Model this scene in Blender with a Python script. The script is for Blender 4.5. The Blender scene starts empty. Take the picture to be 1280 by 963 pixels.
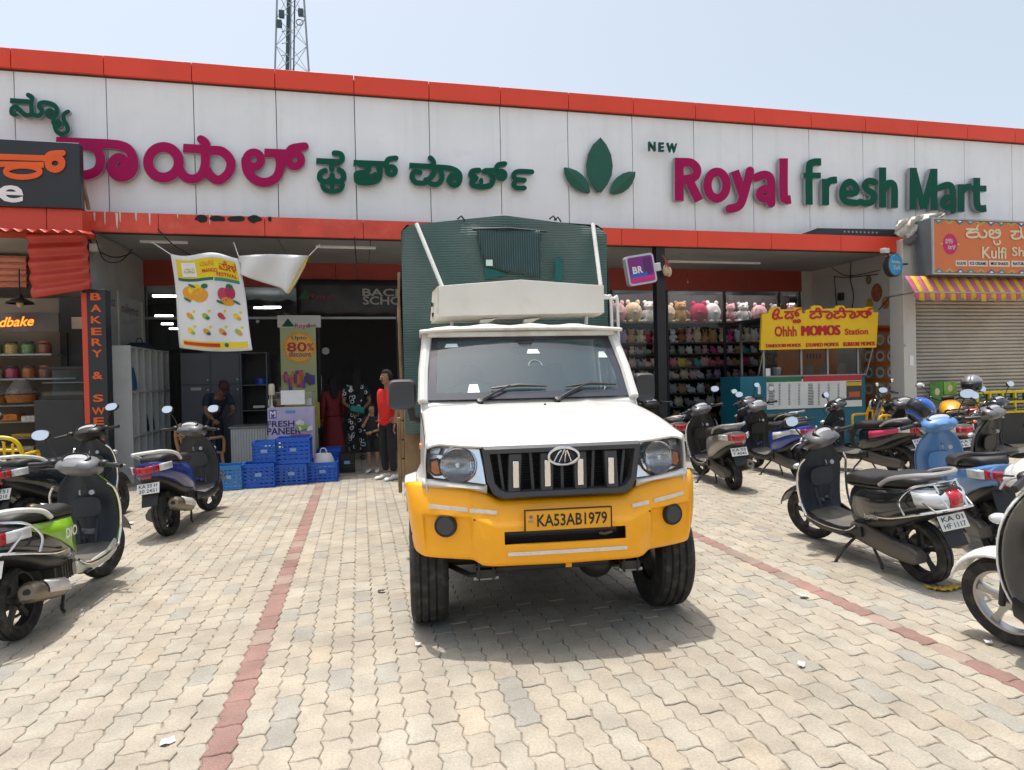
import bpy, bmesh, math, random
from mathutils import Vector as V, Matrix as MX
from math import radians as RAD, sin, cos, pi
random.seed(7)
SC = bpy.context.scene; COL = SC.collection
# ---------------------------------------------------------------- camera
CAMH = 1.5; FPX = 824.05; YAW, PIT, ROL = 0.227018, 0.0122076, -0.0214318
_r = V((cos(YAW), -sin(YAW), 0)); _f = V((sin(YAW), cos(YAW), 0)); _z = V((0, 0, 1))
FW = _f*cos(PIT) - _z*sin(PIT); _u = _z*cos(PIT) + _f*sin(PIT)
RT = _r*cos(ROL) + _u*sin(ROL); UP = _u*cos(ROL) - _r*sin(ROL)
cd = bpy.data.cameras.new('camera'); cam = bpy.data.objects.new('camera', cd); COL.objects.link(cam)
cd.sensor_width = 36; cd.lens = 36*FPX/1280; cd.clip_start = .05; cd.clip_end = 3000
m = MX.Identity(4)
for i in range(3): m[i][0], m[i][1], m[i][2] = RT[i], UP[i], -FW[i]
m[2][3] = CAMH; cam.matrix_world = m; SC.camera = cam
# ---------------------------------------------------------------- sky, sun, exposure
SKX, SKY_ = .09, .115                     # horizontal drift of a shadow per metre of height (right, toward viewer)
el = math.atan(1/math.hypot(SKX, SKY_)); sd = V((SKX, -SKY_, -1)).normalized()
W = bpy.data.worlds.new('World'); SC.world = W; W.use_nodes = True
nt = W.node_tree; bg = nt.nodes['Background']; st = nt.nodes.new('ShaderNodeTexSky'); st.sky_type = 'NISHITA'
st.sun_disc = False; st.sun_elevation = el; st.sun_rotation = math.atan2(-SKX, SKY_)
st.air_density = 1.0; st.dust_density = 9.0; st.ozone_density = 1.2; st.altitude = 900
hs = nt.nodes.new('ShaderNodeHueSaturation'); hs.inputs['Saturation'].default_value = .56; hs.inputs['Hue'].default_value = .482; nt.links.new(st.outputs[0], hs.inputs['Color']); nt.links.new(hs.outputs[0], bg.inputs[0]); bg.inputs[1].default_value = .122
sl = bpy.data.lights.new('sun', 'SUN'); sl.energy = 2.0; sl.angle = RAD(.9); sl.color = (1, .95, .87)
so = bpy.data.objects.new('sun', sl); COL.objects.link(so); so.rotation_euler = sd.to_track_quat('-Z', 'Y').to_euler(); so.location = (0, 0, 30)
SC.view_settings.view_transform = 'Standard'; SC.view_settings.look = 'None'; SC.view_settings.exposure = .95; SC.view_settings.gamma = 1
SC.cycles.use_denoising = True; SC.cycles.max_bounces = 8; SC.cycles.transparent_max_bounces = 16
# ---------------------------------------------------------------- pixel helpers (a pixel of the photograph gives a direction)
def ray(x, y): return RT*((x-640)/FPX) - UP*((y-481.5)/FPX) + FW
O0 = V((0, 0, CAMH))
def G(x, y, z=0.): d = ray(x, y); return O0 + d*((z-CAMH)/d.z)
def A(x, y, Y): d = ray(x, y); return O0 + d*(Y/d.y)
def AX(x, y, X): d = ray(x, y); return O0 + d*(X/d.x)
# ---------------------------------------------------------------- materials
def mat(name, col, rough=.5, metal=0., var=.06, vs=4., bump=0., bs=60., coat=0., spec=.5, dirt=0., dcol=(.25, .2, .14), em=0., world=False, tint=None, speck=0., streak=0.):
    M = bpy.data.materials.new(name); M.use_nodes = True; n = M.node_tree.nodes; L = M.node_tree.links; b = n['Principled BSDF']
    tc = n.new('ShaderNodeTexCoord'); src = tc.outputs['Object']
    if world:
        g = n.new('ShaderNodeNewGeometry'); src = g.outputs['Position']
    c = (*col, 1) if len(col) == 3 else col
    cs = None
    def mix(a, bb, fac, typ='MIX'):
        x = n.new('ShaderNodeMix'); x.data_type = 'RGBA'; x.blend_type = typ
        for sock, val in ((x.inputs[0], fac), (x.inputs[6], a), (x.inputs[7], bb)):
            if hasattr(val, 'is_linked') or isinstance(val, bpy.types.NodeSocket): L.new(val, sock)
            else: sock.default_value = val
        return x.outputs[2]
    def noise(sc, det=4):
        q = n.new('ShaderNodeTexNoise'); q.inputs['Scale'].default_value = sc; q.inputs['Detail'].default_value = det; L.new(src, q.inputs['Vector']); return q.outputs[0]
    def ramp(s, a, bb):
        q = n.new('ShaderNodeMapRange'); q.inputs[1].default_value = a; q.inputs[2].default_value = bb; L.new(s, q.inputs[0]); return q.outputs[0]
    cs = c
    if tint == 'obj': q = n.new('ShaderNodeObjectInfo'); cs = q.outputs['Color']
    elif tint: q = n.new('ShaderNodeAttribute'); q.attribute_name = tint; cs = q.outputs['Color']
    if var > 0:
        nz = ramp(noise(vs), .3, .7)
        lo = tuple(max(0, 1-var) for i in range(3))+(1,); hi = tuple(1+var for i in range(3))+(1,)
        k = mix(lo, hi, nz); cs = mix(cs, k, 1., 'MULTIPLY')
        rr = n.new('ShaderNodeMapRange'); rr.inputs[3].default_value = max(0, rough-.08); rr.inputs[4].default_value = min(1, rough+.1); L.new(noise(vs*2.3), rr.inputs[0]); L.new(rr.outputs[0], b.inputs['Roughness'])
    else: b.inputs['Roughness'].default_value = rough
    if streak:
        mp = n.new('ShaderNodeMapping'); mp.inputs['Scale'].default_value = (7, 7, .28); L.new(src, mp.inputs['Vector']); q = n.new('ShaderNodeTexNoise'); q.inputs['Scale'].default_value = 1.; q.inputs['Detail'].default_value = 7; L.new(mp.outputs[0], q.inputs['Vector'])
        cs = mix(cs, (.8, .79, .76, 1), mul(n, L, ramp(q.outputs[0], .5, .72), streak), 'MULTIPLY')
    if speck:
        k2 = mix((1-speck,)*3+(1,), (1+speck*.6,)*3+(1,), ramp(noise(95, 6), .35, .65)); cs = mix(cs, k2, 1., 'MULTIPLY')
        k3 = mix((.90, .88, .84, 1), (1.06, 1.04, 1.0, 1), ramp(noise(.55, 5), .35, .65)); cs = mix(cs, k3, 1., 'MULTIPLY'); k4 = mix((1, 1, 1, 1), (.80, .78, .75, 1), ramp(noise(1.7, 8), .60, .74)); cs = mix(cs, k4, 1., 'MULTIPLY')
    if dirt > 0:
        dz = ramp(noise(vs*1.7+2, 7), .62-.25*dirt, .8)
        cs = mix(cs, (*dcol, 1), mul(n, L, dz, dirt))
    if isinstance(cs, bpy.types.NodeSocket): L.new(cs, b.inputs['Base Color'])
    else: b.inputs['Base Color'].default_value = cs
    b.inputs['Metallic'].default_value = metal; b.inputs['Specular IOR Level'].default_value = spec
    if coat: b.inputs['Coat Weight'].default_value = coat; b.inputs['Coat Roughness'].default_value = .08
    if bump:
        bp = n.new('ShaderNodeBump'); bp.inputs['Strength'].default_value = bump; bp.inputs['Distance'].default_value = .01; L.new(noise(bs, 5), bp.inputs['Height']); L.new(bp.outputs[0], b.inputs['Normal'])
    if em: b.inputs['Emission Color'].default_value = c; b.inputs['Emission Strength'].default_value = em
    return M
def mul(n, L, s, k):
    q = n.new('ShaderNodeMath'); q.operation = 'MULTIPLY'; q.inputs[1].default_value = k; L.new(s, q.inputs[0]); return q.outputs[0]
def glass(name, tint, refl=1.45, rough=.02, op=.0, opcol=(.1, .12, .14)):
    M = bpy.data.materials.new(name); M.use_nodes = True; n = M.node_tree.nodes; L = M.node_tree.links; n.clear()
    o = n.new('ShaderNodeOutputMaterial'); t = n.new('ShaderNodeBsdfTransparent'); t.inputs[0].default_value = (*tint, 1)
    g = n.new('ShaderNodeBsdfGlossy'); g.inputs['Roughness'].default_value = rough; f = n.new('ShaderNodeFresnel'); f.inputs[0].default_value = refl
    mx = n.new('ShaderNodeMixShader'); L.new(f.outputs[0], mx.inputs[0]); L.new(g.outputs[0], mx.inputs[2])
    if op:
        d = n.new('ShaderNodeBsdfDiffuse'); d.inputs[0].default_value = (*opcol, 1); m2 = n.new('ShaderNodeMixShader'); m2.inputs[0].default_value = op
        L.new(t.outputs[0], m2.inputs[1]); L.new(d.outputs[0], m2.inputs[2]); L.new(m2.outputs[0], mx.inputs[1])
    else: L.new(t.outputs[0], mx.inputs[1])
    L.new(mx.outputs[0], o.inputs[0]); return M
_mc = {}
def C(r, g, b, rough=.5, metal=0., **k):            # cached plain colour
    key = (r, g, b, rough, metal, tuple(sorted(k.items())))
    if key not in _mc: _mc[key] = mat('paint_%d' % len(_mc), (r, g, b), rough, metal, **k)
    return _mc[key]
# ---------------------------------------------------------------- mesh builder
def crom(p, n=6, closed=False):
    p = [V(q) if len(q) == 3 else V((q[0], q[1], 0)) for q in p]; N = len(p); out = []
    R = range(N) if closed else range(N-1)
    for i in R:
        g = (lambda j: p[j % N]) if closed else (lambda j: p[min(max(j, 0), N-1)])
        a, b, c, d = g(i-1), g(i), g(i+1), g(i+2)
        for k in range(n):
            t = k/n; out.append(.5*((2*b)+(c-a)*t+(2*a-5*b+4*c-d)*t*t+(3*b-a-3*c+d)*t**3))
    if not closed: out.append(p[-1])
    return out
_tc = {}
def text_raw(s, bold=0.):
    if (s, bold) in _tc: return _tc[(s, bold)]
    c = bpy.data.curves.new('txt', 'FONT'); c.body = s; c.size = 1; c.offset = bold; c.resolution_u = 3; c.fill_mode = 'FRONT'
    o = bpy.data.objects.new('txt', c); COL.objects.link(o); dg = bpy.context.evaluated_depsgraph_get(); me = bpy.data.meshes.new_from_object(o.evaluated_get(dg))
    vs = [v.co.copy() for v in me.vertices]; fs = [tuple(p.vertices) for p in me.polygons]
    bpy.data.objects.remove(o); bpy.data.curves.remove(c); bpy.data.meshes.remove(me)
    _tc[(s, bold)] = (vs, fs); return vs, fs
class MB:
    def __init__(s): s.v = []; s.f = []; s.m = []; s.mi = 0
    def add(s, vs, fs):
        o = len(s.v); s.v += [V(p) for p in vs]; s.f += [tuple(i+o for i in f) for f in fs]; s.m += [s.mi]*len(fs); return s
    def box(s, c, d, R=None):
        c = V(c); vs = []
        for z in (-.5, .5):
            for x, y in ((-.5, -.5), (.5, -.5), (.5, .5), (-.5, .5)):
                p = V((x*d[0], y*d[1], z*d[2])); vs.append(c+(R @ p if R else p))
        return s.add(vs, [(3, 2, 1, 0), (4, 5, 6, 7), (0, 1, 5, 4), (1, 2, 6, 5), (2, 3, 7, 6), (3, 0, 4, 7)])
    def b2(s, a, b): a = V(a); b = V(b); return s.box((a+b)/2, [abs(q) for q in (b-a)])
    def tube(s, path, r, n=8, cap=True, closed=False):
        P = [V(p) for p in path]; N = len(P); rr = r if isinstance(r, (list, tuple)) else [r]*N
        T = []
        for i in range(N):
            a = P[i-1] if (i or closed) else P[0]; b = P[(i+1) % N] if (i < N-1 or closed) else P[-1]; t = (b-a); T.append(t.normalized() if t.length else V((0, 0, 1)))
        u = T[0].orthogonal().normalized(); vs = []
        for i in range(N):
            u = (u-T[i]*u.dot(T[i])); u = u.normalized() if u.length > 1e-6 else T[i].orthogonal().normalized(); w = T[i].cross(u)
            vs += [P[i]+(u*cos(2*pi*k/n)+w*sin(2*pi*k/n))*rr[i] for k in range(n)]
        fs = []
        for i in range(N if closed else N-1):
            for k in range(n): j = (i+1) % N; fs.append((i*n+k, i*n+(k+1) % n, j*n+(k+1) % n, j*n+k))
        if cap and not closed: fs += [tuple(range(n-1, -1, -1)), tuple((N-1)*n+k for k in range(n))]
        return s.add(vs, fs)
    def lathe(s, prof, c=(0, 0, 0), ax=(0, 0, 1), n=24):      # prof: (radius, along axis)
        c = V(c); ax = V(ax).normalized(); u = ax.orthogonal().normalized(); w = ax.cross(u); vs = []; K = len(prof)
        for i in range(n):
            d = u*cos(2*pi*i/n)+w*sin(2*pi*i/n)
            vs += [c+d*r+ax*h for r, h in prof]
        fs = [(i*K+k, ((i+1) % n)*K+k, ((i+1) % n)*K+k+1, i*K+k+1) for i in range(n) for k in range(K-1)]
        return s.add(vs, fs)
    def ell(s, c, r, R=None, nu=14, nv=8):
        c = V(c); vs = []; fs = []
        for j in range(nv+1):
            t = -pi/2+pi*j/nv
            for i in range(nu):
                p = V((r[0]*cos(t)*cos(2*pi*i/nu), r[1]*cos(t)*sin(2*pi*i/nu), r[2]*sin(t))); vs.append(c+(R @ p if R else p))
        for j in range(nv):
            for i in range(nu): fs.append((j*nu+i, j*nu+(i+1) % nu, (j+1)*nu+(i+1) % nu, (j+1)*nu+i))
        return s.add(vs, fs)
    def loft(s, secs, cap=True):
        n = len(secs[0]); vs = [p for q in secs for p in q]; fs = []
        for i in range(len(secs)-1):
            for k in range(n): fs.append((i*n+k, i*n+(k+1) % n, (i+1)*n+(k+1) % n, (i+1)*n+k))
        if cap: fs += [tuple(range(n-1, -1, -1)), tuple((len(secs)-1)*n+k for k in range(n))]
        return s.add(vs, fs)
    def grid(s, rows, skip=None):
        n = len(rows[0]); vs = [p for q in rows for p in q]; fs = []
        for i in range(len(rows)-1):
            for k in range(n-1):
                if skip and skip(i, k): continue
                fs.append((i*n+k, i*n+k+1, (i+1)*n+k+1, (i+1)*n+k))
        return s.add(vs, fs)
    def prism(s, poly, ext):
        n = len(poly); ext = V(ext); vs = [V(p) for p in poly]+[V(p)+ext for p in poly]
        return s.add(vs, [tuple(range(n)), tuple(range(2*n-1, n-1, -1))]+[(i, i+n, (i+1) % n+n, (i+1) % n) for i in range(n)])
    def text(s, t, o, U, Vv, w=None, h=None, bold=0., fn=None):   # centred at o, fitted to w x h
        vs, fs = text_raw(t, bold)
        if not vs: return s
        x0 = min(v.x for v in vs); x1 = max(v.x for v in vs); y0 = min(v.y for v in vs); y1 = max(v.y for v in vs)
        kx = w/(x1-x0) if w else None; ky = h/(y1-y0) if h else kx
        kx = kx or ky; mx, my = (x0+x1)/2, (y0+y1)/2
        if fn: return s.add([fn(o[0]+(v.x-mx)*kx, o[1]+(v.y-my)*ky) for v in vs], fs)
        o = V(o); U = V(U).normalized(); Vv = V(Vv).normalized()
        return s.add([o+U*((v.x-mx)*kx)+Vv*((v.y-my)*ky) for v in vs], fs)
    def stroke(s, pts, w, fn, back, closed=False, smooth=True, n=5, lift=0., flat=False, crown=.006):
        p = crom(pts, n, closed) if smooth and len(pts) > 2 else [V((q[0], q[1], 0)) for q in pts]
        N = len(p); rows = []
        def nrm(i):
            a = p[i-1] if (i or closed) else p[0]; b = p[(i+1) % N] if (i < N-1 or closed) else p[-1]; t = b-a; t = t.normalized() if t.length else V((1, 0, 0)); return V((-t.y, t.x, 0)), t
        sec = []
        for i in range(N):
            nn, t = nrm(i); sec.append((p[i]-nn*w/2, p[i], p[i]+nn*w/2))
        if not closed and not flat:
            for e in (0, 1):
                i = 0 if e == 0 else N-1; nn, t = nrm(i); t = -t if e == 0 else t; ex = []
                for a in (35, 65, 84): ex.append(tuple(p[i]+t*(w/2*sin(RAD(a)))+nn*(q*w/2*cos(RAD(a))) for q in (-1, 0, 1)))
                sec = ex[::-1]+sec if e == 0 else sec+ex
        N = len(sec); back = V(back); nb = back.normalized(); vs = []
        for a, b, c in sec:
            A_, B_, C_ = (fn(q.x, q.y) for q in (a, b, c)); A_, C_ = A_-nb*lift, C_-nb*lift; B_ = B_-nb*(lift+crown)
            vs += [A_, B_, C_, A_+back, C_+back]
        fr = []; sd_ = []
        R_ = range(N) if closed else range(N-1)
        for i in R_:
            j = (i+1) % N; a, b = i*5, j*5
            fr += [(a, a+1, b+1, b), (a+1, a+2, b+2, b+1)]; sd_ += [(a, b, b+3, a+3), (a+2, a+4, b+4, b+2)]
        if not closed: sd_ += [(0, 3, 4, 2, 1), ((N-1)*5, (N-1)*5+1, (N-1)*5+2, (N-1)*5+4, (N-1)*5+3)]
        o = len(s.v); s.v += vs; s.f += [tuple(i+o for i in f) for f in fr+sd_]; s.m += [0]*len(fr)+[1]*len(sd_); return s
    def xf(s, M):
        s.v = [M @ p for p in s.v]; return s
    def build(s, name, mt, parent=None, smooth=35, bevel=0, sub=0, solid=0, seg=2, loc=None, fix=True):
        me = bpy.data.meshes.new(name); me.from_pydata([tuple(p) for p in s.v], [], s.f)
        if not isinstance(mt, (list, tuple)): mt = [mt]
        for q in mt: me.materials.append(q)
        if len(mt) > 1: me.polygons.foreach_set('material_index', s.m)
        if fix:
            bm = bmesh.new(); bm.from_mesh(me); bmesh.ops.delete(bm, geom=[v for v in bm.verts if not v.link_faces], context='VERTS'); bmesh.ops.recalc_face_normals(bm, faces=bm.faces); bm.to_mesh(me); bm.free()
        if smooth: me.shade_smooth(); me.set_sharp_from_angle(angle=RAD(smooth))
        o = bpy.data.objects.new(name, me); COL.objects.link(o); o.parent = parent
        if loc is not None: o.location = loc
        if solid: q = o.modifiers.new('s', 'SOLIDIFY'); q.thickness = solid; q.offset = 0
        if bevel: q = o.modifiers.new('b', 'BEVEL'); q.width = bevel; q.segments = seg; q.limit_method = 'ANGLE'; q.angle_limit = RAD(40)
        if sub: q = o.modifiers.new('u', 'SUBSURF'); q.levels = sub; q.render_levels = sub
        return o
def thing(name, label, cat, loc=(0, 0, 0), rz=0, group=None):
    o = bpy.data.objects.new(name, None); COL.objects.link(o); o.location = loc; o.rotation_euler = (0, 0, rz); o.empty_display_size = .1
    return tag(o, label, cat, group)
def tag(o, label, cat, group=None):
    o['label'] = label; o['category'] = cat
    if group: o['group'] = group
    return o
def struct(o): o['kind'] = 'structure'; return o
def stuff(o): o['kind'] = 'stuff'; return o
def ordn(i): return ('first', 'second', 'third', 'fourth', 'fifth', 'sixth', 'seventh', 'eighth', 'ninth', 'tenth', 'eleventh', 'twelfth', 'thirteenth', 'fourteenth', 'fifteenth', 'sixteenth', 'seventeenth', 'eighteenth', 'nineteenth', 'twentieth', 'twenty-first', 'twenty-second', 'twenty-third', 'twenty-fourth')[i]
X, Y, Z = V((1, 0, 0)), V((0, 1, 0)), V((0, 0, 1))
def rot(ax, deg): return MX.Rotation(RAD(deg), 3, ax)
CHROME = mat('chrome', (.78, .78, .8), .12, 1., var=.04); STEEL = mat('steel', (.42, .42, .43), .4, 1., dirt=.3); BLACK = mat('black_plastic', (.012, .012, .013), .42, var=.15, dirt=.25, dcol=(.07, .06, .05)); DARK = mat('dark_metal', (.03, .03, .032), .5, .3, dirt=.4, dcol=(.12, .1, .08))
RUBBER = mat('rubber', (.018, .018, .019), .75, var=.2, vs=9, bump=.25, bs=120, dirt=.55, dcol=(.14, .12, .09)); WHITEP = mat('white_plastic', (.78, .78, .76), .4, dirt=.15); PAPER = mat('paper', (.82, .82, .82), .8); WOOD = mat('old_wood', (.26, .17, .09), .8, var=.3, vs=6, bump=.4, dirt=.4)
# ================================================================ ground
gm = mat('earth', (.3, .25, .19), .95, var=.15, vs=.5, bump=.4, bs=30, world=True)
g = MB(); g.add([(-400, -200, -.06), (400, -200, -.06), (400, 500, -.06), (-400, 500, -.06)], [(0, 1, 2, 3)])
ground = struct(g.build('ground', gm, smooth=0))
def paver_mat(name, tint):
    M = mat(name, (.4, .36, .3), .88, speck=.14, var=.14, vs=5, bump=.35, bs=90, dirt=.3, dcol=(.34, .29, .22), world=True, tint=tint); return M
PW, PL, GAP = .1165, .228, .0045
def paver_poly():
    e = .0080; xs = PW/2-GAP/2; ys = PL/2-GAP/2; p = []
    right = [(xs-e, -ys), (xs+e, -ys*.42), (xs-e*.9, -ys*.02), (xs+e, ys*.52), (xs-e, ys)]
    left = [(x-2*xs, y) for x, y in right]
    top = [(xs*.5, ys+.006), (0, ys), (-xs*.5, ys-.006)]
    bot = [(-xs*.5, -ys-.006), (0, -ys), (xs*.5, -ys+.006)]
    return right+top+left[::-1]+bot
PP = paver_poly()
def paver_mesh_into(vs, fs, ox, oy, dz=0, tilt=(0, 0)):
    n = len(PP); o = len(vs); k = .955
    for s_, z in ((1, -.05), (1, -.0035), (k, 0)):
        for x, y in PP: vs.append((ox+x*(s_ if s_ == 1 else (abs(x)-.0035)/max(abs(x), .004)), oy+y*(s_ if s_ == 1 else (abs(y)-.0035)/max(abs(y), .004)), z+dz+x*tilt[0]+y*tilt[1]))
    fs.append(tuple(o+2*n+i for i in range(n)))
    for l in range(2):
        for i in range(n): j = (i+1) % n; fs.append((o+l*n+i, o+l*n+j, o+(l+1)*n+j, o+(l+1)*n+i))
XR1, XR2 = G(328, 795).x, G(1080, 764).x
XR1 = (G(265, 963).x+G(392, 628).x)/2; XR2 = (G(1280, 858).x+G(867, 668).x)/2
PWX = (XR2-XR1)/round((XR2-XR1)/PW); K2 = round((XR2-XR1)/PWX)
rng = random.Random(3); cells = []
def tintcol(k, rng):
    if k in (0, K2):
        b = rng.uniform(.85, 1.12); return (.26*b, .158*b, .138*b, 1) if rng.random() < .62 else (.29*b, .225*b, .19*b, 1)
    b = rng.uniform(.94, 1.05); t = rng.random()
    c = (.358, .324, .27) if t < .58 else (.35, .328, .278) if t < .89 else (.305, .297, .268) if t < .96 else (.36, .315, .252)
    return (c[0]*b, c[1]*b, c[2]*b, 1)
for k in range(-80, 108):
    x = XR1+k*PWX; off = (k % 2)*PL*.5+rng.uniform(-.012, .012)
    for j in range(-8, 47):
        y = j*PL+off
        if y < 10.95: cells.append((k, x, y, rng.uniform(-.0022, .0022), (rng.uniform(-.014, .014), rng.uniform(-.009, .009)), tintcol(k, rng)))
def inview(x, y):
    d = V((x, y, -CAMH)); w = d.dot(FW)
    if w < .5: return None
    px, py = 640+FPX*d.dot(RT)/w, 481.5-FPX*d.dot(UP)/w
    return w if -10 < px < 1290 and py < 975 else None
near = sorted([(inview(c[1], c[2]), i) for i, c in enumerate(cells) if inview(c[1], c[2])])[:300]
ns = {i for _, i in near}
vs, fs = [], []; paver_mesh_into(vs, fs, 0, 0); pm = bpy.data.meshes.new('paver'); pm.from_pydata(vs, [], fs); PMO = paver_mat('paver_concrete', 'obj'); pm.materials.append(PMO)
for i in ns:
    k, x, y, dz, tl, c = cells[i]; o = bpy.data.objects.new('paver', pm); COL.objects.link(o); o.parent = ground; o.location = (x, y, dz); o.rotation_euler = (tl[1], -tl[0], rng.uniform(-.012, .012)); o.color = c
vs, fs, cc = [], [], []; n0 = len(PP)
for i, (k, x, y, dz, tl, c) in enumerate(cells):
    if i in ns: continue
    paver_mesh_into(vs, fs, x, y, dz, tl); cc += [c]*(3*n0)
me = bpy.data.meshes.new('pavers'); me.from_pydata(vs, [], fs); ca = me.color_attributes.new('tint', 'FLOAT_COLOR', 'POINT'); ca.data.foreach_set('color', [q for c in cc for q in c]); me.materials.append(paver_mat('paver_concrete_far', 'tint'))
o = bpy.data.objects.new('paver_field', me); COL.objects.link(o); o.parent = ground; stuff(o)
g = MB(); g.b2((-10, -2, -.055), (13.2, 10.97, -.0075)); struct(g.build('joint_sand', mat('joint_sand', (.235, .20, .155), .95, var=.2, vs=6, bump=.3, world=True), smooth=0, parent=ground))
# ================================================================ supermarket building
YC, YP, YS = 10.8, 11.1, 13.5      # canopy edge, parapet, shop front
bld = thing('supermarket_building', 'single storey shop building with white panel parapet and red fascia bands', 'building', (0, 0, 0))
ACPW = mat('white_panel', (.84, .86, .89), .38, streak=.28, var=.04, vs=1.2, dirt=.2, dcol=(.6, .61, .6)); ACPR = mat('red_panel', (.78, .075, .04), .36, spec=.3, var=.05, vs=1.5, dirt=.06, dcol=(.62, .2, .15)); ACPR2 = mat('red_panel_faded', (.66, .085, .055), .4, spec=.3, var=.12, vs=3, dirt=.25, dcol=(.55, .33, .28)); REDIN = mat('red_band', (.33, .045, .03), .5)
CONC = mat('plaster', (.42, .41, .38), .85, var=.12, vs=1.5, bump=.2, dirt=.3, dcol=(.24, .23, .2)); SOFF = mat('soffit_panel', (.36, .365, .355), .6, var=.08, vs=1.5, dirt=.2, dcol=(.3, .29, .27)); SEAM = mat('seam', (.05, .05, .05), .9)
zt, zr, zl = A(640, 110, YP-.08).z, A(640, 131, YP-.08).z, 3.95
XK = [A(132, 94, YP).x+1.2148*k*1.0 for k in range(-6, 19)]
for a, b in zip(XK, XK[1:]):
    MB().b2((a+.006, YP, zl), (b-.006, YP+.05, zr+.02)).build('parapet_panel', ACPW, bld, bevel=.004)
    MB().b2((a+.005, YP-.08, zr), (b-.005, YP+.3, zt)).build('roof_fascia_panel', ACPR, bld, bevel=.006)
    MB().b2((a+.005, YP-.02, zr-.02), (b-.005, YP-.001, zr-.002)).build('fascia_drip', SEAM, bld)
MB().b2((XK[0], YP+.052, zl-.1), (XK[-1], YP+.3, zt-.02)).build('parapet_backing', SEAM, bld)
MB().b2((XK[0], YP+.3, 4.2), (XK[-1], 24, 4.35)).build('roof_slab', CONC, bld)
# canopy fascia: seams where the photo shows them
zct, zcb = A(640, 281, YC).z, A(640, 303, YC).z
xl, xr = A(104, 275, YC).x, A(1137, 300, YC).x
sx = [xl]+[A(p, 285, YC).x for p in (198, 331, 454, 560, 668, 777, 872, 964, 1051)]+[xr]
for i, (a, b) in enumerate(zip(sx, sx[1:])):
    MB().b2((a+.004, YC, zcb), (b-.004, YC+.06, zct)).build('canopy_fascia_panel', ACPR2 if i < 4 else ACPR, bld, bevel=.005)
MB().b2((xl, YC+.061, zcb+.03), (xr, YP+.02, zct-.02)).build('canopy_core', SEAM, bld)
# torn black patch on the canopy edge
torn = mat('torn_tar', (.012, .012, .013), .8)
for i, (px, w) in enumerate(((252, 14), (272, 18), (296, 20), (318, 16), (337, 4))):
    q = A(px, 274, YC-.006); pts = [V((q.x+rng.uniform(.8, 1.1)*w*.0068*cos(a), q.y, q.z+.055*sin(a)*rng.uniform(.6, 1.25))) for a in [k*2*pi/11 for k in range(11)]]
    MB().prism(pts, (0, .003, 0)).build('torn_patch', torn, bld, smooth=0)
strk = mat('bird_streak', (.62, .6, .58), .8)
for px, w, h in ((118, .03, .13), (131, .02, .2), (146, .035, .24), (150, .02, .16), (170, .03, .13), (187, .025, .2), (255, .03, .15), (262, .02, .2), (222, .02, .1), (304, .02, .12)):
    q = A(px, 268+w*100, YC-.004); MB().prism([q+V((-w/2, 0, .06)), q+V((w/2, 0, .06)), q+V((w*.2, 0, .06-h)), q+V((-w*.25, 0, .06-h*.8))], (0, .002, 0)).build('streak', strk, bld, smooth=0)
# soffit
xs0, xs1 = xl-.3, xr
ns_ = 10
for i in range(ns_):
    a = xs0+(xs1-xs0)*i/ns_; b = xs0+(xs1-xs0)*(i+1)/ns_
    for (ya, yb) in ((YC+.1, 12.2), (12.2, YS)):
        MB().b2((a+.006, ya+.006, zcb+.05), (b-.006, yb-.006, zcb+.08)).build('soffit_panel', SOFF, bld, smooth=0)
MB().b2((xs0, YC+.062, zcb+.081), (xs1, YS, zcb+.1)).build('soffit_backing', SEAM, bld)
tubem = mat('tube_lamp', (.85, .87, .9), .4)
for a, b, Yq in (((175, 305), (235, 308), 11.6), ((395, 318), (470, 323), 11.7), ((835, 323), (950, 328), 12.4)):
    p, q = A(*a, Yq), A(*b, Yq); z = zcb+.02
    MB().tube([(p.x, Yq, z), (q.x, Yq, z)], .018).box(((p.x+q.x)/2, Yq, z+.02), (abs(q.x-p.x), .03, .012)).build('tube_light', tubem, bld)
# shop front
zb = A(640, 362, YS).z; zbt = zcb+.05
xL, xR = A(181, 400, YS).x, A(1001, 400, YS).x
sbx = [xL]+[A(p, 345, YS).x for p in (300, 420, 550, 700, 858, 930)]+[xR]
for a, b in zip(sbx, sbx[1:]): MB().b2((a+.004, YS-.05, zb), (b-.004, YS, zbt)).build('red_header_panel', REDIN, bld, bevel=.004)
SHOPG = glass('shop_glass', (.96, .975, .975)); ALU = mat('aluminium', (.32, .32, .33), .4, .8); DALU = mat('dark_frame', (.03, .03, .032), .5)
xd0, xd1 = A(400, 480, YS).x, A(497, 480, YS).x; xq = A(766, 450, YS).x
zdoor = A(450, 398, YS).z
def pane(x0, x1, z0, z1, nm='glass_pane'):
    MB().b2((x0, YS+.01, z0), (x1, YS+.018, z1)).build(nm, SHOPG, bld, smooth=0)
for x in [xL+.02, A(228, 500, YS).x, A(300, 500, YS).x, xd0, xd1+.02, A(620, 450, YS).x, A(766, 450, YS).x, A(835, 450, YS).x, A(907, 450, YS).x, A(975, 450, YS).x, xR-.03]:
    MB().b2((x-.02, YS-.02, .0), (x+.02, YS+.06, zb)).build('mullion', DALU, bld, bevel=.003)
MB().b2((xL, YS-.025, zdoor-.02), (xd1, YS+.05, zdoor+.03)).build('transom', ALU, bld, bevel=.003)
for a, b in ((xL+.04, A(228, 500, YS).x-.02), (A(228, 500, YS).x+.02, A(300, 500, YS).x-.02), (A(300, 500, YS).x+.02, xd0-.02)):
    pane(a, b, .05, zdoor-.02); pane(a, b, zdoor+.03, zb)
gx = [xd1+.04, A(620, 450, YS).x, A(766, 450, YS).x, A(835, 450, YS).x, A(907, 450, YS).x, A(975, 450, YS).x, xR-.03]
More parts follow.
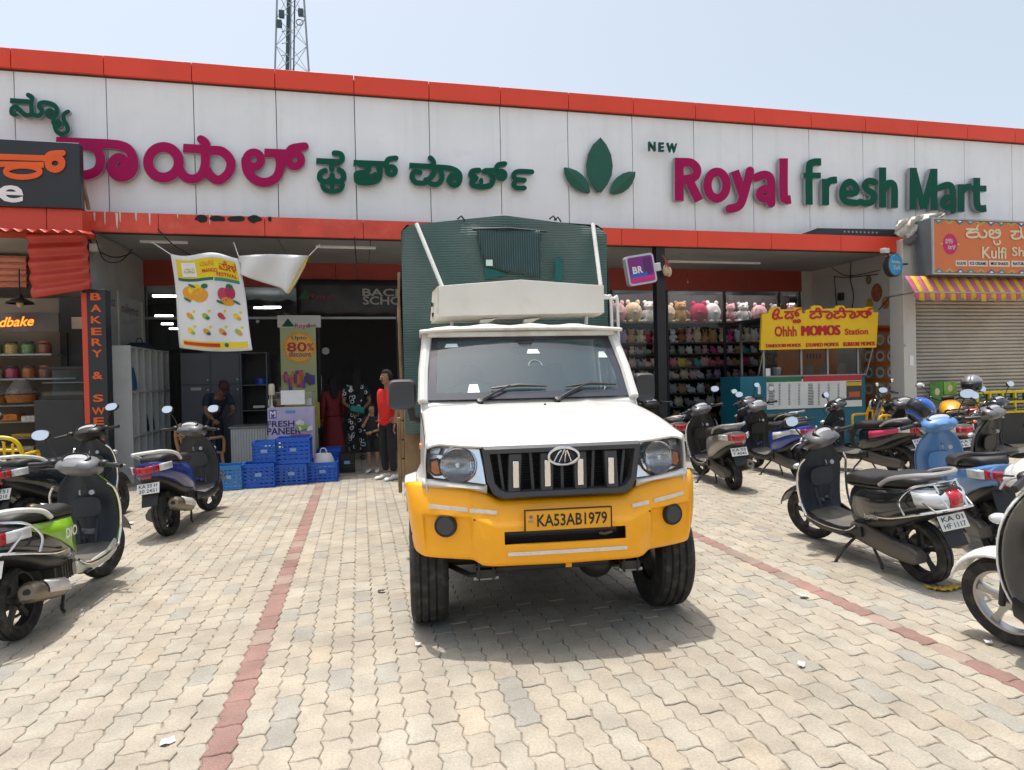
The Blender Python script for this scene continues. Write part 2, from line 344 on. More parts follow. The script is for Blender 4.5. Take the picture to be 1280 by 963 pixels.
for a, b in zip(gx, gx[1:]): pane(a+.02, b-.02, .05, zb)
MB().lathe([(0, -.01), (.07, -.01), (.07, .01), (0, .01)], A(407, 439, YS-.06), Y, 20).build('door_disc', ALU, bld)
MB().tube([A(402, 470, YS-.08), A(403, 520, YS-.08)], .015).build('door_handle', CHROME, bld)
MB().tube([A(322, 402, YS-.05), A(322, 402, YS-.02)], .035).build('glass_clamp', ALU, bld)
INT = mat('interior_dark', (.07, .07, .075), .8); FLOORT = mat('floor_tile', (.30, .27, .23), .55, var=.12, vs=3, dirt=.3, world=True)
sh = struct(MB().b2((-14, 10.97, -.055), (13.2, 24, -.004)).build('shop_floor', mat('tile_joint', (.12, .11, .09), .9), smooth=0))
tm = bpy.data.meshes.new('floor_tile'); q = MB().b2((.003, .003, -.003), (.597, .597, .003)); tm.from_pydata([tuple(p) for p in q.v], [], q.f); tm.materials.append(FLOORT)
for i in range(-7, 21):
    for j in range(5):
        o = bpy.data.objects.new('floor_tile', tm); COL.objects.link(o); o.parent = sh; o.location = (i*.6, 10.98+j*.6, 0)
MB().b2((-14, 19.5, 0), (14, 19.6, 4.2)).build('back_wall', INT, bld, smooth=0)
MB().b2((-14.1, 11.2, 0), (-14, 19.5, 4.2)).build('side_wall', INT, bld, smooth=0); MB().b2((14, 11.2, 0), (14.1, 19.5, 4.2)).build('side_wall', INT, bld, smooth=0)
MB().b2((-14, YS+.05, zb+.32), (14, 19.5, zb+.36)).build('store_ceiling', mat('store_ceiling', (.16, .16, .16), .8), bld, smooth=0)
LIT = mat('lit_tube', (1, .98, .95), .5, em=6.); LIT2 = mat('added_fill_tube', (1, .98, .95), .5, em=15.)  # second material is for the added fill tubes over toys and bakery
for px, py, w in ((206, 369, 30), (330, 371, 26), (340, 382, 22), (205, 395, 22), (209, 405, 14), (217, 411, 10), (850, 376, 24), (898, 361, 14), (983, 362, 22), (985, 376, 14), (813, 361, 26), (767, 374, 12)):
    Yq = rng.uniform(14.6, 17.5); p = A(px-w/2, py, Yq); q = A(px+w/2, py, Yq)
    z = min((p.z+q.z)/2, zb-.04); MB().box(((p.x+q.x)/2, Yq, z), (abs(q.x-p.x), .06, .035)).build('ceiling_or_fill_tube', LIT, bld)
# pillars and side walls under the canopy
BLKP = mat('black_steel', (.012, .012, .014), .45, var=.2, dirt=.2, dcol=(.06, .055, .05))
p = A(826, 420, YC+.12); MB().b2((p.x-.085, YC+.07, 0), (p.x+.085, YC+.24, zcb+.04)).build('black_pillar', BLKP, bld, bevel=.006); PILX = p.x
p = A(108, 420, YC+.1); MB().b2((p.x-.02, YC+.02, 0), (p.x+.02, YC+.25, zcb+.03)).build('black_pillar', BLKP, bld, bevel=.004)
xw = A(116, 400, YC+.2).x
MB().b2((xw-.15, YC+.26, 0), (xw, YS, zcb+.06)).build('left_wall', CONC, bld, smooth=0)
xw2 = A(1003, 400, YS).x
CREAM = mat('cream_wall', (.55, .53, .49), .75, var=.06, vs=1.5, dirt=.25, dcol=(.35, .32, .28))
XWR = A(1066, 400, 12.15).x
MB().b2((XWR, YC+.07, 0), (XWR+.2, YS, zcb+.06)).build('right_wall', CREAM, bld, smooth=0)
MB().b2((xR, YS-.06, 0), (XWR, YS+.1, zbt)).build('right_back_wall', CREAM, bld, smooth=0)
# ================================================================ big sign letters on the parapet
MAG = mat('magenta_acrylic', (.36, .002, .085), .4, var=.04, spec=.2); GRN = mat('green_acrylic', (.001, .08, .048), .4, var=.06, spec=.2); GREYS = mat('letter_side', (.33, .34, .37), .5); LEAFG = mat('leaf_green', (.005, .09, .055), .4)
YL = YP-.13
def fnpx(ox, oy, sc, Yq): return lambda u, v: A(ox+u/sc, oy+v/sc, Yq)
def ringp(cx, cy, rx, ry=None, n=12): ry = ry or rx; return [(cx+rx*cos(2*pi*i/n), cy+ry*sin(2*pi*i/n)) for i in range(n)]
def letters(root, glyphs, ox, oy, sc, front, Yq=YL, depth=.075, side=None, crown=.0015, WK=1.0):
    fn = fnpx(ox, oy, sc, Yq)
    for gl in glyphs:
        b = MB()
        for i, st_ in enumerate(gl):
            pts, w = st_[0], st_[1]; fl = st_[2] if len(st_) > 2 else ''
            b.stroke(pts, w*WK, fn, (0, depth, 0), closed='c' in fl, smooth='s' not in fl, flat='f' in fl, lift=.0025*i, crown=crown)
        b.build('letter', [front, side or GREYS], root, smooth=0, fix=False)
kan = thing('shop_name_sign', 'large magenta and green raised regional script lettering across the white parapet', 'sign', A(230, 260, YL))
kan.location = (0, 0, 0)
c = 'c'; s_ = 's'; f = 'f'; sf = 'sf'
letters(kan, [
 [([(38, 98), (160, 104), (290, 110)], 34, sf), ([(250, 113), (330, 118), (380, 140), (403, 190), (398, 240), (365, 268), (325, 265), (300, 238), (302, 200), (330, 178), (360, 192), (360, 222), (338, 232)], 40), ([(165, 118), (225, 135), (248, 185), (235, 235), (190, 258), (140, 258), (100, 235)], 42)],
 [(ringp(543, 200, 72, 72), 44, c), ([(612, 205), (622, 240), (650, 272), (690, 278), (722, 258), (740, 210), (740, 150)], 40), ([(636, 133), (745, 140)], 38, sf), ([(742, 150), (744, 112), (720, 92)], 36), ([(768, 145), (820, 150), (860, 195), (850, 250), (808, 284), (770, 270), (748, 238)], 40)],
 [(ringp(968, 188, 34), 36, c), ([(930, 190), (940, 245), (980, 285), (1030, 294), (1075, 270), (1093, 222), (1088, 175), (1070, 158)], 40), ([(1018, 156), (1125, 160)], 38, sf), (ringp(1162, 190, 30), 34, c), ([(1128, 178), (1145, 138), (1208, 126)], 36)]],
 60, 150, 3.765, MAG, WK=1.08)
letters(kan, [
 [([(65, 134), (190, 140)], 32, sf), ([(162, 92), (195, 98), (203, 125), (180, 146), (150, 152), (148, 178)], 30), ([(112, 186), (88, 200), (86, 232), (118, 246), (148, 228), (150, 212)], 30), ([(150, 232), (182, 247), (210, 230), (208, 200), (188, 182)], 30), ([(98, 262), (112, 288), (152, 298), (192, 288), (206, 262)], 26), ([(150, 264), (150, 278)], 24)],
 [([(264, 143), (440, 150)], 30, sf), ([(300, 152), (342, 165), (335, 192), (285, 200)], 30), ([(280, 205), (288, 243), (345, 250), (392, 236), (404, 195), (398, 160)], 32), ([(305, 222), (350, 220), (380, 205)], 24), (ringp(466, 187, 21), 28, c), ([(438, 165), (448, 128), (490, 120)], 28)],
 [([(562, 158), (690, 165)], 30, sf), ([(690, 170), (690, 138), (674, 118)], 28), ([(618, 196), (588, 192), (576, 218), (594, 248), (640, 252), (664, 232), (690, 205), (690, 175)], 28), ([(650, 235), (680, 258), (712, 258), (734, 232), (732, 196), (715, 178)], 28), ([(700, 168), (785, 176), (828, 205), (824, 252), (795, 264), (774, 240), (788, 212), (806, 222)], 30)],
 [([(932, 184), (898, 190), (892, 214), (918, 224), (896, 244), (906, 266), (955, 272), (998, 260), (1006, 222), (985, 196), (962, 190)], 30), ([(962, 186), (1030, 184)], 28, sf), ([(945, 252), (945, 236)], 22), (ringp(1052, 210, 20), 27, c), ([(1022, 190), (1034, 158), (1070, 150)], 28)],
 [([(1215, 192), (1145, 190), (1120, 205), (1128, 230), (1175, 236)], 27), ([(1130, 240), (1118, 260), (1136, 278), (1175, 278)], 26)]],
 380, 170, 4.267, GRN, WK=1.0)
letters(kan, [[([(75, 155), (235, 166)], 36, sf), ([(235, 172), (242, 134), (212, 114)], 34), ([(118, 262), (90, 252), (92, 216), (122, 204), (152, 232), (190, 264), (235, 262), (238, 215), (235, 170)], 34), ([(240, 262), (292, 272), (318, 240), (298, 205), (304, 178), (346, 172), (408, 192), (432, 238), (412, 278), (374, 276), (356, 250), (372, 230), (394, 240)], 34), ([(408, 292), (404, 328), (438, 348), (456, 332), (436, 312)], 30), ([(414, 352), (432, 394), (474, 408), (512, 384), (504, 342), (484, 304), (484, 262), (514, 242)], 32)]], 0, 100, 6.017, GRN, WK=1.02)
lf = thing('leaf_emblem', 'green three leaf emblem fixed to the white parapet', 'emblem', (0, 0, 0)); fn = fnpx(680, 140, 3.2, YL)
def leaf(tip, base, wid):
    tip, base = V((*tip, 0)), V((*base, 0)); d = base-tip; nn = V((-d.y, d.x, 0)).normalized(); out = []
    prof = [(0, 0), (.12, .5), (.3, .86), (.5, 1), (.68, .93), (.85, .62), (1, .16)]
    L = [tip+d*t+nn*wid*w for t, w in prof]; R_ = [tip+d*t-nn*wid*w for t, w in prof[1:]]
    M_ = [tip+d*t for t, w in prof]; vs = [fn(p.x, p.y)+V((0, 0, 0)) for p in M_]; 
    b = MB(); n = len(prof)
    Lf = [fn(p.x, p.y)+V((0, .03, 0)) for p in L]; Rf = [fn(p.x, p.y)+V((0, .03, 0)) for p in [tip]+R_]
    b.grid([Lf, vs, Rf]); b.mi = 1; b.grid([Lf, [p+V((0, .05, 0)) for p in Lf]]); b.grid([[p+V((0, .05, 0)) for p in Rf], Rf]); b.build('leaf', [LEAFG, GREYS], lf, smooth=0)
leaf((226, 102), (222, 322), 54); leaf((82, 222), (184, 322), 32); leaf((367, 238), (270, 326), 32)
eng = thing('shop_name_sign', 'large magenta and green raised English lettering on the right of the parapet', 'sign', (0, 0, 0))
letters(eng, [
 [([(541, 184), (541, 356)], 36, sf), ([(545, 202), (588, 204), (612, 230), (600, 262), (545, 272)], 34), ([(578, 272), (620, 356)], 36, sf)],
 [(ringp(692, 293, 38, 53, 14), 34, c)], [([(763, 236), (797, 336)], 35, sf), ([(824, 236), (800, 330), (780, 376), (742, 388)], 34)],
 [([(850, 262), (885, 252), (908, 275), (909, 366)], 34), ([(906, 306), (872, 312), (862, 334), (880, 350), (908, 338)], 30)], [([(959, 186), (959, 325), (966, 350), (988, 350)], 34, f)]],
 680, 140, 3.2, MAG)
letters(eng, [
 [([(206, 464), (206, 285), (222, 254), (266, 250)], 36, f), ([(176, 318), (264, 318)], 28, sf)], [([(288, 466), (288, 335)], 36, sf), ([(288, 375), (308, 346), (345, 340)], 34, f)],
 [([(378, 408), (438, 404), (436, 370), (410, 350), (384, 366), (372, 405), (386, 446), (445, 456)], 33)], [([(535, 352), (505, 346), (484, 366), (500, 392), (528, 412), (522, 446), (492, 458), (462, 450)], 33)],
 [([(573, 278), (573, 478)], 36, sf), ([(575, 392), (602, 358), (630, 374), (632, 480)], 35, f)],
 [([(727, 280), (725, 488)], 36, sf), ([(727, 290), (776, 484)], 34, sf), ([(776, 484), (828, 290)], 34, sf), ([(828, 285), (828, 492)], 36, sf)],
 [([(862, 378), (902, 366), (922, 392), (923, 494)], 34), ([(920, 428), (886, 430), (872, 456), (890, 478), (920, 464)], 30)], [([(965, 500), (965, 362)], 35, sf), ([(965, 408), (985, 380), (1018, 374)], 33, f)],
 [([(1044, 330), (1044, 448), (1058, 482), (1092, 482)], 35, f), ([(1014, 383), (1092, 384)], 30, sf)]],
 960, 140, 4, GRN)
neww = thing('small_sign_word', 'small green raised word NEW above the magenta R', 'sign', (0, 0, 0))
for ch, x0, x1, y0, y1 in (('N', 415, 443, 122, 160), ('E', 456, 476, 125, 162), ('W', 488, 529, 127, 166)):
    b = MB(); a = fn(x0, y0); d = fn(x1, y1); b.text(ch, (a+d)/2, X, Z, abs(d.x-a.x), abs(a.z-d.z), bold=.02); o = b.build('letter', GRN, neww, smooth=0); q = o.modifiers.new('s', 'SOLIDIFY'); q.thickness = .05
# ---------------------------------------------------------------- phone mast far behind
mast = thing('telecom_mast', 'tall grey lattice telecom mast rising behind the parapet', 'mast', (0, 0, 0)); GALV = mat('galvanised', (.30, .35, .40), .6, .3)
MY = 60; base = [A(340.5, 87, MY), A(387, 89, MY), A(364.5, 88, MY)]; k = 60/FPX
legs = [((343.5, 95), (347.5, -45)), ((386.5, 95), (377, -45)), ((363, 95), (363.5, -45))]
LP = []
for i, (a, b) in enumerate(legs):
    Yq = MY+(3.2 if i == 2 else 0); p, q = A(*a, Yq), A(*b, Yq); d = (q-p); p0 = p-d*((p.z)/d.z); LP.append((p0, q)); MB().tube([p0, q], .085, 6).build('leg', GALV, mast)
for t0, t1 in [(i/16, (i+1)/16) for i in range(16)]:
    for i, j in ((0, 1), (1, 2), (2, 0)):
        P = lambda n, t: LP[n][0].lerp(LP[n][1], t)
        MB().tube([P(i, t0), P(j, t1)], .028, 5).build('brace', GALV, mast); MB().tube([P(j, t0), P(i, t1)], .028, 5).build('brace', GALV, mast)
cab = mat('mast_cables', (.05, .09, .12), .7)
p, q = A(359, 95, MY+1), A(361.5, -45, MY+1); d = q-p; MB().tube([p-d*(p.z/d.z), q], .17, 6).build('cable_run', cab, mast)
p, q = A(367, 95, MY+1), A(369, -45, MY+1); d = q-p; MB().tube([p-d*(p.z/d.z), q], .07, 6).build('cable_run', cab, mast)
for a in ((352, 18), (376, 16), (349, 30)): MB().box(A(*a, MY), (.45, .4, .6)).build('radio_unit', cab, mast, bevel=.05)
MB().lathe([(.25, -.1), (.33, 0), (.25, .1)], A(374.5, 28, MY-.5), Y, 16).build('dish', GALV, mast)
for y_ in (20, 40, 55, 70): MB().tube([A(352, y_, MY), A(360, y_-2, MY)], .04, 5).build('bracket', GALV, mast)
# ================================================================ pickup truck (local: x right, y back, z up)
TA = RAD(5)
truck = thing('pickup_truck', 'white pickup truck with yellow front bumper and green covered cargo bed', 'truck', (1.07, 3.42, 0), -TA)
TW = mat('truck_white', (.64, .63, .595), .3, coat=.4, var=.04, vs=3, dirt=.22, dcol=(.5, .45, .36)); TWR = mat('rusty_white', (.66, .64, .58), .45, var=.06, vs=4, dirt=.5, dcol=(.34, .19, .08)); TY = mat('truck_yellow', (.95, .41, .0), .38, coat=.25, var=.05, vs=5, dirt=.12, dcol=(.45, .2, .03)); TGP = mat('grey_plastic', (.045, .048, .055), .5, var=.1, dirt=.2, dcol=(.1, .09, .08))
TBK = mat('black_paint', (.01, .01, .011), .5, dirt=.3, dcol=(.06, .05, .04))
# --- bumper
us = [-.868, -.862, -.845, -.81, -.785, -.765, -.70, -.58, -.515, -.495, -.455, -.425, -.375, -.345, -.335, -.2, 0, .2, .335, .345, .375, .425, .455, .495, .515, .58, .70, .765, .785, .81, .845, .862, .868]
def lerpt(x, T):
    for (a, b), (c_, d) in zip(T, T[1:]):
        if x <= c_: return b+(d-b)*(x-a)/(c_-a)
    return T[-1][1]
def bly(u): return lerpt(abs(u), [(0, 0), (.36, .006), (.5, .03), (.65, .068), (.78, .122), (.82, .16), (.848, .215), (.862, .29), (.868, .40)])
def bz0(u): return lerpt(abs(u), [(0, .475), (.40, .478), (.455, .482), (.50, .508), (.80, .515), (.868, .53)])
def bz1(u): return lerpt(abs(u), [(0, .835), (.36, .838), (.43, .885), (.5, .912), (.75, .93), (.84, .925), (.868, .885)])
tz = [0, .05, .10, .24, .30, .38, .535, .56, .60, .66, .80, .90, .96, 1]
def bump_pt(u, t):
    a = abs(u); z = bz0(u)*(1-t)+bz1(u)*t
    if a < .36:
        z = {.30: .585, .38: .602, .535: .672, .56: .684}.get(t, z)
        if t == .24: z = .565
        if t == .60: z = .70
        if t == .66: z = .725
    d = lerpt(t, [(0, .045), (.05, .028), (.24, .006), (.38, .0), (.60, .006), (.66, .012), (.80, .028), (.90, .045), (.96, .062), (1, .10)])
    # central block stands proud below the number plate; cheeks carry a recessed lamp panel
    blk = -.030 if a < .40+.05*(1-t) else (-.015 if a < .46 else 0)
    if t > .62: blk *= .45
    rec = .024 if (.51 < a < .77 and .12 < t < .58) else 0
    if .51 < a < .77 and t >= .58: rec = -.006
    return V((u*(1-.05*(1-t)*max(0, (a-.5)/.36)), bly(u)+d+blk+rec, z))
b = MB(); b.grid([[bump_pt(u, t) for u in us] for t in tz], skip=lambda i, k: i == 5 and 14 <= k <= 17)
bump = b.build('bumper', TY, truck, smooth=32)
_q = bump.modifiers.new('s', 'SOLIDIFY'); _q.thickness = .02; _q.offset = 1 if False else -1; _q2 = bump.modifiers.new('b', 'BEVEL'); _q2.width = .007; _q2.segments = 2; _q2.limit_method = 'ANGLE'; _q2.angle_limit = RAD(18)
MB().b2((-.37, .085, .57), (.37, .12, .70)).build('intake_shadow', TBK, bump, smooth=0)
MB().tube([(-.36, .075, .645), (.3, .07, .648)], .028, 10).build('intake_bar', TGP, bump); MB().tube([(.2, .04, .63), (.23, .035, .625), (.27, .04, .635)], .012, 6).build('tow_hook', STEEL, bump)
for sx_ in (-1, 1):
    c_ = bump_pt(sx_*.64, .55); c_ = V((sx_*.64, .098, .70)); ax = V((sx_*.3, -1, 0)).normalized()
    MB().lathe([(0, .03), (.045, .03), (.052, .025), (.056, .0), (.056, -.06)], c_+ax*.0, ax, 24).build('fog_lamp_cover', TGP, bump)
    MB().lathe([(.05, .028), (.056, .031), (.062, .02), (.062, -.02)], c_, ax, 24).build('fog_lamp_ring', TBK, bump)
    for q in (-.03, 0, .03): MB().lathe([(0, .002), (.006 if q == 0 else .003, .002), (.006, -.01)], V((sx_*.46+q, bump_pt(sx_*.46, .60).y-.004, .735)), -Y, 8).build('bolt_hole', TBK, bump)
REFL = mat('reflective_tape', (.72, .68, .6), .35, var=.08, vs=20, dirt=.3)
def tape(pts, h=.022):
    P = [V(p) for p in pts]; MB().grid([[p+V((0, 0, h/2)) for p in P], [p-V((0, 0, h/2)) for p in P]]).build('reflective_strip', REFL, bump, smooth=0, solid=.003)
def onb(x_, z_, d=.004):
    u = x_/(1-.02*max(0, (abs(x_)-.5)/.36)); P_ = [bump_pt(u, t) for t in tz]
    for p_, q_ in zip(P_, P_[1:]):
        if p_.z <= z_ <= q_.z: k_ = (z_-p_.z)/(q_.z-p_.z); r_ = p_.lerp(q_, k_); return V((x_, r_.y-d, z_))
    return V((x_, P_[-1].y-d, z_))
def tape2(x0, z0, x1, z1, h=.022): tape([onb(x0+(x1-x0)*i/8, z0+(z1-z0)*i/8, .006) for i in range(9)], h)
tape2(-.73, .808, -.525, .79); tape2(-.515, .786, -.37, .772); tape2(.385, .772, .49, .785); tape2(.52, .79, .72, .815); tape2(-.32, .553, .34, .553, .02)
# --- number plate
pl = MB().b2((-.225, -.045, .675), (.245, -.030, .785)).build('number_plate', mat('plate_yellow', (.78, .36, .01), .4, var=.06, dirt=.15), truck, bevel=.004)
bt = MB().text('KA53AB1979', (.03, -.0465, .730), X, Z, .385, .066, bold=.018).build('plate_text', TBK, pl, smooth=0)
MB().box((-.195, -.0465, .752), (.018, .001, .016)).text('IND', (-.195, -.0468, .728), X, Z, .026, .012).build('plate_emblem', mat('plate_blue', (.12, .14, .3), .5), pl, smooth=0)
fr = MB()
for a, b_ in (((-.23, 0, .785), (.25, 0, .789)), ((-.23, 0, .671), (.25, 0, .675)), ((-.23, 0, .675), (-.226, 0, .785)), ((.246, 0, .675), (.25, 0, .785))): fr.b2((a[0], -.047, a[2]), (b_[0], -.028, b_[2]))
fr.build('plate_border', TBK, pl)
# --- grille
def trap(k, y): return [V((-.44+k, y, 1.125-k)), V((.44-k, y, 1.128-k)), V((.415-k, y, .93)), V((.385-k*.9, y, .868+k*.75)), V((.34-k*.6, y, .842+k)), V((-.34+k*.6, y, .842+k)), V((-.385+k*.9, y, .868+k*.75)), V((-.415+k, y, .93))]
gr = MB(); gr.loft([trap(0, .07), trap(0, .02), trap(.012, .005), trap(.036, .01), trap(.042, .06)], cap=False); gr = gr.build('grille_frame', TGP, truck, smooth=25)
MB().b2((-.42, .16, .86), (.42, .165, 1.11)).build('radiator', TBK, gr, smooth=0)
fin = MB(); [fin.b2((-.4, .135, z), (.4, .15, z+.003)) for z in [.88+.014*i for i in range(16)]]; fin.build('radiator_fins', DARK, gr, smooth=0)
for x_ in (-.262, -.088, .095, .268):
    lean = -.035*x_/.27
    o = MB().prism([V((x_-.036+0, .02, 1.085)), V((x_+.036, .02, 1.085)), V((x_+.034-lean*.3, .02, .875)), V((x_-.034-lean*.3, .02, .875))], (0, .05, 0)).build('grille_bar', TGP, gr, bevel=.006)
    MB().b2((x_-.017, .010, .90), (x_+.017, .019, 1.045)).build('chrome_insert', CHROME, o, bevel=.004)
for x_ in (-.35, -.175, .0, .18, .355): MB().prism([V((x_-.009, .05, 1.085)), V((x_+.009, .05, 1.085)), V((x_*.93+.009, .05, .87)), V((x_*.93-.009, .05, .87))], (0, .03, 0)).build('grille_slat', TGP, gr, bevel=.003)
lg = MB(); lg.tube([(.083*cos(t), .0, 1.065+.046*sin(t)) for t in [2*pi*i/32 for i in range(32)]], .0085, 8, closed=True)
lgo = lg.build('emblem', CHROME, gr); e = MB(); e.ell((0, .012, 1.065), (.08, .012, .044)); e.build('emblem_back', TBK, lgo)
for p_ in ([(-.055, 1.040), (-.03, 1.083), (-.012, 1.098)], [(-.028, 1.034), (-.004, 1.085), (.004, 1.102)], [(.005, 1.034), (.008, 1.07), (.012, 1.095)], [(.04, 1.037), (.028, 1.07), (.016, 1.098)]): MB().tube(crom([(x_, -.004, z_) for x_, z_ in p_], 4), [.0035]*4+[.005]*4+[.004], 6).build('emblem_stroke', CHROME, lgo)
# --- headlamps
LENS = glass('lamp_glass', (.96, .97, .98), 1.5, .02); REFLC = mat('lamp_reflector', (.75, .77, .8), .2, .6, var=.12, vs=14); AMB = mat('amber_lens', (.75, .20, .01), .2, coat=.6); HOUS = mat('lamp_housing', (.92, .94, .97), .10, 1., var=.02)
RIB = bpy.data.materials.new('ribbed_reflector'); RIB.use_nodes = True; _n = RIB.node_tree.nodes; _l = RIB.node_tree.links; _b = _n['Principled BSDF']; _b.inputs['Base Color'].default_value = (.94, .95, .97, 1); _b.inputs['Metallic'].default_value = 1.; _b.inputs['Roughness'].default_value = .12
_t = _n.new('ShaderNodeTexCoord'); _w = _n.new('ShaderNodeTexWave'); _w.inputs['Scale'].default_value = 26; _w.inputs['Distortion'].default_value = 2.5; _w.inputs['Detail'].default_value = 1; _l.new(_t.outputs['Object'], _w.inputs['Vector']); _p = _n.new('ShaderNodeBump'); _p.inputs['Distance'].default_value = .012; _p.inputs['Strength'].default_value = .9; _l.new(_w.outputs[1], _p.inputs['Height']); _l.new(_p.outputs[0], _b.inputs['Normal'])
for s in (-1, 1):
    def hp(x, z): return V((s*x, .055+.10*max(0, (x-.45)/.3)**1.5+.05*(z-.92)/.22, z))
    poly = [(.448, 1.105), (.60, 1.125), (.715, 1.147), (.738, 1.08), (.735, .985), (.70, .952), (.56, .925), (.42, .915), (.43, 1.0)]
    h = MB().prism([hp(x, z)+V((0, .040, 0)) for x, z in poly], (0, .06, 0)).build('headlamp', HOUS, truck, smooth=0)
    MB().prism([hp(x*.985+.0087, (z-1.03)*1.03+1.03)+V((0, .05, 0)) for x, z in poly], (0, .05, 0)).build('lamp_seal', TBK, h, smooth=0)
    cc_ = hp(.565, 1.022)+V((0, .022, 0)); ax = V((s*.25, -1, .12)).normalized()
    MB().lathe([(0, -.004), (.025, -.003), (.055, .006), (.08, .022), (.088, .03), (.092, .026)], cc_+V((0, .0, 0)), ax, 32).build('reflector', RIB, h)
    MB().lathe([(.089, .024), (.094, .029), (.099, .024), (.099, .0)], cc_, ax, 32).build('reflector_ring', HOUS, h)
    MB().lathe([(0, .035), (.012, .034), (.017, .026), (.018, .0)], cc_, ax, 14).build('bulb_cap', CHROME, h)
    MB().prism([hp(x, z)+V((0, .005, 0)) for x, z in ((.672, 1.062), (.722, 1.05), (.722, .985), (.695, .962), (.655, .97))], (0, .015, 0)).build('indicator_surround', TBK, h, smooth=0, bevel=.003)
    MB().prism([hp(x, z)-V((0, .003, 0)) for x, z in ((.678, 1.052), (.714, 1.04), (.714, .992), (.692, .972), (.664, .978))], (0, .012, 0)).build('indicator', AMB, h, bevel=.004)
    MB().prism([hp(x, z)+V((0, .004, 0)) for x, z in ((.655, 1.115), (.708, 1.126), (.718, 1.085), (.67, 1.08))], (0, .012, 0)).build('side_reflector', REFLC, h, bevel=.004)
    n = 8; rows = []
    for i in range(n+1):
        t = i/n; zt_ = 1.105+.042*t**1.2 if t < .95 else 1.14; zb_ = .917+.035*t+(.04 if t > .9 else 0); x_ = (.435+.3*t)
        rows.append([hp(x_, zb_+(zt_-zb_)*j/6)+V((0, -.014-.012*sin(pi*j/6), 0)) for j in range(7)])
    MB().grid(rows).build('lamp_cover', LENS, h, smooth=60)
    # white valance below the lamp, joining the wing
    rows = [[hp(x, .918+.03*(x-.42)/.3)+V((0, -.006, 0)), hp(x, .898+.024*(x-.42)/.3)+V((0, -.012, 0)), hp(x, .872+.03*min(1, (x-.42)/.1))+V((0, .01, 0))] for x in (.418, .47, .55, .63, .70, .74, .765)]
    MB().grid(rows).build('lamp_valance', TW, truck, smooth=40, solid=.006)
# --- bonnet
def hood(u, t):          # u -1..1 across, t 0..1 front to back
    w = .735+.02*t; x_ = u*w; z = 1.135+.035*abs(u)**3*(1-t)+.165*t+.02*sin(pi*t)+.03*(1-u*u)*t*.6; y = .04+.10*abs(u)**2.2*(1-t)+.96*t
    z += .010*math.exp(-((abs(u)-.52)/.05)**2)*min(1, t*6)
    if abs(u) > .93: z -= .03*(abs(u)-.93)/.07
    if t < .04: z -= .022; y -= .004
    return V((x_, y, z))
uu = [-1, -.985, -.96, -.9, -.75, -.62, -.56, -.52, -.48, -.42, -.3, 0, .3, .42, .48, .52, .56, .62, .75, .9, .96, .985, 1]
for _s in (-1, 1): MB().tube([hood(_s, t)+V((_s*.006, 0, -.004)) for t in (.02, .1, .3, .5, .7, .9, 1)], .004, 5).build('shut_line', TBK, truck)
MB().grid([[hood(u, t) for u in uu] for t in (0, .015, .04, .08, .15, .3, .5, .7, .85, .95, 1)]).build('bonnet', TW, truck, smooth=50, solid=.012)
nz = MB(); nz.lathe([(0, .012), (.007, .01), (.008, 0)], hood(.09, .86)+V((0, 0, .006)), Z, 10).build('washer_nozzle', TBK, truck)
MB().grid([[hood(u, 1)+V((0, .0, -.002)) for u in uu], [V((u*.75, 1.06, 1.352)) for u in uu]]).build('cowl_panel', TW, truck, smooth=50, solid=.008)
# --- wings and cab sides
for s in (-1, 1):
    # side skin with wheel arch: columns along y
    ys_ = [.14, .2, .26, .3, .36, .44, .54, .64, .74, .84, .92, .98, 1.02, 1.1, 1.3, 1.6, 2.0]
    rows = []
    for y in ys_:
        d = (y-.64)/.40; arch = .40+.40*math.sqrt(max(0, 1-d*d)) if abs(d) < 1 else .42
        if y < .3: arch = max(arch, .86)
        zt_ = hood(1, max(0, min(1, (y-.04)/.96))).z-.012 if y <= 1 else 1.33
        wx = .735+.02*max(0, min(1, (y-.14)/.9))
        fl = .10*max(0, 1-abs(d)**3) if abs(d) < 1.08 else 0
        rows.append([V((s*(wx+(.012*sin(pi*k/8))+(fl*(1-k/3) if k < 3 else 0)), y, arch+(zt_-arch)*(k/8)**.9)) for k in range(9)])
    MB().grid(rows).build('wing_panel', TW, truck, smooth=45, solid=.008)
    a_ = MB(); a_.grid([[V((s*q, .64-.41*cos(.5+2.14*i/12), .42+.41*sin(.5+2.14*i/12))) for i in range(13)] for q in (.45, .83)]); a_.build('wheel_arch', TBK, truck, smooth=60, solid=.01)
    # white flare lip over the wheel ahead of the door
    a_ = MB(); a_.grid([[V((s*q, .64-.425*cos(t)*kk, .45+.44*sin(t)*kk)) for t in [1.02+1.75*i/12 for i in range(13)]] for q, kk in ((.80, 1.06), (.862, 1.02), (.868, .96))]); a_.build('wheel_flare', TW, truck, smooth=60, solid=.008)
    # A pillar, roof rail, door frame
    MB().tube([(s*.745, 1.03, 1.34), (s*.735, 1.2, 1.56), (s*.70, 1.42, 1.83)], .036, 8).build('windscreen_pillar', TW, truck)
    MB().tube([(s*.75, 1.16, 1.34), (s*.70, 1.48, 1.80)], .016, 6).build('door_seal', TBK, truck)
    MB().tube([(s*.755, 1.22, 1.33), (s*.705, 1.5, 1.80), (s*.705, 1.9, 1.80), (s*.755, 1.93, 1.33)], .018, 6).build('door_frame', TW, truck)
    MB().grid([[V((s*.752, 1.24, 1.34)), V((s*.752, 1.92, 1.34))], [V((s*.705, 1.5, 1.79)), V((s*.705, 1.9, 1.79))]]).build('door_glass', LENS, truck, solid=.004)
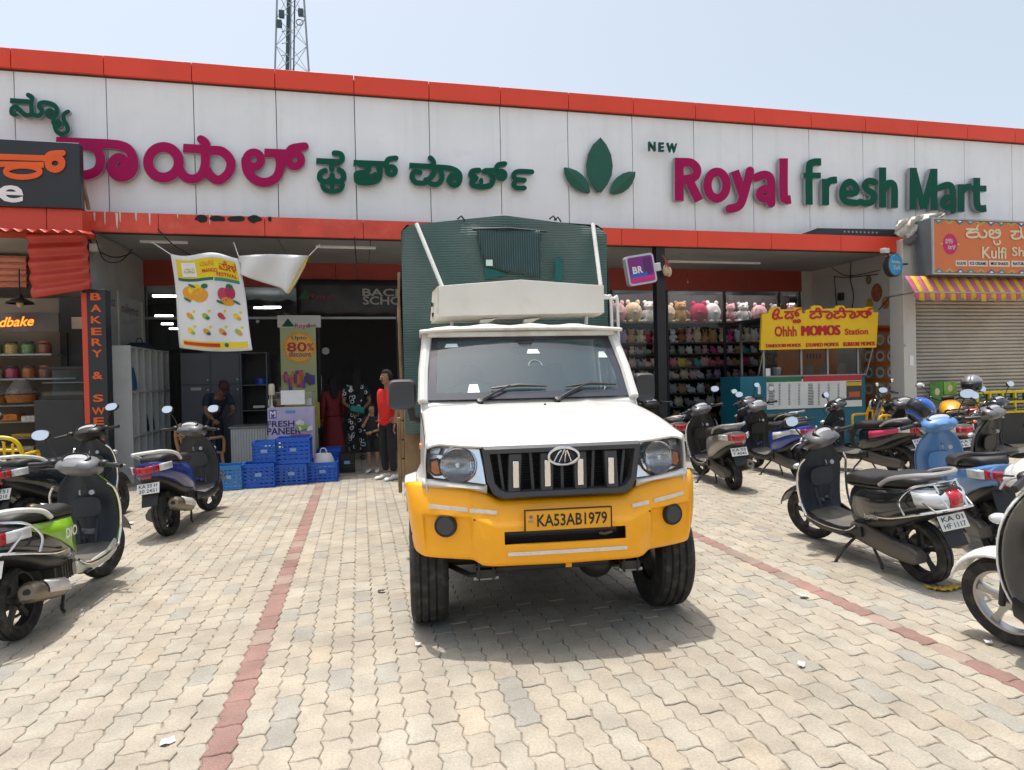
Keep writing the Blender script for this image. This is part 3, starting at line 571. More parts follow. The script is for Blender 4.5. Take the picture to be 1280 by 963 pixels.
# --- windscreen
WSG = glass('windscreen_glass', (.62, .70, .70), 1.85, .01, op=.16, opcol=(.15, .30, .38))  # bluish diffuse share stands in for sky reflected in the glass
def ws(u, t, off=0.): x_ = u*(.712-.037*t); return V((x_, 1.04+.375*t+.05*(u*u)-.05+off*.76, 1.352+.465*t-off*-.62))
US = [-1, -.8, -.5, -.2, 0, .2, .5, .8, 1]
wsf = MB()
R0 = [ws(u, t) for u, t in [(u, 0) for u in US]]
MB().grid([[ws(u*.94, .085+.84*t) for u in US] for t in (0, .25, .5, .75, 1)]).build('windscreen', WSG, truck, smooth=60)
CER = mat('ceramic_band', (.035, .038, .055), .12, var=.03, coat=.4)
fr = MB()
def rr(u, t, k): return ws(u*(1-k*.0), t)
for ua, ub, ta, tb in ((-1, 1, 0, .10), (-1, 1, .905, 1)): fr.grid([[ws(u, t)-V((0, .003, 0)) for u in US] for t in (ta, (ta+tb)/2, tb)])
for sg in (-1, 1): fr.grid([[ws(sg*u, t)-V((0, .003, 0)) for t in (.1, .3, .5, .7, .905)] for u in (.925, .97, 1.0)])
fr.prism([ws(.02+x_, t)-V((0, .004, 0)) for x_, t in ((-.11, .91), (.11, .91), (.055, .81), (-.055, .81))], (0, .002, 0))
wsb = fr.build('windscreen_border', CER, truck, smooth=60)
STK = mat('pale_sticker', (.72, .85, .82), .5)
for u0, u1, t0, t1 in ((-.85, -.70, .80, .86), (.02, .16, .68, .75), (.80, .90, .60, .70), (-.62, -.50, .10, .22)):
    MB().prism([ws(u0, t0)-V((0, .004, .0)), ws(u1, t0)-V((0, .004, 0)), ws(u1-.02, t1)-V((0, .004, 0)), ws(u0+.02, t1)-V((0, .004, 0))], (0, .002, 0)).build('windscreen_sticker', STK, wsb, smooth=0)
MB().tube([ws(.09+.07*cos(t), .48+.09*sin(t))-V((0, .003, 0)) for t in [pi*i/14 for i in range(15)]], .004, 5).build('windscreen_decal', C(.30, .36, .38, .5), wsb)
# wipers
for px, ex, b0, b1 in ((-.36, -.14, -.27, .11), (.18, .40, .245, .61)):
    w_ = thing('wiper', '', '') if False else None
    p0 = V((px, .985, 1.335)); u_ = ex/.69; p1 = ws(u_, .17)-V((0, .03, -.012))
    o = MB().tube([p0, p0.lerp(p1, .5)+V((0, -.005, .008)), p1], [.013, .009, .006], 8).build('wiper_arm', BLACK, truck)
    MB().lathe([(0, .02), (.02, .018), (.022, -.02)], p0, V((0, -.6, .8)), 12).build('wiper_pivot', BLACK, o)
    MB().tube([ws(b0/.69, .135)-V((0, .018, -.01)), ws((b0+b1)/2/.69, .17)-V((0, .026, -.012)), ws(b1/.69, .15)-V((0, .018, -.01))], [.006, .013, .006], 6).build('wiper_blade', BLACK, o)
# --- roof
def roofp(u, v): 
    e = abs(u); return V((u*.755, 1.30+v*.72, 1.845+.045*(1-e**4)*min(1, .35+v*3)+.008*math.sin(u*14)*(v > .1)-.012*(v == 0)))
uu2 = [-1, -.97, -.93, -.85]+[i/10 for i in range(-7, 8)]+[.85, .93, .97, 1]
MB().grid([[roofp(u, v) for u in uu2] for v in (0, .03, .1, .2, .4, .7, 1)]).build('roof', TWR, truck, smooth=60, solid=.02)
MB().b2((-.70, 1.33, 1.80), (.70, 1.42, 1.842)).build('roof_header', TWR, truck, bevel=.01)
MB().b2((-.745, 1.96, .5), (.745, 2.0, 1.86)).build('cab_back', TW, truck, bevel=.01)
# --- interior
DASH = mat('dashboard', (.05, .065, .055), .75); CLOTH = mat('dash_cloth', (.10, .26, .17), .9, bump=.3)
MB().b2((-.69, 1.08, 1.05), (.69, 1.40, 1.30)).build('dashboard', DASH, truck, bevel=.04)
MB().grid([[V((x_, y, 1.335+.035*sin(x_*5+y*3)+(.10*math.exp(-((x_+.36)/.2)**2) if y > 1.2 else 0))) for x_ in [-.66+.06*i for i in range(23)]] for y in (1.06, 1.15, 1.25, 1.38, 1.44)]).build('dash_cover', CLOTH, truck, smooth=60)
MB().tube([(-.36+.19*cos(t), 1.50+.10*sin(t), 1.33+.16*sin(t)) for t in [2*pi*i/24 for i in range(24)]], .016, 8, closed=True).build('steering_wheel', BLACK, truck)
for x_ in (-.36, .33):
    s1 = MB(); s1.loft([[V((x_+w*cx_, y+d*sy_, z)) for cx_, sy_ in ((-1, -1), (1, -1), (1, 1), (-1, 1))] for z, w, d, y in ((.8, .24, .06, 1.72), (1.2, .25, .07, 1.78), (1.42, .21, .05, 1.83), (1.47, .12, .04, 1.84), (1.62, .12, .04, 1.86))]); s1.build('seat', mat('seat_cloth', (.10, .11, .12), .9), truck, sub=2, bevel=.0)
MB().ell((.02, 1.45, 1.70), (.10, .02, .035)).build('interior_mirror', BLACK, truck)
# --- mirrors
for s, x0, x1, z0, z1 in ((-1, -.985, -.79, 1.285, 1.50), (1, .80, .955, 1.30, 1.51)):
    cx_, cz = (x0+x1)/2, (z0+z1)/2; hw, hh = (x1-x0)/2, (z1-z0)/2
    def sec(y, k): return [V((cx_+hw*k*(abs(cos(t))**.4)*(1 if cos(t) >= 0 else -1), y, cz+hh*k*(abs(sin(t))**.4)*(1 if sin(t) >= 0 else -1))) for t in [2*pi*i/24 for i in range(24)]]
    o = MB().loft([sec(1.17, .55), sec(1.155, .86), sec(1.175, .98), sec(1.23, 1), sec(1.25, .97)]).build('door_mirror', TGP, truck, smooth=50)
    MB().loft([sec(1.252, .88), sec(1.256, .86)]).build('mirror_glass', CHROME, o)
    MB().tube([(cx_+.06*-s, 1.20, z0+.01), (cx_-s*.07, 1.2, z0-.06), (s*.75, 1.24, z0-.075)], [.03, .026, .03], 8).build('mirror_arm', TBK, o)
MB().lathe([(0, .012), (.02, .01), (.022, 0)], (-.765, .86, 1.06), -X, 10).build('side_repeater', AMB, truck)
# --- wheels
def truck_wheel(xc, yc):
    r, w = .365, .112; o = MB(); prof = [(.20, -w*.8), (.235, -w*.98), (.30, -w), (.345, -w*.93), (.362, -w*.78)]
    pr = prof[:]
    for a in (-.60, -.2, .2, .60): pr += [(r, (a-.15)*w), (r, (a+.10)*w), (r-.011, (a+.115)*w), (r-.011, (a+.165)*w)] if a < .5 else [(r, (a-.15)*w), (r, (a+.1)*w)]
    pr += [(q, -h) for q, h in prof[::-1]]
    t = o.lathe(pr, (xc, yc, r), X, 56).build('wheel', RUBBER, truck, smooth=30)
    MB().lathe([(.0, -.02), (.07, -.03), (.10, .01), (.15, .02), (.19, .0), (.205, -.06), (.212, -.085)], (xc, yc, r), X if xc > 0 else -X, 32).build('rim', STEEL, t); MB().lathe([(.205, -.085), (.205, .085)], (xc, yc, r), X, 32).build('rim_barrel', DARK, t)
    return t
for xc in (-.735, .765): truck_wheel(xc, .645)
for xc in (-.72, .72): truck_wheel(xc, 3.65)
# --- under the front
MB().tube([(-.62, .66, .36), (.66, .66, .36)], .04, 10).build('front_axle', DARK, truck); MB().ell((.28, .45, .36), (.11, .13, .10)).build('differential', DARK, truck)
for s in (-1, 1):
    MB().b2((s*.42-.035, .1, .46), (s*.42+.035, 4.7, .56)).build('chassis_rail', DARK, truck, bevel=.005)
    o = MB().b2((s*.42-.045, .16, .36), (s*.42-.035, .22, .52)).b2((s*.42+.035, .16, .36), (s*.42+.045, .22, .52)).box((s*.42, .19, .40), (.11, .05, .05)).build('spring_shackle', DARK, truck, bevel=.004)
    MB().tube([(s*.42-.07, .185, .372), (s*.42+.07, .185, .372)], .012, 8).build('shackle_bolt', STEEL, o)
    MB().tube(crom([(s*.42, .2, .43), (s*.42, .65, .33), (s*.42, 1.15, .45)], 6), .03, 6).build('leaf_spring', DARK, truck)
    MB().tube([(s*.34, .26, .38), (s*.5, .30, .36), (s*.64, .5, .38)], .016, 6).build('steering_link', DARK, truck)
MB().tube([(-.36, .24, .405), (.3, .24, .415)], .026, 10).build('cross_tube', DARK, truck)
MB().box((.06, .205, .415), (.035, .012, .03)).build('yellow_tag', TY, truck)
MB().b2((-.4, .8, .38), (.3, 1.6, .8)).build('engine_sump', DARK, truck, bevel=.04)
MB().tube([(-.5, 3.65, .36), (.5, 3.65, .36)], .06, 10).build('rear_axle', DARK, truck)
# --- cargo bed and cover
TARP = bpy.data.materials.new('green_net_tarp'); TARP.use_nodes = True; _n = TARP.node_tree.nodes; _l = TARP.node_tree.links; _b = _n['Principled BSDF']; _b.inputs['Roughness'].default_value = .55
_t = _n.new('ShaderNodeTexCoord'); _w = _n.new('ShaderNodeTexWave'); _w.bands_direction = 'Z'; _w.inputs['Scale'].default_value = 15; _w.inputs['Distortion'].default_value = 1.0; _w.inputs['Detail'].default_value = 2; _w.inputs['Detail Scale'].default_value = .6; _l.new(_t.outputs['Object'], _w.inputs['Vector'])
_z1 = _n.new('ShaderNodeTexNoise'); _z1.inputs['Scale'].default_value = 2.2; _z1.inputs['Detail'].default_value = 6; _l.new(_t.outputs['Object'], _z1.inputs['Vector'])
_r1 = _n.new('ShaderNodeValToRGB'); _r1.color_ramp.elements[0].position = .38; _r1.color_ramp.elements[0].color = (.052, .128, .118, 1); _r1.color_ramp.elements[1].position = .66; _r1.color_ramp.elements[1].color = (.098, .152, .142, 1); _l.new(_z1.outputs[0], _r1.inputs[0])
_m = _n.new('ShaderNodeMix'); _m.data_type = 'RGBA'; _m.blend_type = 'MULTIPLY'; _m.inputs[0].default_value = .3; _l.new(_r1.outputs[0], _m.inputs[6]); _l.new(_w.outputs[0], _m.inputs[7]); _l.new(_m.outputs[2], _b.inputs['Base Color'])
_p = _n.new('ShaderNodeBump'); _p.inputs['Strength'].default_value = .4; _p.inputs['Distance'].default_value = .012; _l.new(_w.outputs[1], _p.inputs['Height']); _l.new(_p.outputs[0], _b.inputs['Normal'])
rt = random.Random(11)
def tarp_sec(y, jit):
    P = [(-.885, 1.30), (-.895, 1.7), (-.90, 2.2), (-.895, 2.62), (-.875, 2.72), (-.83, 2.765), (-.45, 2.815), (-.04, 2.868), (.4, 2.825), (.78, 2.785), (.825, 2.76), (.85, 2.66), (.865, 2.2), (.86, 1.7), (.855, 1.30)]
    return [V((x_+rt.uniform(-1, 1)*.014*jit, y+rt.uniform(-1, 1)*.004*jit, z+rt.uniform(-1, 1)*.012*jit)) for x_, z in P]
b = MB(); ycs = [2.03, 2.05, 2.4, 2.8, 3.2, 3.6, 4.0, 4.4, 4.75, 4.8]
S_ = [tarp_sec(y, 1) for y in ycs]; b.grid(S_)
# front and back sheets with shallow wrinkles
for yy, S0 in ((2.028, S_[0]), (4.803, S_[-1])):
    rows = []
    for k in range(25):
        z = 1.05+(2.868-1.05)*k/24; row = []
        for i in range(25):
            u = -1+2*i/24; x_ = -.015+u*.875; ztop = 2.765+.10*(1-abs(u+.02)); zz = min(z, ztop) if k < 24 else ztop
            if abs(u) > .96: zz = min(zz, 2.72)
            w_ = .016*sin(5*u+z*2.2)+.010*sin(11*u-4*z)+.007*sin(23*u+7*z)-.02*sin(pi*(u+1)/2)*sin(pi*(z-1.05)/1.8)+.022*math.exp(-((z-1.7-.25*(u+1))/.03)**2)*(u < -.6)
            row.append(V((x_, yy+w_*(1 if k < 23 else 0), zz)))
        rows.append(row)
    b.grid(rows)
cover = b.build('cargo_cover', TARP, truck, smooth=50, fix=False)
PATCH = bpy.data.materials.new('vertical_net_patch'); PATCH.use_nodes = True; _n = PATCH.node_tree.nodes; _l = PATCH.node_tree.links; _b = _n['Principled BSDF']; _b.inputs['Roughness'].default_value = .5
_t = _n.new('ShaderNodeTexCoord'); _w = _n.new('ShaderNodeTexWave'); _w.bands_direction = 'X'; _w.inputs['Scale'].default_value = 16; _w.inputs['Distortion'].default_value = .8; _l.new(_t.outputs['Object'], _w.inputs['Vector']); _r1 = _n.new('ShaderNodeValToRGB'); _r1.color_ramp.elements[0].color = (.010, .035, .036, 1); _r1.color_ramp.elements[1].color = (.05, .11, .11, 1); _l.new(_w.outputs[0], _r1.inputs[0]); _l.new(_r1.outputs[0], _b.inputs['Base Color'])
_p = _n.new('ShaderNodeBump'); _p.inputs['Strength'].default_value = .6; _p.inputs['Distance'].default_value = .01; _l.new(_w.outputs[1], _p.inputs['Height']); _l.new(_p.outputs[0], _b.inputs['Normal'])
TL_ = [(-.275, 2.735), (.275, 2.735)]; BL_ = [(-.20, 2.42), (.262, 2.325)]
rows = []
for k in range(11):
    t = k/10; row = []
    for i in range(15):
        u = i/14; a = V((TL_[0][0]+(TL_[1][0]-TL_[0][0])*u, 0, 2.735)); c_ = V((BL_[0][0]+(BL_[1][0]-BL_[0][0])*u, 0, BL_[0][1]+(BL_[1][1]-BL_[0][1])*u)); p_ = a.lerp(c_, t)
        row.append(V((p_.x+.004*sin(17*t+u*5), 1.975-.014*sin(6*u+4*t)*t-.014*sin(13*u+9*t)*t-.01*t, p_.z+.006*sin(11*u))))
    rows.append(row)
MB().grid(rows).build('net_patch', PATCH, cover, smooth=60, solid=.003)
MB().tube([(-.30, 1.978, 2.735), (.0, 1.97, 2.745), (.33, 1.985, 2.722)], .008, 6).build('patch_rope', TBK, cover)
MB().box((-.17, 1.945, 2.45), (.055, .004, .05)).build('patch_tag', STK, cover)
MB().prism([V((-.22, 1.985, 2.6)), V((-.19, 1.985, 2.42)), V((-.0, 1.985, 2.36)), V((-.2, 1.985, 2.32))], (0, .004, 0)).build('teal_patch', mat('teal_cloth', (.004, .12, .11), .7), cover, smooth=0)
MB().prism([V((.40, 1.99, 2.5)), V((.46, 1.99, 2.5)), V((.45, 1.99, 2.3)), V((.39, 1.99, 2.3))], (0, .004, 0)).build('teal_patch', bpy.data.materials['teal_cloth'], cover, smooth=0)
for x_, z in ((-.42, 2.835), (.36, 2.845), (.40, 2.835)): MB().tube([(x_, 2.02, z-.01), (x_+.03, 2.0, z+.012), (x_+.06, 2.02, z-.02)], .008, 5).build('tie_knot', TBK, cover)
# bed
MB().b2((-.90, 2.06, .56), (.90, 4.82, .66)).build('bed_floor', DARK, truck, bevel=.008)
for s in (-1, 1):
    for k in range(4): MB().b2((s*.915-.014, 2.08, .68+k*.16), (s*.915+.014, 4.8, .83+k*.16)).build('side_board', WOOD, truck, bevel=.005)
    for y in (2.12, 2.9, 3.7, 4.6): MB().b2((s*.945-.015, y-.035, .55), (s*.945+.015, y+.035, 1.36 if y > 2.3 else 1.18)).build('side_stake', WOOD, truck, bevel=.004)
MB().b2((-.9, 2.065, .66), (.9, 2.085, 1.28)).build('headboard', WOOD, truck, bevel=.005); MB().b2((-.9, 4.8, .66), (.9, 4.82, 1.28)).build('tail_board', WOOD, truck, bevel=.005)
for y in (3.9, 4.1): MB().tube(crom([(-.955, y, 1.35), (-.965, y, 2.0), (-.955, y, 2.68)], 4), .016 if y > 4 else .022, 6).build('side_pole', WHITEP if y > 4 else WOOD, truck)
MB().tube(crom([(-.97, 3.99, 1.6), (-.945, 3.97, 1.9), (-.985, 3.98, 2.2), (-.95, 3.97, 2.55)], 5), .012, 5).build('pole_rope', WOOD, truck)
for q in ([(-.76, 1.985, 2.775), (-.565, 1.83, 2.23)], [(.73, 1.985, 2.79), (.735, 1.80, 2.24)]): MB().tube(q, .017, 10).build('sign_strut', WHITEP, truck)
for dx in (0, .055): MB().tube(crom([(.76+dx*.4, 1.93, 2.175-dx*.4), (.83+dx, 1.93, 2.165-dx*.3), (.86+dx, 1.93, 2.12), (.865+dx, 1.93, 1.6)], 5), .013, 8).build('guard_pipe', WHITEP, truck)
# --- sign board over the cab
P = [(-.61, 1.985), (.71, 2.005), (.71, 2.215), (.04, 2.262), (-.60, 2.215)]
bd = MB().prism([V((x_, 1.62, z)) for x_, z in P], (0, .02, 0)).build('roof_board', mat('board_white', (.66, .65, .60), .45, var=.04, dirt=.18, dcol=(.5, .4, .28)), truck, bevel=.003)
MB().grid([[V((-.61, 1.62, 1.986)), V((.71, 1.62, 2.004))], [V((-.66, 1.72, 1.95)), V((.70, 1.72, 1.99))], [V((-.66, 1.9, 1.95)), V((.70, 1.9, 1.99))]]).build('board_underside', TWR, bd, solid=.01, smooth=0)
MB().grid([[V((-.612, 1.625, 1.986)), V((-.602, 1.625, 2.214))], [V((-.665, 1.74, 1.955)), V((-.645, 1.74, 2.18))]]).build('board_end', TWR, bd, solid=.01, smooth=0)
for x_ in (-.2, .15): MB().prism([V((x_-.08, 1.67, 1.955)), V((x_+.05, 1.67, 1.965)), V((x_-.03, 1.67, 1.925)), V((x_-.09, 1.67, 1.93))], (0, .04, 0)).build('torn_edge', TWR, bd, smooth=0)
for x_ in (-.5, .6): MB().tube([(x_, 1.8, 1.87), (x_, 1.76, 2.0)], .015, 6).build('board_leg', WHITEP, bd)
for x_, z in ((-.655, 2.08), (-.652, 2.0)): MB().box((x_, 1.70, z), (.012, .03, .03)).build('board_hinge', TBK, bd)
# ================================================================ two-wheelers (local: x forward, y left, z up)
SEATM = mat('seat_vinyl', (.016, .016, .017), .55, var=.15, bump=.15, bs=200, dirt=.25, dcol=(.07, .06, .05)); TAILR = mat('tail_red', (.45, .008, .02), .18, coat=.6); CLEAR = mat('clear_lamp', (.62, .64, .66), .15, .3, coat=.5); MIRG = mat('mirror_glass', (.9, .92, .94), .02, 1., var=0); PLATEW = mat('plate_white', (.76, .76, .74), .4, var=.05, dirt=.15); ENG = mat('engine_alloy', (.12, .115, .105), .5, .5, dirt=.6, dcol=(.16, .12, .08)); EXH = mat('exhaust', (.22, .19, .15), .4, .7, dirt=.5, dcol=(.3, .2, .11)); FOOT = mat('footboard', (.10, .095, .085), .8, dirt=.6, dcol=(.25, .2, .15)); INK = mat('ink', (.01, .01, .012), .6)
def super_sec(x, w, z0, z1, n=20, e=.75, tilt=0.):
    c = (z0+z1)/2; h = (z1-z0)/2; out = []
    for i in range(n):
        t = 2*pi*i/n; sy = (abs(cos(t))**e)*(1 if cos(t) >= 0 else -1); sz = (abs(sin(t))**e)*(1 if sin(t) >= 0 else -1)
        out.append(V((x+tilt*sz*h, w*sy, c+h*sz)))
    return out
def wheel2(name, root, c, r, w, rim, axis=None, steer=None, spokes=5, rimr=.72):
    b = MB(); k = w/2; R0 = r*rimr
    b.lathe([(R0, -k*.62), (r*.82, -k*.95), (r*.92, -k), (r*.975, -k*.72), (r-.002, -k*.45), (r-.010, -k*.40), (r-.010, -k*.30), (r, -k*.25), (r, k*.25), (r-.010, k*.30), (r-.010, k*.4), (r-.002, k*.45), (r*.975, k*.72), (r*.92, k), (r*.82, k*.95), (R0, k*.62)], c, Y, 40)
    # tread cuts
    m_ = MB(); m_.lathe([(R0*1.02, -k*.62), (R0*.93, -k*.55), (R0*.9, 0), (R0*.93, k*.55), (R0*1.02, k*.62)], c, Y, 32); m_.lathe([(.0, -k*.8), (.035, -k*.8), (.045, -k*.4), (.045, k*.4), (.035, k*.8), (0, k*.8)], c, Y, 16)
    for i in range(spokes):
        a = 2*pi*i/spokes+.3; d = V((cos(a), 0, sin(a))); t = V((-sin(a), 0, cos(a)))
        m_.loft([[c+d*q+t*wd+Y*yy for wd, yy in ((-ww, -hh), (ww, -hh), (ww, hh), (-ww, hh))] for q, ww, hh in ((.03, .022, k*.3), (R0*.55, .014, k*.22), (R0*.95, .022, k*.3))])
    if steer: b.xf(steer); m_.xf(steer)
    o = b.build(name, RUBBER, root, smooth=28); m_.build('rim', rim, o, smooth=35); return o
def scooter(label, pos, head, body, inner=None, accent=None, lean=-6, steer=0, plate=None, tail='wide', rail='grey', guard=False, rguard=False, mirrors=(1, 1), cowl=None, fender=None, r=.228, stand='side', script=None, script2=None, sidecol=None, sstripe=None, dash=True, rimm=None, seat=None, box=True, chromeedge=False, glove=False, tone=None, exhaust=True, turn=True, zs=1.):
    root = thing('scooter', label, 'scooter', (pos[0], pos[1], 0), RAD(head), 'two-wheelers parked outside the shops'); root.rotation_euler = (RAD(lean), 0, RAD(head))
    inner = inner or BLACK; cowl = cowl or BLACK; fender = fender or body; sidecol = sidecol or body; rimm = rimm or DARK
    xr, xf = -.63, .64; RAKE = V((-.42, 0, .91)).normalized(); pv = V((.56, 0, .55))
    ST = MX.Translation(pv) @ MX.Rotation(RAD(steer), 4, RAKE) @ MX.Translation(-pv)
    railm = {'grey': C(.34, .34, .35, .4, .3), 'black': BLACK, 'chrome': CHROME, 'white': C(.7, .7, .68, .4)}[rail]
    # wheels
    wheel2('rear_wheel', root, V((xr, 0, r)), r, .10, rimm); wheel2('front_wheel', root, V((xf, 0, r)), r, .092, rimm, steer=ST)
    # front apron, outer skin and inner shield
    prof = [(.28, .40, .155, .07), (.34, .445, .175, .09), (.45, .468, .195, .11), (.58, .458, .208, .115), (.70, .432, .210, .11), (.80, .400, .185, .10), (.87, .372, .135, .08), (.92, .352, .085, .055)]
    us_ = [-1, -.9, -.7, -.45, -.2, 0, .2, .45, .7, .9, 1]
    o = MB().grid([[V((x_+bu*(1-abs(u)**2.2), u*w_, z)) for u in us_] for z, x_, w_, bu in prof]).build('front_apron', body, root, smooth=60, solid=.012, sub=1)
    MB().grid([[V((x_-.022+.035*(1-abs(u)**3)-(.05*math.exp(-((u)/.35)**2)*(1 if .4 < z < .8 else .3)), u*w_*.965, z)) for u in us_] for z, x_, w_, bu in prof]).build('inner_shield', inner, root, smooth=60, solid=.012, sub=1)
    if turn:
        for s in (-1, 1): MB().ell((.505, s*.135, .735), (.035, .045, .028), rot('Z', s*-28)).build('front_indicator', CLEAR, o)
    if glove:
        MB().grid([[V((.33-.07*sin(pi*(u+1)/2)**.5, u*.15, z)) for u in us_] for z in (.44, .56)]).build('glove_pocket', FOOT, root, solid=.012, smooth=60)
        MB().lathe([(.0, 0), (.028, 0), (.036, .07), (.033, .07), (.026, .006)], (.30, .03, .55), V((.1, 0.3, 1)), 14).build('paper_cup', PAPER, root)
    pl_ = [(cos(t)*.105*(abs(cos(t))**-.4 if abs(cos(t)) > .05 else 1), sin(t)*.085*(abs(sin(t))**-.4 if abs(sin(t)) > .05 else 1)) for t in [2*pi*i/24 for i in range(24)]]
    MB().prism([V((.402-.1*q-.25*abs(p)**2*4*.1, p, .64+q)) for p, q in pl_], (-.016, 0, 0)).build('glove_lid', inner, root, smooth=40, bevel=.005)
    for s in (-1, 1): MB().tube(crom([V((.372, s*.055, .36)), V((.40, s*.06, .46)), V((.392, s*.075, .54))], 4), .012, 6).build('shield_rib', inner, root)
    # head tube and fork, fender
    b = MB()
    for s in (-1, 1): b.tube([V((xf, s*.062, r)), V((xf-.03, s*.062, r+.14)), V((.53, s*.045, .56))], .017, 8)
    b.tube([V((.54, 0, .5)), V((.40, 0, .93))], .022, 8); b.xf(ST).build('front_fork', DARK, root)
    rows = []
    for i in range(13):
        a = RAD(20+i*10.3); row = []
        for j in range(9):
            t = -pi/2+pi*j/8; rr_ = r+.022+.028*cos(t)**.8 if cos(t) > 0 else r+.02; row.append(V((xf, 0, r))+V((cos(a)*rr_, .078*sin(t), sin(a)*rr_)))
        rows.append(row)
    MB().grid(rows).xf(ST).build('front_mudguard', fender, root, smooth=60, solid=.006)
    # footboard and chassis
    MB().loft([super_sec(x_, w_, z0, z1, 16, .45) for x_, w_, z0, z1 in ((-.16, .13, .255, .315), (.05, .165, .245, .312), (.30, .165, .25, .315), (.42, .145, .27, .34))]).build('footboard', FOOT, root, smooth=40)
    for s in (-1, 1): MB().loft([super_sec(x_, .012, z0, z1, 10, .6) for x_, z0, z1 in ((-.25, .27, .36), (.0, .225, .30), (.28, .225, .31), (.42, .26, .36))]).xf(MX.Translation((0, s*.165, 0))).build('floor_skirt', (C(.5, .5, .42, .4) if tone else BLACK), root, smooth=40)
    # body under seat
    SEC = [(-.10, .125, .30, .66), (-.18, .15, .315, .70), (-.32, .183, .36, .715), (-.48, .197, .43, .725), (-.63, .19, .505, .74), (-.76, .165, .555, .755), (-.88, .125, .60, .765), (-.945, .085, .635, .765)]
    bo = MB().loft([super_sec(x_, w_, z0, z1, 24, .72) for x_, w_, z0, z1 in SEC]).build('side_panels', sidecol, root, smooth=60)
    if accent:
        for s in (-1, 1):
            MB().grid([[V((x_, s*(w_*k+.004), zz)) for zz, k in ((z0+(z1-z0)*.55, 1.0), (z0+(z1-z0)*.72, .985), (z0+(z1-z0)*.84, .93))] for x_, w_, z0, z1 in SEC[2:7]]).build('accent_stripe', accent, bo, smooth=60, solid=.006)
    # lower black tail under body
    MB().loft([super_sec(x_, w_, z0, z1, 14, .7) for x_, w_, z0, z1 in ((-.28, .14, .33, .45), (-.55, .15, .40, .52), (-.80, .12, .52, .62), (-.90, .07, .58, .66))]).build('tail_undertray', BLACK, root, smooth=60)
    # seat
    MB().loft([super_sec(x_, w_, z0, z1, 20, .6) for x_, w_, z0, z1 in ((-.03, .075, .655, .70), (-.06, .105, .655, .745), (-.15, .122, .665, .775), (-.30, .135, .675, .775), (-.42, .145, .69, .785), (-.50, .15, .70, .815), (-.66, .138, .715, .825), (-.76, .11, .73, .815), (-.79, .07, .735, .79))]).build('seat', seat or SEATM, root, smooth=60)
    # grab rail
    gp_ = crom([(-.50, .165, .735), (-.62, .175, .80), (-.80, .15, .845), (-.90, .085, .855), (-.925, 0, .857), (-.90, -.085, .855), (-.80, -.15, .845), (-.62, -.175, .80), (-.50, -.165, .735)], 5)
    MB().tube(gp_, .0165, 8).build('grab_rail', railm, root)
    # tail lamp
    if tail == 'wide':
        rows = [[V((-.972+.178*abs(u)**1.8, u*.19, z+.02*abs(u))) for u in [-1, -.8, -.6, -.3, 0, .3, .6, .8, 1]] for z in (.655, .68, .705, .722)]
        t_ = MB().grid(rows, skip=lambda i, k: k in (0, 1, 6, 7)).build('tail_lamp', TAILR, root, smooth=60, solid=.02)
        for kk in ((0, 1), (6, 7)): MB().grid(rows, skip=lambda i, k, kk=kk: k not in kk).build('tail_indicator', CLEAR, t_, smooth=60, solid=.02)
        MB().box((-.93, 0, .625), (.02, .09, .03)).build('brake_reflector', TAILR, t_, bevel=.006)
    else:      # big triangular cluster, clear corners and red centre
        rows = [[V((-.968+.15*abs(u)**2+dx, u*w_*1.06, z)) for u in [-1, -.75, -.5, -.25, 0, .25, .5, .75, 1]] for z, w_, dx in ((.63, .15, .0), (.665, .175, -.012), (.705, .18, -.008), (.745, .16, .03))]
        t_ = MB().grid(rows, skip=lambda i, k: k < 3 or k > 4).build('tail_lamp', TAILR, root, smooth=60, solid=.02)
        for lo, hi in ((0, 2), (5, 7)): MB().grid(rows, skip=lambda i, k, lo=lo, hi=hi: not lo <= k <= hi).build('tail_indicator', CLEAR, t_, smooth=60, solid=.018)
        MB().lathe([(.0, .016), (.05, .014), (.06, .0), (.07, -.004)], (-.84, 0, .772), Z, 20).build('fuel_cap', BLACK, root)
    # rear mudguard with plate
    pa = rot('Y', 22)
    MB().box(V((-.905, 0, .475)), (.012, .15, .27), pa).build('rear_mudflap', BLACK, root, bevel=.01)
    if plate:
        pc = V((-.932, 0, .52)); po = MB().box(pc, (.006, .205, .105), pa).build('number_plate', PLATEW, root, bevel=.004)
        up_ = pa @ Z; 
        for i, ln in enumerate(plate): MB().text(ln, pc-(pa @ X)*.0042+up_*(.024-.048*i), -Y, up_, .165 if len(ln) > 4 else .12, .034, bold=.01).build('plate_text', INK, po, smooth=0)
    # engine, swing arm, shock, exhaust
    MB().loft([super_sec(x_, .045, z0, z1, 14, .6) for x_, z0, z1 in ((-.10, .22, .36), (-.25, .19, .37), (-.5, .16, .31), (-.68, .16, .30), (-.74, .19, .27))]).xf(MX.Translation((0, .105, 0))).build('transmission_case', ENG, root, smooth=40)
    e = MB(); e.box((-.22, -.01, .33), (.24, .16, .16)); e.tube([(-.13, -.03, .33), (-.02, -.03, .30)], .055, 12)
    for q in range(5): e.box((-.30+.035*q, -.02, .34), (.008, .2, .2))
    e.build('engine', ENG, root, bevel=.006)
    MB().tube([V((-.60, .09, .26)), V((-.50, .09, .58))], .022, 8).tube([V((-.585, .09, .31))+(V((.085, 0, .27))*(i/36))+V((.032*cos(i*1.05), .032*sin(i*1.05), 0)) for i in range(37)], .006, 5).build('shock_absorber', DARK, root)
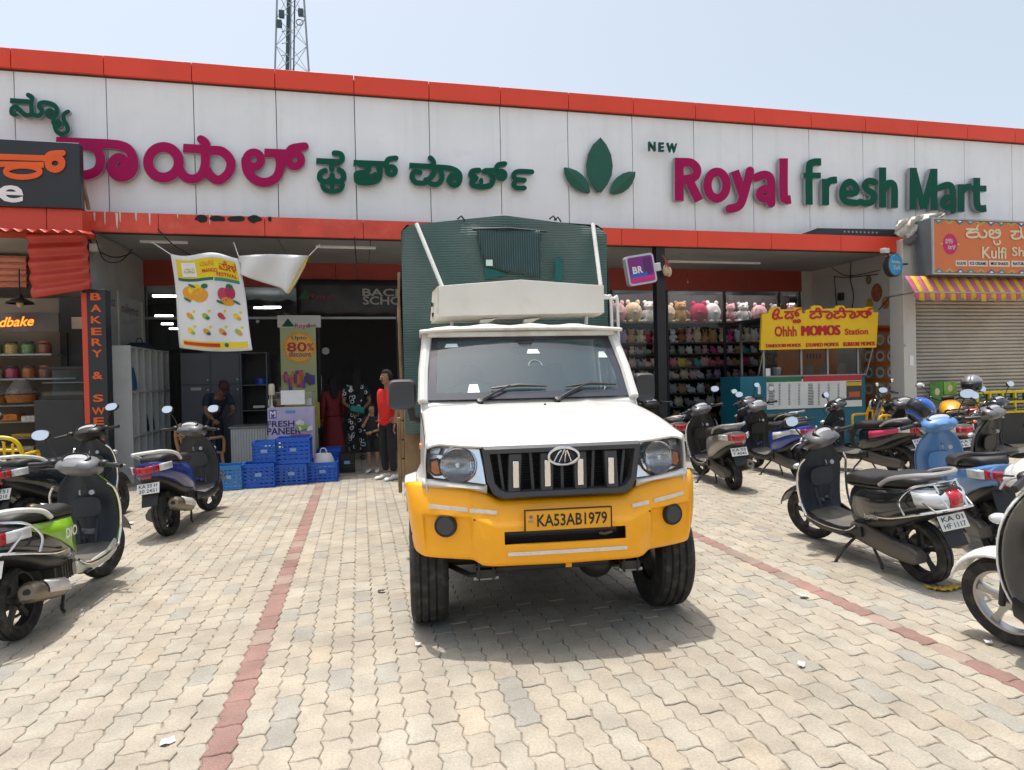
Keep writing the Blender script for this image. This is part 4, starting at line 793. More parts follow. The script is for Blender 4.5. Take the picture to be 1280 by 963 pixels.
    if exhaust:
        ex = MB().tube([V((-.2, -.07, .2)), V((-.35, -.125, .19)), V((-.42, -.15, .23)), V((-.5, -.155, .255)), V((-.8, -.16, .33)), V((-.83, -.16, .338))], [.018, .02, .05, .062, .066, .045], 14).build('exhaust', EXH, root)
        MB().grid([[V((x_, -.16-.073*cos(t), .26+(-.5-x_)*.25+.073*sin(t))) for t in (-.3, 0, .35, .7, 1.0)] for x_ in (-.47, -.6, -.72)]).build('heat_shield', C(.62, .6, .57, .35, .3, dirt=.2), ex, smooth=60, solid=.006)
        MB().lathe([(0, .002), (.02, .002), (.02, -.01)], (-.832, -.16, .338), -X, 12).build('exhaust_tip', INK, ex)
    if stand == 'side':
        MB().tube([V((-.12, .12, .24)), V((-.06, .22, .12)), V((-.055, .285, .035)), V((-.03, .30, .03))], .012, 8).build('side_stand', DARK, root)
    MB().tube([V((-.40, .15, .06)), V((-.36, .12, .07)), V((-.26, .10, .2)), V((-.26, -.10, .2)), V((-.36, -.12, .07)), V((-.40, -.15, .06))], .012, 6).build('centre_stand', DARK, root)
    [MB().box((-.10, s*.165, .25), (.09, .06, .02)).build('pillion_step', DARK, root, bevel=.005) for s in (-1, 1)]
    # handlebar: cowl, head lamp, panel, grips, levers, mirrors
    hc = V((.385, 0, .955))
    b = MB(); b.loft([[hc+V((x_+(-.03 if z > 0 else .0), w_*sy, z)) for sy, z in [(cos(t)*(abs(cos(t))**-.2 if abs(cos(t)) > .05 else 1), z0+h_*sin(t)) for t in [2*pi*i/20 for i in range(20)]]] for x_, w_, h_, z0 in ((.14, .05, .035, .0), (.125, .085, .065, .0), (.08, .12, .085, .01), (.02, .15, .088, .015), (-.05, .155, .075, .02), (-.10, .12, .05, .015), (-.12, .07, .03, .005))])
    cw = b.xf(ST).build('handlebar_cowl', cowl, root, smooth=60)
    MB().ell(hc+V((.115, 0, .0)), (.035, .078, .055)).xf(ST).build('head_lamp', CLEAR, cw)
    if dash:
        IR = rot('Y', 42); ic = hc+V((-.075, 0, .085))
        MB().loft([[ic+IR @ V((x_, .098*k*cos(t)*(abs(cos(t))**-.25 if abs(cos(t)) > .05 else 1), .05*k*sin(t))) for t in [2*pi*i/22 for i in range(22)]] for k, x_ in ((1.0, .04), (1.08, .0), (1.04, -.012), (.93, -.016), (.9, -.006))]).xf(ST).build('instrument_bezel', BLACK, cw, smooth=50)
        MB().loft([[ic+IR @ V((-.007-.004*(1-k), .086*k*cos(t), .042*k*sin(t))) for t in [2*pi*i/22 for i in range(22)]] for k in (1, .3)]).xf(ST).build('instrument_panel', C(.42, .43, .44, .08, .0, coat=1.), cw)
        MB().tube(crom([hc+V((.02, .16, .04)), hc+V((.11, .15, .02)), hc+V((.12, .06, -.12)), V((.44, .03, .72))], 4), .005, 5).xf(ST).build('brake_cable', BLACK, cw); MB().tube(crom([hc+V((.02, -.16, .04)), hc+V((.10, -.17, .0)), hc+V((.11, -.08, -.12)), V((.44, -.03, .72))], 4), .005, 5).xf(ST).build('brake_cable', BLACK, cw)
        MB().lathe([(0, .012), (.02, .012), (.022, 0)], V((.345, -.07, .76)), V((-1, 0, .2)), 12).build('ignition_lock', STEEL, root); MB().tube(crom([V((.36, 0, .80)), V((.32, 0, .79)), V((.31, 0, .76)), V((.33, 0, .745))], 4), .006, 6).build('bag_hook', STEEL, root)
        MB().loft([super_sec(x_, w_, z0, z0+.022, 20, .6) for x_, w_, z0 in ((-.04, .09, .652), (-.15, .132, .66), (-.42, .156, .684), (-.66, .148, .708), (-.79, .085, .728))]).build('seat_base', BLACK, root, smooth=60)
    for s in (-1, 1):
        h = MB().tube([hc+V((-.02, s*.12, .03)), hc+V((-.055, s*.20, .045)), hc+V((-.085, s*.34, .035))], [.016, .018, .018], 10).xf(ST).build('grip', BLACK, cw)
        MB().ell(hc+V((-.05, s*.19, .05)), (.035, .04, .03)).xf(ST).build('switch_pod', BLACK, h)
        MB().tube(crom([hc+V((-.01, s*.18, .045)), hc+V((.01, s*.24, .04)), hc+V((-.02, s*.335, .03))], 4), .006, 6).xf(ST).build('brake_lever', STEEL, h)
        if mirrors[0 if s > 0 else 1]:
            st_ = MB().tube(crom([hc+V((-.03, s*.17, .06)), hc+V((-.02, s*.215, .15)), hc+V((-.03, s*.27, .235))], 4), .006, 6).xf(ST).build('mirror_stem', BLACK, cw)
            mr = rot('Z', s*-8) @ rot('Y', 8)
            mc = hc+V((-.035, s*.285, .262))
            MB().ell(mc+V((.012, 0, 0)), (.022, .07, .047), mr).xf(ST).build('mirror_shell', BLACK, st_)
            MB().loft([[mc+rot('Y', 20) @ V((-.014+x_, .064*k*cos(t)*(abs(cos(t))**-.15 if abs(cos(t)) > .05 else 1), .042*k*sin(t))) for t in [2*pi*i/20 for i in range(20)]] for k, x_ in ((1, 0), (.98, -.003))]).xf(ST).build('mirror_glass', MIRG, st_)
    if guard:
        for s in (-1, 1):
            MB().tube(crom([V((.36, s*.215, .33)), V((.40, s*.225, .45)), V((.40, s*.232, .62)), V((.365, s*.222, .76)), V((.33, s*.18, .83))], 5), .010, 8).tube(crom([V((.36, s*.215, .33)), V((.15, s*.20, .29)), V((-.1, s*.19, .30)), V((-.2, s*.175, .36))], 4), .010, 8).build('leg_guard', CHROME, root)
    if rguard:
        for s in (-1, 1):
            MB().tube(crom([V((-.42, s*.205, .50)), V((-.62, s*.225, .52)), V((-.85, s*.19, .585)), V((-.985, s*.10, .625)), V((-1.0, 0, .63))], 5), .011, 8).tube(crom([V((-.75, s*.205, .56)), V((-.72, s*.21, .66)), V((-.80, s*.17, .76)), V((-.90, s*.09, .795)), V((-.92, 0, .80))], 5), .0095, 8).tube([V((-.985, s*.07, .63)), V((-.90, s*.085, .79))], .008, 6).tube([V((-.78, s*.18, .735)), V((-.955, s*.14, .61))], .007, 6).build('rear_guard', CHROME, root)
    if script:
        for s in (-1, 1): MB().text(script, V((-.42, s*.2035, .475)), V((-s*-1*-1, 0, -.1*s*0)) if False else (X*-s), Z+X*.12, .15, .032).build('side_script', script2 or C(.7, .7, .7, .4), bo, smooth=0)
    if sstripe: sstripe(bo, SEC)
    root.scale = (1, 1, zs)
    return root
def hd(a, b): return math.degrees(math.atan2(b[1]-a[1], b[0]-a[0]))
def place(rw, fw_):     # mid point and heading from the two tyre contacts
    a, b = G(*rw), G(*fw_); m_ = (a+b)/2; return (m_.x, m_.y), hd(a, b)
def at_rear(rw, head):  # from the rear tyre contact and a heading
    a = G(*rw); return (a.x+.635*cos(RAD(head)), a.y+.635*sin(RAD(head)))
def at_front(fw_, head):
    a = G(*fw_); return (a.x-.635*cos(RAD(head)), a.y-.635*sin(RAD(head)))
GREENS = mat('lime_paint', (.20, .42, .012), .3, coat=.5); BLUEP = mat('blue_paint', (.012, .035, .21), .25, coat=.6); BLKG = mat('gloss_black', (.008, .012, .014), .2, coat=.7, dirt=.1, dcol=(.08, .08, .07)); SILV = mat('silver_paint', (.30, .29, .275), .35, .5, coat=.4, dirt=.2); LBLUE = mat('sky_blue_paint', (.10, .24, .50), .32, coat=.4); WHTG = mat('gloss_white', (.74, .74, .72), .25, coat=.5, dirt=.08); GREYM = mat('matte_grey', (.10, .10, .105), .4, coat=.3); DNAVY = mat('dark_navy_plastic', (.022, .030, .042), .5, dirt=.25, dcol=(.08, .08, .08)); ROYB = mat('royal_blue', (.015, .05, .35), .3, coat=.5)
# --- left of the truck
q, h = (-2.01, 5.14), 90
def lime(bo, SEC):
    for s in (-1, 1):
        MB().grid([[V((x_, s*(w_*k+.005), zz)) for zz, k in ((z0+(z1-z0)*(.22+.13*i), .99), (z0+(z1-z0)*.72, .99), (z0+(z1-z0)*.92, .87))] for i, (x_, w_, z0, z1) in enumerate(SEC[1:6])]).build('lime_panel', GREENS, bo, smooth=60, solid=.008)
        MB().text('DIO', V((-.36, s*.216, .60)), X*-s, Z+X*.1, .15, .07, bold=.02).build('side_script', C(.8, .8, .78, .4), bo, smooth=0)
scooter('lime green and black scooter with dusty exhaust, largest on the left', (G(28, 795).x*.5+G(130, 722).x*.5, (G(28, 795).y+G(130, 722).y)/2), 88, GREENS, inner=DNAVY, lean=-3, steer=-12, zs=.93, rail='white', guard=True, rguard=True, mirrors=(1, 0), sstripe=lime, tail='wide', plate=('KA 53', 'HJ 4203'), sidecol=BLKG, tone=1, r=.245, cowl=C(.16, .165, .17, .4, coat=.3), fender=GREYM)
a = G(150, 645); scooter('black scooter with red tail lamp, partly hidden behind the lime green scooter', (a.x-.22, a.y-.55), 74, BLKG, inner=DNAVY, lean=-6, steer=10, plate=('KA 51', 'EV 2210'), rail='white', mirrors=(0, 1), fender=BLACK, guard=True)
pp, hh_ = place((218, 669), (262, 638)); scooter('dark blue scooter with wide red tail lamp beside the cubby shelf', pp, hh_-4, BLUEP, inner=C(.045, .048, .052, .5), lean=-7, steer=-16, plate=('KA 53 H', '20 2451'), rail='white', mirrors=(1, 1), cowl=GREYM, accent=None, sidecol=BLUEP)
a = G(-55, 770); scooter('dark scooter at the left edge with only its handlebar in view', (A(-40, 600, 6.9).x, 6.55), 80, BLKG, lean=-5, steer=0, mirrors=(0, 1), rail='grey')
# --- right of the truck
a = at_rear((918, 612), 80); scooter('silver grey scooter with pink tail lamp nearest the black pillar', a, 80, SILV, inner=BLACK, lean=-5, steer=14, plate=('KA 03', '7 4045'), rail='grey', mirrors=(0, 1), cowl=C(.09, .09, .10, .35, coat=.4), sidecol=SILV, r=.215, guard=True)
a = G(862, 590); scooter('small silver scooter half hidden by the truck wing', (a.x+.02, a.y+.9), 84, SILV, lean=-5, steer=0, plate=('KA 02', 'JC 118'), rail='chrome', mirrors=(0, 0))
a = at_rear((1003, 600), 86); scooter('royal blue and white scooter in front of the teal counter', a, 86, ROYB, inner=BLACK, lean=-6, steer=10, accent=C(.7, .7, .7, .35, coat=.4), rail='black', mirrors=(1, 0), plate=('KA 53', 'ES 901'), cowl=C(.16, .165, .17, .35, coat=.3), seat=BLACK)
a = at_rear((1128, 598), 98); scooter('black scooter with pink and white tail stripe before the menu board', a, 98, BLKG, inner=C(.02, .025, .03, .5), lean=-6, steer=20, accent=C(.55, .05, .12, .35), rail='grey', mirrors=(1, 0), plate=('KA 04', 'KL 62'), cowl=BLKG)
scooter('black scooter with chrome guards and clear tail lamps, large at right', *place((1165, 730), (1012, 672)), BLKG, inner=DNAVY, lean=-7, steer=16, zs=.95, plate=('KA 01', 'HF 1117'), tail='cluster', rail='grey', guard=True, rguard=True, mirrors=(1, 0), cowl=GREYM, fender=BLKG, r=.235, script='Jupiter', exhaust=True)
bq, bh = place((1262, 705), (1168, 648)); scooter('sky blue scooter with a blue helmet on its mirror', bq, bh, LBLUE, inner=LBLUE, lean=-6, steer=6, plate=None, rail='black', mirrors=(0, 1), cowl=LBLUE, script='CLIQ', script2=C(.75, .8, .85, .4), tail='wide', exhaust=False)
a = A(1256, 548, 6.1); scooter('matte grey scooter with a round dial behind the sky blue scooter', (a.x-.05, 5.75), 100, GREYM, inner=BLACK, lean=-6, steer=0, mirrors=(1, 0), cowl=C(.13, .13, .135, .3, coat=.4), rail='black', plate=('KA 05', 'MM 7'))
a = at_front((1264, 808), 84); scooter('white scooter with dusty grey inner shield at the right edge', a, 84, WHTG, inner=C(.16, .15, .135, .6, dirt=.6, dcol=(.25, .2, .14)), lean=-4, steer=16, glove=True, cowl=WHTG, fender=WHTG, rail='grey', mirrors=(0, 0), r=.24, tail='wide', rimm=STEEL)

a = at_rear((992, 588), 92); scooter('dark grey scooter squeezed between the royal blue scooter and the stall', (a[0]+.5, a[1]+.75), 96, GREYM, lean=-6, steer=10, rail='chrome', mirrors=(1, 1), cowl=C(.2, .2, .21, .3, .4, coat=.4))
a = A(1278, 540, 7.4); scooter('black scooter at the far right behind the matte grey scooter', (a.x+.1, 7.4), 95, BLKG, lean=-6, steer=0, rail='grey', mirrors=(1, 1), cowl=BLKG)
a = A(1150, 560, 7.9); scooter('dark silver scooter behind the blue helmet', (a.x+.1, 7.9), 78, SILV, lean=-6, steer=0, rail='black', mirrors=(1, 0), plate=('KA 51', 'HL 90'), cowl=GREYM)
# ================================================================ motorcycles
def motorcycle(label, pos, head, tankm, lean=-6, plate=None, visor=None, striped=None):
    root = thing('motorcycle', label, 'motorcycle', (pos[0], pos[1], 0), RAD(head), 'two-wheelers parked outside the shops'); root.rotation_euler = (RAD(lean), 0, RAD(head)); r = .30
    wheel2('rear_wheel', root, V((-.66, 0, r)), r, .12, DARK, rimr=.74); wheel2('front_wheel', root, V((.68, 0, r)), r, .10, DARK, rimr=.76)
    for s in (-1, 1): MB().tube([V((.68, s*.085, r)), V((.42, s*.085, .98))], .02, 8).build('fork_leg', STEEL, root)
    rows = [[V((.68, 0, r))+V((cos(a)*(r+.03), .06*q, sin(a)*(r+.03-.02*q*q))) for q in (-1, -.5, 0, .5, 1)] for a in [RAD(20+i*13) for i in range(9)]]
    MB().grid(rows).build('front_mudguard', BLACK, root, smooth=60, solid=.006)
    MB().loft([super_sec(x_, w_, z0, z1, 20, .75) for x_, w_, z0, z1 in ((.38, .05, .80, .90), (.34, .11, .74, .98), (.22, .145, .72, 1.03), (.05, .14, .72, 1.0), (-.08, .10, .73, .90), (-.12, .06, .75, .84))]).build('fuel_tank', tankm, root, smooth=60)
    MB().loft([super_sec(x_, w_, z0, z1, 18, .65) for x_, w_, z0, z1 in ((-.06, .08, .76, .83), (-.15, .115, .74, .83), (-.35, .135, .75, .83), (-.45, .13, .77, .90), (-.70, .11, .82, .92), (-.80, .07, .85, .90))]).build('seat', SEATM, root, smooth=60)
    t = MB().loft([super_sec(x_, w_, z0, z1, 16, .7) for x_, w_, z0, z1 in ((-.2, .13, .58, .76), (-.5, .13, .70, .80), (-.8, .09, .78, .87), (-.93, .05, .82, .87))]).build('tail_panel', striped or BLKG, root, smooth=60)
    MB().ell((-.94, 0, .84), (.03, .075, .03)).build('tail_lamp', TAILR, t)
    for s in (-1, 1): MB().tube([V((-.86, s*.06, .76)), V((-.88, s*.14, .77))], .007, 6).ell((-.885, s*.16, .77), (.022, .03, .02)).build('rear_indicator', AMB, root)
    MB().tube(crom([V((-.45, .13, .82)), V((-.75, .13, .93)), V((-.93, .05, .95)), V((-.93, -.05, .95)), V((-.75, -.13, .93)), V((-.45, -.13, .82))], 5), .013, 8).build('grab_rail', DARK, root)
    pa = rot('Y', 20); MB().box((-.95, 0, .58), (.014, .16, .34), pa).build('rear_mudflap', BLACK, root, bevel=.01)
    if plate:
        pc = V((-.985, 0, .64)); po = MB().box(pc, (.006, .21, .11), pa).build('number_plate', PLATEW, root, bevel=.004); up_ = pa @ Z
        for i, ln in enumerate(plate): MB().text(ln, pc-(pa @ X)*.0042+up_*(.024-.048*i), -Y, up_, .16, .034, bold=.01).build('plate_text', INK, po, smooth=0)
    e = MB(); e.box((.05, 0, .42), (.36, .24, .26)); e.tube([V((.16, 0, .5)), V((.24, 0, .72))], .075, 14)
    for i in range(6): e.lathe([(0, 0), (.10, 0), (.10, .008), (0, .008)], V((.165, 0, .515))+V((.08, 0, .21))*(i/7), V((.35, 0, .93)), 14)
    e.lathe([(0, .15), (.09, .14), (.10, .10)], (.0, 0, .40), Y, 18); e.build('engine', ENG, root, bevel=.01)
    MB().tube([V((.25, 0, .85)), V((.30, 0, .45)), V((.05, 0, .25)), V((-.25, 0, .35)), V((-.5, 0, .72))], .02, 8).tube([V((-.2, .09, .36)), V((-.66, .09, r))], .022, 8).tube([V((-.2, -.09, .36)), V((-.66, -.09, r))], .022, 8).build('frame', DARK, root)
    MB().tube([V((.22, -.06, .55)), V((.33, -.09, .40)), V((.15, -.12, .24)), V((-.2, -.14, .26)), V((-.3, -.15, .30)), V((-.85, -.17, .42))], [.022, .022, .022, .025, .05, .055], 12).build('exhaust', EXH, root)
    for s in (-1, 1): MB().tube([V((-.56, s*.12, .36)), V((-.45, s*.12, .70))], .028, 8).build('shock_absorber', DARK, root)
    h = MB().tube(crom([V((.30, .36, 1.06)), V((.38, .26, 1.10)), V((.42, .10, 1.03)), V((.42, -.10, 1.03)), V((.38, -.26, 1.10)), V((.30, -.36, 1.06))], 5), .012, 8).build('handlebar', DARK, root)
    for s in (-1, 1):
        MB().tube([V((.345, s*.24, 1.085)), V((.295, s*.37, 1.057))], .018, 8).build('grip', BLACK, h); MB().tube(crom([V((.40, s*.2, 1.09)), V((.41, s*.28, 1.09)), V((.36, s*.36, 1.06))], 4), .006, 6).build('lever', STEEL, h)
        MB().tube(crom([V((.38, s*.2, 1.09)), V((.40, s*.26, 1.2)), V((.37, s*.31, 1.26))], 4), .006, 6).ell((.37, s*.33, 1.28), (.018, .065, .042)).build('mirror', BLACK, h); MB().ell((.358, s*.33, 1.28), (.012, .058, .037)).build('mirror_glass', MIRG, h)
    hl = MB().ell((.52, 0, .90), (.09, .10, .11)).build('head_lamp', tankm if visor else BLKG, root); MB().ell((.565, 0, .90), (.06, .085, .09)).build('lamp_lens', CLEAR, hl)
    MB().box((.44, 0, 1.05), (.09, .16, .05), rot('Y', 25)).build('instrument_panel', BLACK, root, bevel=.015)
    MB().tube([V((-.05, .12, .28)), V((-.02, .28, .05))], .013, 6).build('side_stand', DARK, root)
    return root
YELB = mat('tank_yellow', (.62, .30, .008), .3, coat=.5)
rr1 = G(1196, 598); motorcycle('yellow tank motorcycle with a grey helmet on its handlebar', (rr1.x+.55, rr1.y+.45), 48, YELB, plate=('KA 53', 'EQ 34'), lean=-6)
rr2 = A(1118, 520, 9.3); motorcycle('black and red motorcycle between the menu board and the cream pillar', (rr2.x+.15, 9.1), 118, BLKG, plate=None, striped=C(.35, .02, .03, .35, coat=.3), lean=-5)
# ---------------------------------------------------------------- helmets
def helmet(label, c, R_, shell, visor, band=None):
    o = thing('helmet', label, 'helmet', c); o.rotation_euler = R_
    b = MB(); n, mm = 24, 14; rows = []
    for j in range(mm+1):
        t = -1.0+(pi/2+1.0)*j/mm
        rows.append([V((.155*cos(t)*cos(a)*(1.05 if cos(a) > 0 else 1), .125*cos(t)*sin(a), .13*sin(t))) for a in [2*pi*i/n for i in range(n+1)]])
    s_ = MB().grid(rows, skip=lambda i, k: (2 <= i <= 6) and (k < 5 or k >= 19)).build('shell', shell, o, smooth=60, solid=.018)
    vr = [[V((.170*cos(t)*cos(a)*1.02, .136*cos(t)*sin(a), .14*sin(t))) for a in [RAD(-78+156*i/14) for i in range(15)]] for t in [-.62+.9*j/5 for j in range(6)]]
    MB().grid(vr).build('visor', visor, o, smooth=60, solid=.004)
    MB().tube([V((.15*cos(-1.0)*cos(a)*1.05, .125*cos(1.0)*sin(a)*1.03, -.112)) for a in [2*pi*i/24 for i in range(24)]], .012, 6, closed=True).build('rim_trim', BLACK, o)
    MB().ell((-.01, 0, -.03), (.11, .09, .08)).build('padding', C(.03, .03, .033, .9), o)
    return o
HV = glass('visor_tint', (.35, .36, .38), 1.5, .05, op=.2)
helmet('royal blue full face helmet hung on the sky blue scooter', A(1151, 514, 5.75), (RAD(-25), RAD(-35), RAD(200)), C(.01, .10, .45, .25, coat=.6), HV)
helmet('shiny grey helmet perched on the yellow motorcycle handlebar', A(1215, 480, 7.75), (0, RAD(8), RAD(215)), C(.30, .30, .32, .2, .5, coat=.5), HV)
# ================================================================ bakery, left
BRED = mat('bakery_red', (.66, .07, .035), .34, var=.04, vs=1.5); BBLK = mat('sign_black', (.022, .026, .032), .4, var=.05); ORG = mat('orange_letter', (.80, .11, .01), .45); YB = 10.42
bk = thing('bakery_shop', 'small bakery shop with bright red fascia at the left edge', 'building', (0, 0, 0))
zb0, zb1 = A(60, 290, YB).z, A(60, 259, YB).z; xb1 = A(103, 275, YB).x; xb0 = -12.5
for a, b in ((xb0, -7.9), (-7.9, A(58, 275, YB).x), (A(58, 275, YB).x, xb1)): MB().b2((a+.004, YB, zb0), (b-.004, YB+.5, zb1)).build('fascia_panel', BRED, bk, bevel=.005)
MB().b2((xb0, YB+.1, 3.72), (xw-.16, 13.4, 3.8)).build('ceiling', CONC, bk, smooth=0)
MB().b2((xb0, 13.2, 0), (xw-.15, 13.3, 3.72)).build('rear_wall', C(.30, .29, .28, .8), bk, smooth=0); MB().b2((xb0-.1, 10.6, 0), (xb0, 13.3, 3.72)).build('end_wall', C(.2, .2, .2, .8), bk, smooth=0)
a = A(0, 320, 12.4); b = A(36, 360, 12.4); MB().b2((xb0, 12.38, b.z), (A(34, 340, 12.4).x, 12.46, a.z)).build('slatted_bulkhead', C(.28, .06, .02, .6), bk)
for k in range(5): MB().b2((xb0, 12.36, b.z+(a.z-b.z)*(k/5)), (A(34, 340, 12.4).x, 12.381, b.z+(a.z-b.z)*(k/5+.12))).build('bulkhead_slat', C(.36, .085, .03, .5), bk)
# black name board
nb = thing('name_board', 'black name board with orange regional letter and white letter e', 'sign', (0, 0, 0)); YN = 10.35
P = [A(-260, 160, YN), A(98, 179, YN), A(101.5, 261, YN), A(-260, 259, YN)]; z1 = P[1].z; z0 = P[2].z; x1 = A(100, 220, YN).x
MB().b2((-10.4, YN, z0), (x1, YN+.14, z1)).build('board', BBLK, nb, bevel=.006); MB().tube([A(103, 225, YN+.3), A(111, 262, YN+.3)], .03, 6).build('prop', WOOD, nb)
letters(nb, [[([(-60, 575), (0, 578), (350, 590)], 44, sf), ([(-60, 633), (0, 634), (330, 640)], 42, sf), (ringp(172, 690, 128, 42, 16), 40, c), (ringp(415, 628, 52, 46), 52, c), ([(345, 600), (380, 560), (474, 552)], 44)]], 0, 100, 6.017, ORG, Yq=YN-.012, depth=.012, side=ORG, crown=.002)
q = A(13.5, 242.5, YN-.01); MB().text('e', q, X, Z, .30, .235, bold=.02).build('letter', PAPER, nb, smooth=0)
# corrugated red awning
CRED = mat('corrugated_red', (.50, .055, .035), .4, var=.08, vs=3, dirt=.15, dcol=(.45, .2, .15))
aw = thing('awning_sheet', 'red corrugated plastic awning sheet hanging beside the bakery sign post', 'awning', (0, 0, 0))
c0, c1, c2, c3 = A(33, 291, 10.25), A(108, 290, 10.42), A(114, 361, 10.35), A(40, 373, 10.1)
rows = []
for j in range(61):
    t = j/60; l = c0.lerp(c3, t); r_ = c1.lerp(c2, t); off = V((0, -.03, 0))*sin(t*2*pi*4.6); rows.append([l.lerp(r_, k/6)+off for k in range(7)])
MB().grid(rows).build('side_sheet', CRED, aw, smooth=60, solid=.004)
rows = []
xa, xb_ = -9.5, A(108, 288, 10.1).x
for j in range(4):
    t = j/3; rows.append([V((xa+(xb_-xa)*k/240, YB-.02-.42*t, A(60, 289, YB).z-.02-.07*t+.022*sin(k*2*pi/6.2))) for k in range(241)])
MB().grid(rows).build('roof_sheet', CRED, aw, smooth=60, solid=.004)
for xx_ in (-7.6, -6.1): MB().box((xx_, 11.3, 3.69), (1.1, .06, .03)).build('ceiling_or_fill_tube', LIT2, bk)  # added fill tubes behind the fascia, put in to brighten the bakery
# bakery post with vertical lettering
bp = thing('sign_post', 'black post with vertical orange letters reading BAKERY and SWEETS', 'sign', (0, 0, 0)); YQ = 10.5
xa, xb_ = A(110.5, 450, YQ).x, A(133.5, 450, YQ).x; zt_ = A(120, 362, YQ).z
MB().b2((xa, YQ, 0), (xb_, YQ+.22, zt_)).build('post', BBLK, bp, bevel=.004); MB().b2((A(103.5, 450, YQ).x, YQ+.003, 0), (xa-.001, YQ+.2, zt_-.05)).build('post_edge', BRED, bp, bevel=.003)
for ch, py in zip('BAKERY&SWEETS', (371, 385.5, 400, 414.5, 428, 442, 469.5, 498, 514, 526.5, 539.5, 553, 566)):
    q = A(119.5+(py-371)*.026, py, YQ-.004); MB().text(ch, q, X, Z, .135 if ch != 'W' else .17, .105, bold=.025).build('letter', ORG, bp, smooth=0)
# bakery shelving and goods
sf_ = thing('display_shelving', 'steel display shelving filled with bakery goods', 'shelf', (0, 0, 0)); YBK = 12.3
SHELFM = mat('shelf_steel', (.32, .33, .34), .45, .3); shx0, shx1 = -9.2, A(73, 450, YBK).x
shz = []
for py in (444, 474, 506, 526, 546, 566):
    z = A(40, py, YBK).z; shz.append(z); MB().b2((shx0, YBK-.25, z-.02), (shx1+(.35 if py > 470 else 0), YBK+.3, z+.012)).build('shelf_board', SHELFM, sf_, bevel=.004)
for x_ in (shx0, -7.2, shx1): MB().b2((x_-.03, YBK+.26, 0), (x_+.03, YBK+.32, 2.4)).build('upright', DALU, sf_)
MB().b2((shx0, YBK+.33, 0), (shx1, YBK+.36, 3.0)).build('back_panel', C(.24, .2, .16, .8), sf_, smooth=0)
rb = random.Random(5); cols = [(.35, .12, .04), (.3, .2, .08), (.12, .25, .1), (.4, .3, .25), (.22, .08, .05), (.45, .33, .1), (.3, .05, .1)]
cn = ['rust', 'tan', 'green', 'pale pink', 'brown', 'mustard', 'maroon']
jarp = [(0, 0), (.085, 0), (.095, .02), (.095, .15), (.075, .175), (.078, .18), (.078, .205), (0, .21)]
for row, z in enumerate(shz[:2]):
    n = 9 if row == 0 else 8
    for i in range(n):
        x_ = shx1-.16-i*.235; ci = rb.randrange(7)
        j = thing('snack_jar', '%s snack jar, %s from the right on the %s bakery shelf' % (cn[ci], ordn(i), ('top', 'second')[row]), 'jar', (x_, YBK-.08, z+.012), 0, 'jars on the bakery shelves')
        MB().lathe(jarp[:5], n=16).build('jar', C(*cols[ci], .3, coat=.4, var=.5, vs=30.), j); MB().lathe(jarp[5:], n=16).build('lid', C(.05, .05, .055, .4) if i % 3 else C(.5, .1, .06, .4), j)
WICK = mat('wicker', (.36, .13, .03), .7, var=.3, vs=30, bump=.5)
def basket(px, py, w, lab):
    q = A(px, py, 11.9); o = thing('gift_basket', lab, 'basket', q, 0, 'wrapped gift baskets'); b = MB()
    b.lathe([(0, 0), (w*.85, 0), (w, .12), (w*.95, .12), (w*.8, .02)], n=20); b.build('basket', WICK, o)
    b = MB(); rows = []
    for j in range(6): rows.append([V((w*1.0*(1-j*.13)*cos(a)*(1+.12*rb.random()), w*(1-j*.13)*sin(a), .12+.045*j+.02*rb.random())) for a in [2*pi*i/14 for i in range(15)]])
    MB().grid(rows).build('cellophane', glass('cellophane', (.8, .8, .8), 1.5, .15, op=.25, opcol=(.5, .5, .5)), o, smooth=20)
    for i in range(5): MB().ell((w*.45*cos(i*1.3), w*.45*sin(i*1.3), .15), (.07, .07, .06)).build('sweet', C(*cols[i], .5), o)
basket(28, 503, .23, 'wrapped gift basket of orange wicker on the bakery counter'); basket(-8, 505, .2, 'wrapped gift basket cut by the left picture edge')
for i, (px, py, w, h, cl, nm) in enumerate(((12, 522, .34, .11, (.55, .16, .02), 'orange'), (48, 523, .36, .10, (.6, .57, .5), 'cream'), (75, 521, .2, .09, (.12, .11, .1), 'dark'), (40, 542, .45, .06, (.42, .24, .03), 'golden'), (82, 538, .26, .12, (.55, .32, .03), 'yellow'), (30, 560, .4, .08, (.45, .33, .2), 'biscuit coloured'), (66, 562, .3, .06, (.5, .48, .45), 'grey'), (8, 563, .3, .12, (.25, .12, .05), 'brown'))):
    q = A(px, py+4, 12.0); tag(MB().box(q+Z*(h/2), (w, .3, h)).build('sweet_box', C(*cl, .6, var=.4, vs=25.), bevel=.012), '%s tray of sweets on the lower bakery shelves' % nm, 'tray', 'trays of sweets')
dc = thing('glass_case', 'small dark glass display case beside the bakery shelves', 'display case', (0, 0, 0)); a, b = A(52, 500, 11.7), A(104, 458, 11.7)
MB().b2((a.x, 11.7, a.z), (b.x, 12.1, a.z+.06)).b2((a.x, 11.7, b.z-.04), (b.x, 12.1, b.z)).build('case_frame', DALU, dc); MB().b2((a.x+.01, 11.705, a.z+.06), (b.x-.01, 11.71, b.z-.04)).build('case_glass', SHOPG, dc); MB().b2((a.x, 12.09, a.z), (b.x, 12.1, b.z)).build('case_back', C(.09, .11, .12, .5), dc); MB().b2((a.x, 11.75, (a.z+b.z)/2), (b.x, 12.08, (a.z+b.z)/2+.01)).build('case_shelf', ALU, dc)
tag(MB().b2((a.x-.1, 11.68, 0), (b.x, 12.2, a.z-.004)).build('case_stand', C(.06, .06, .06, .6), bevel=.01), 'dark stand under the small glass display case', 'stand')
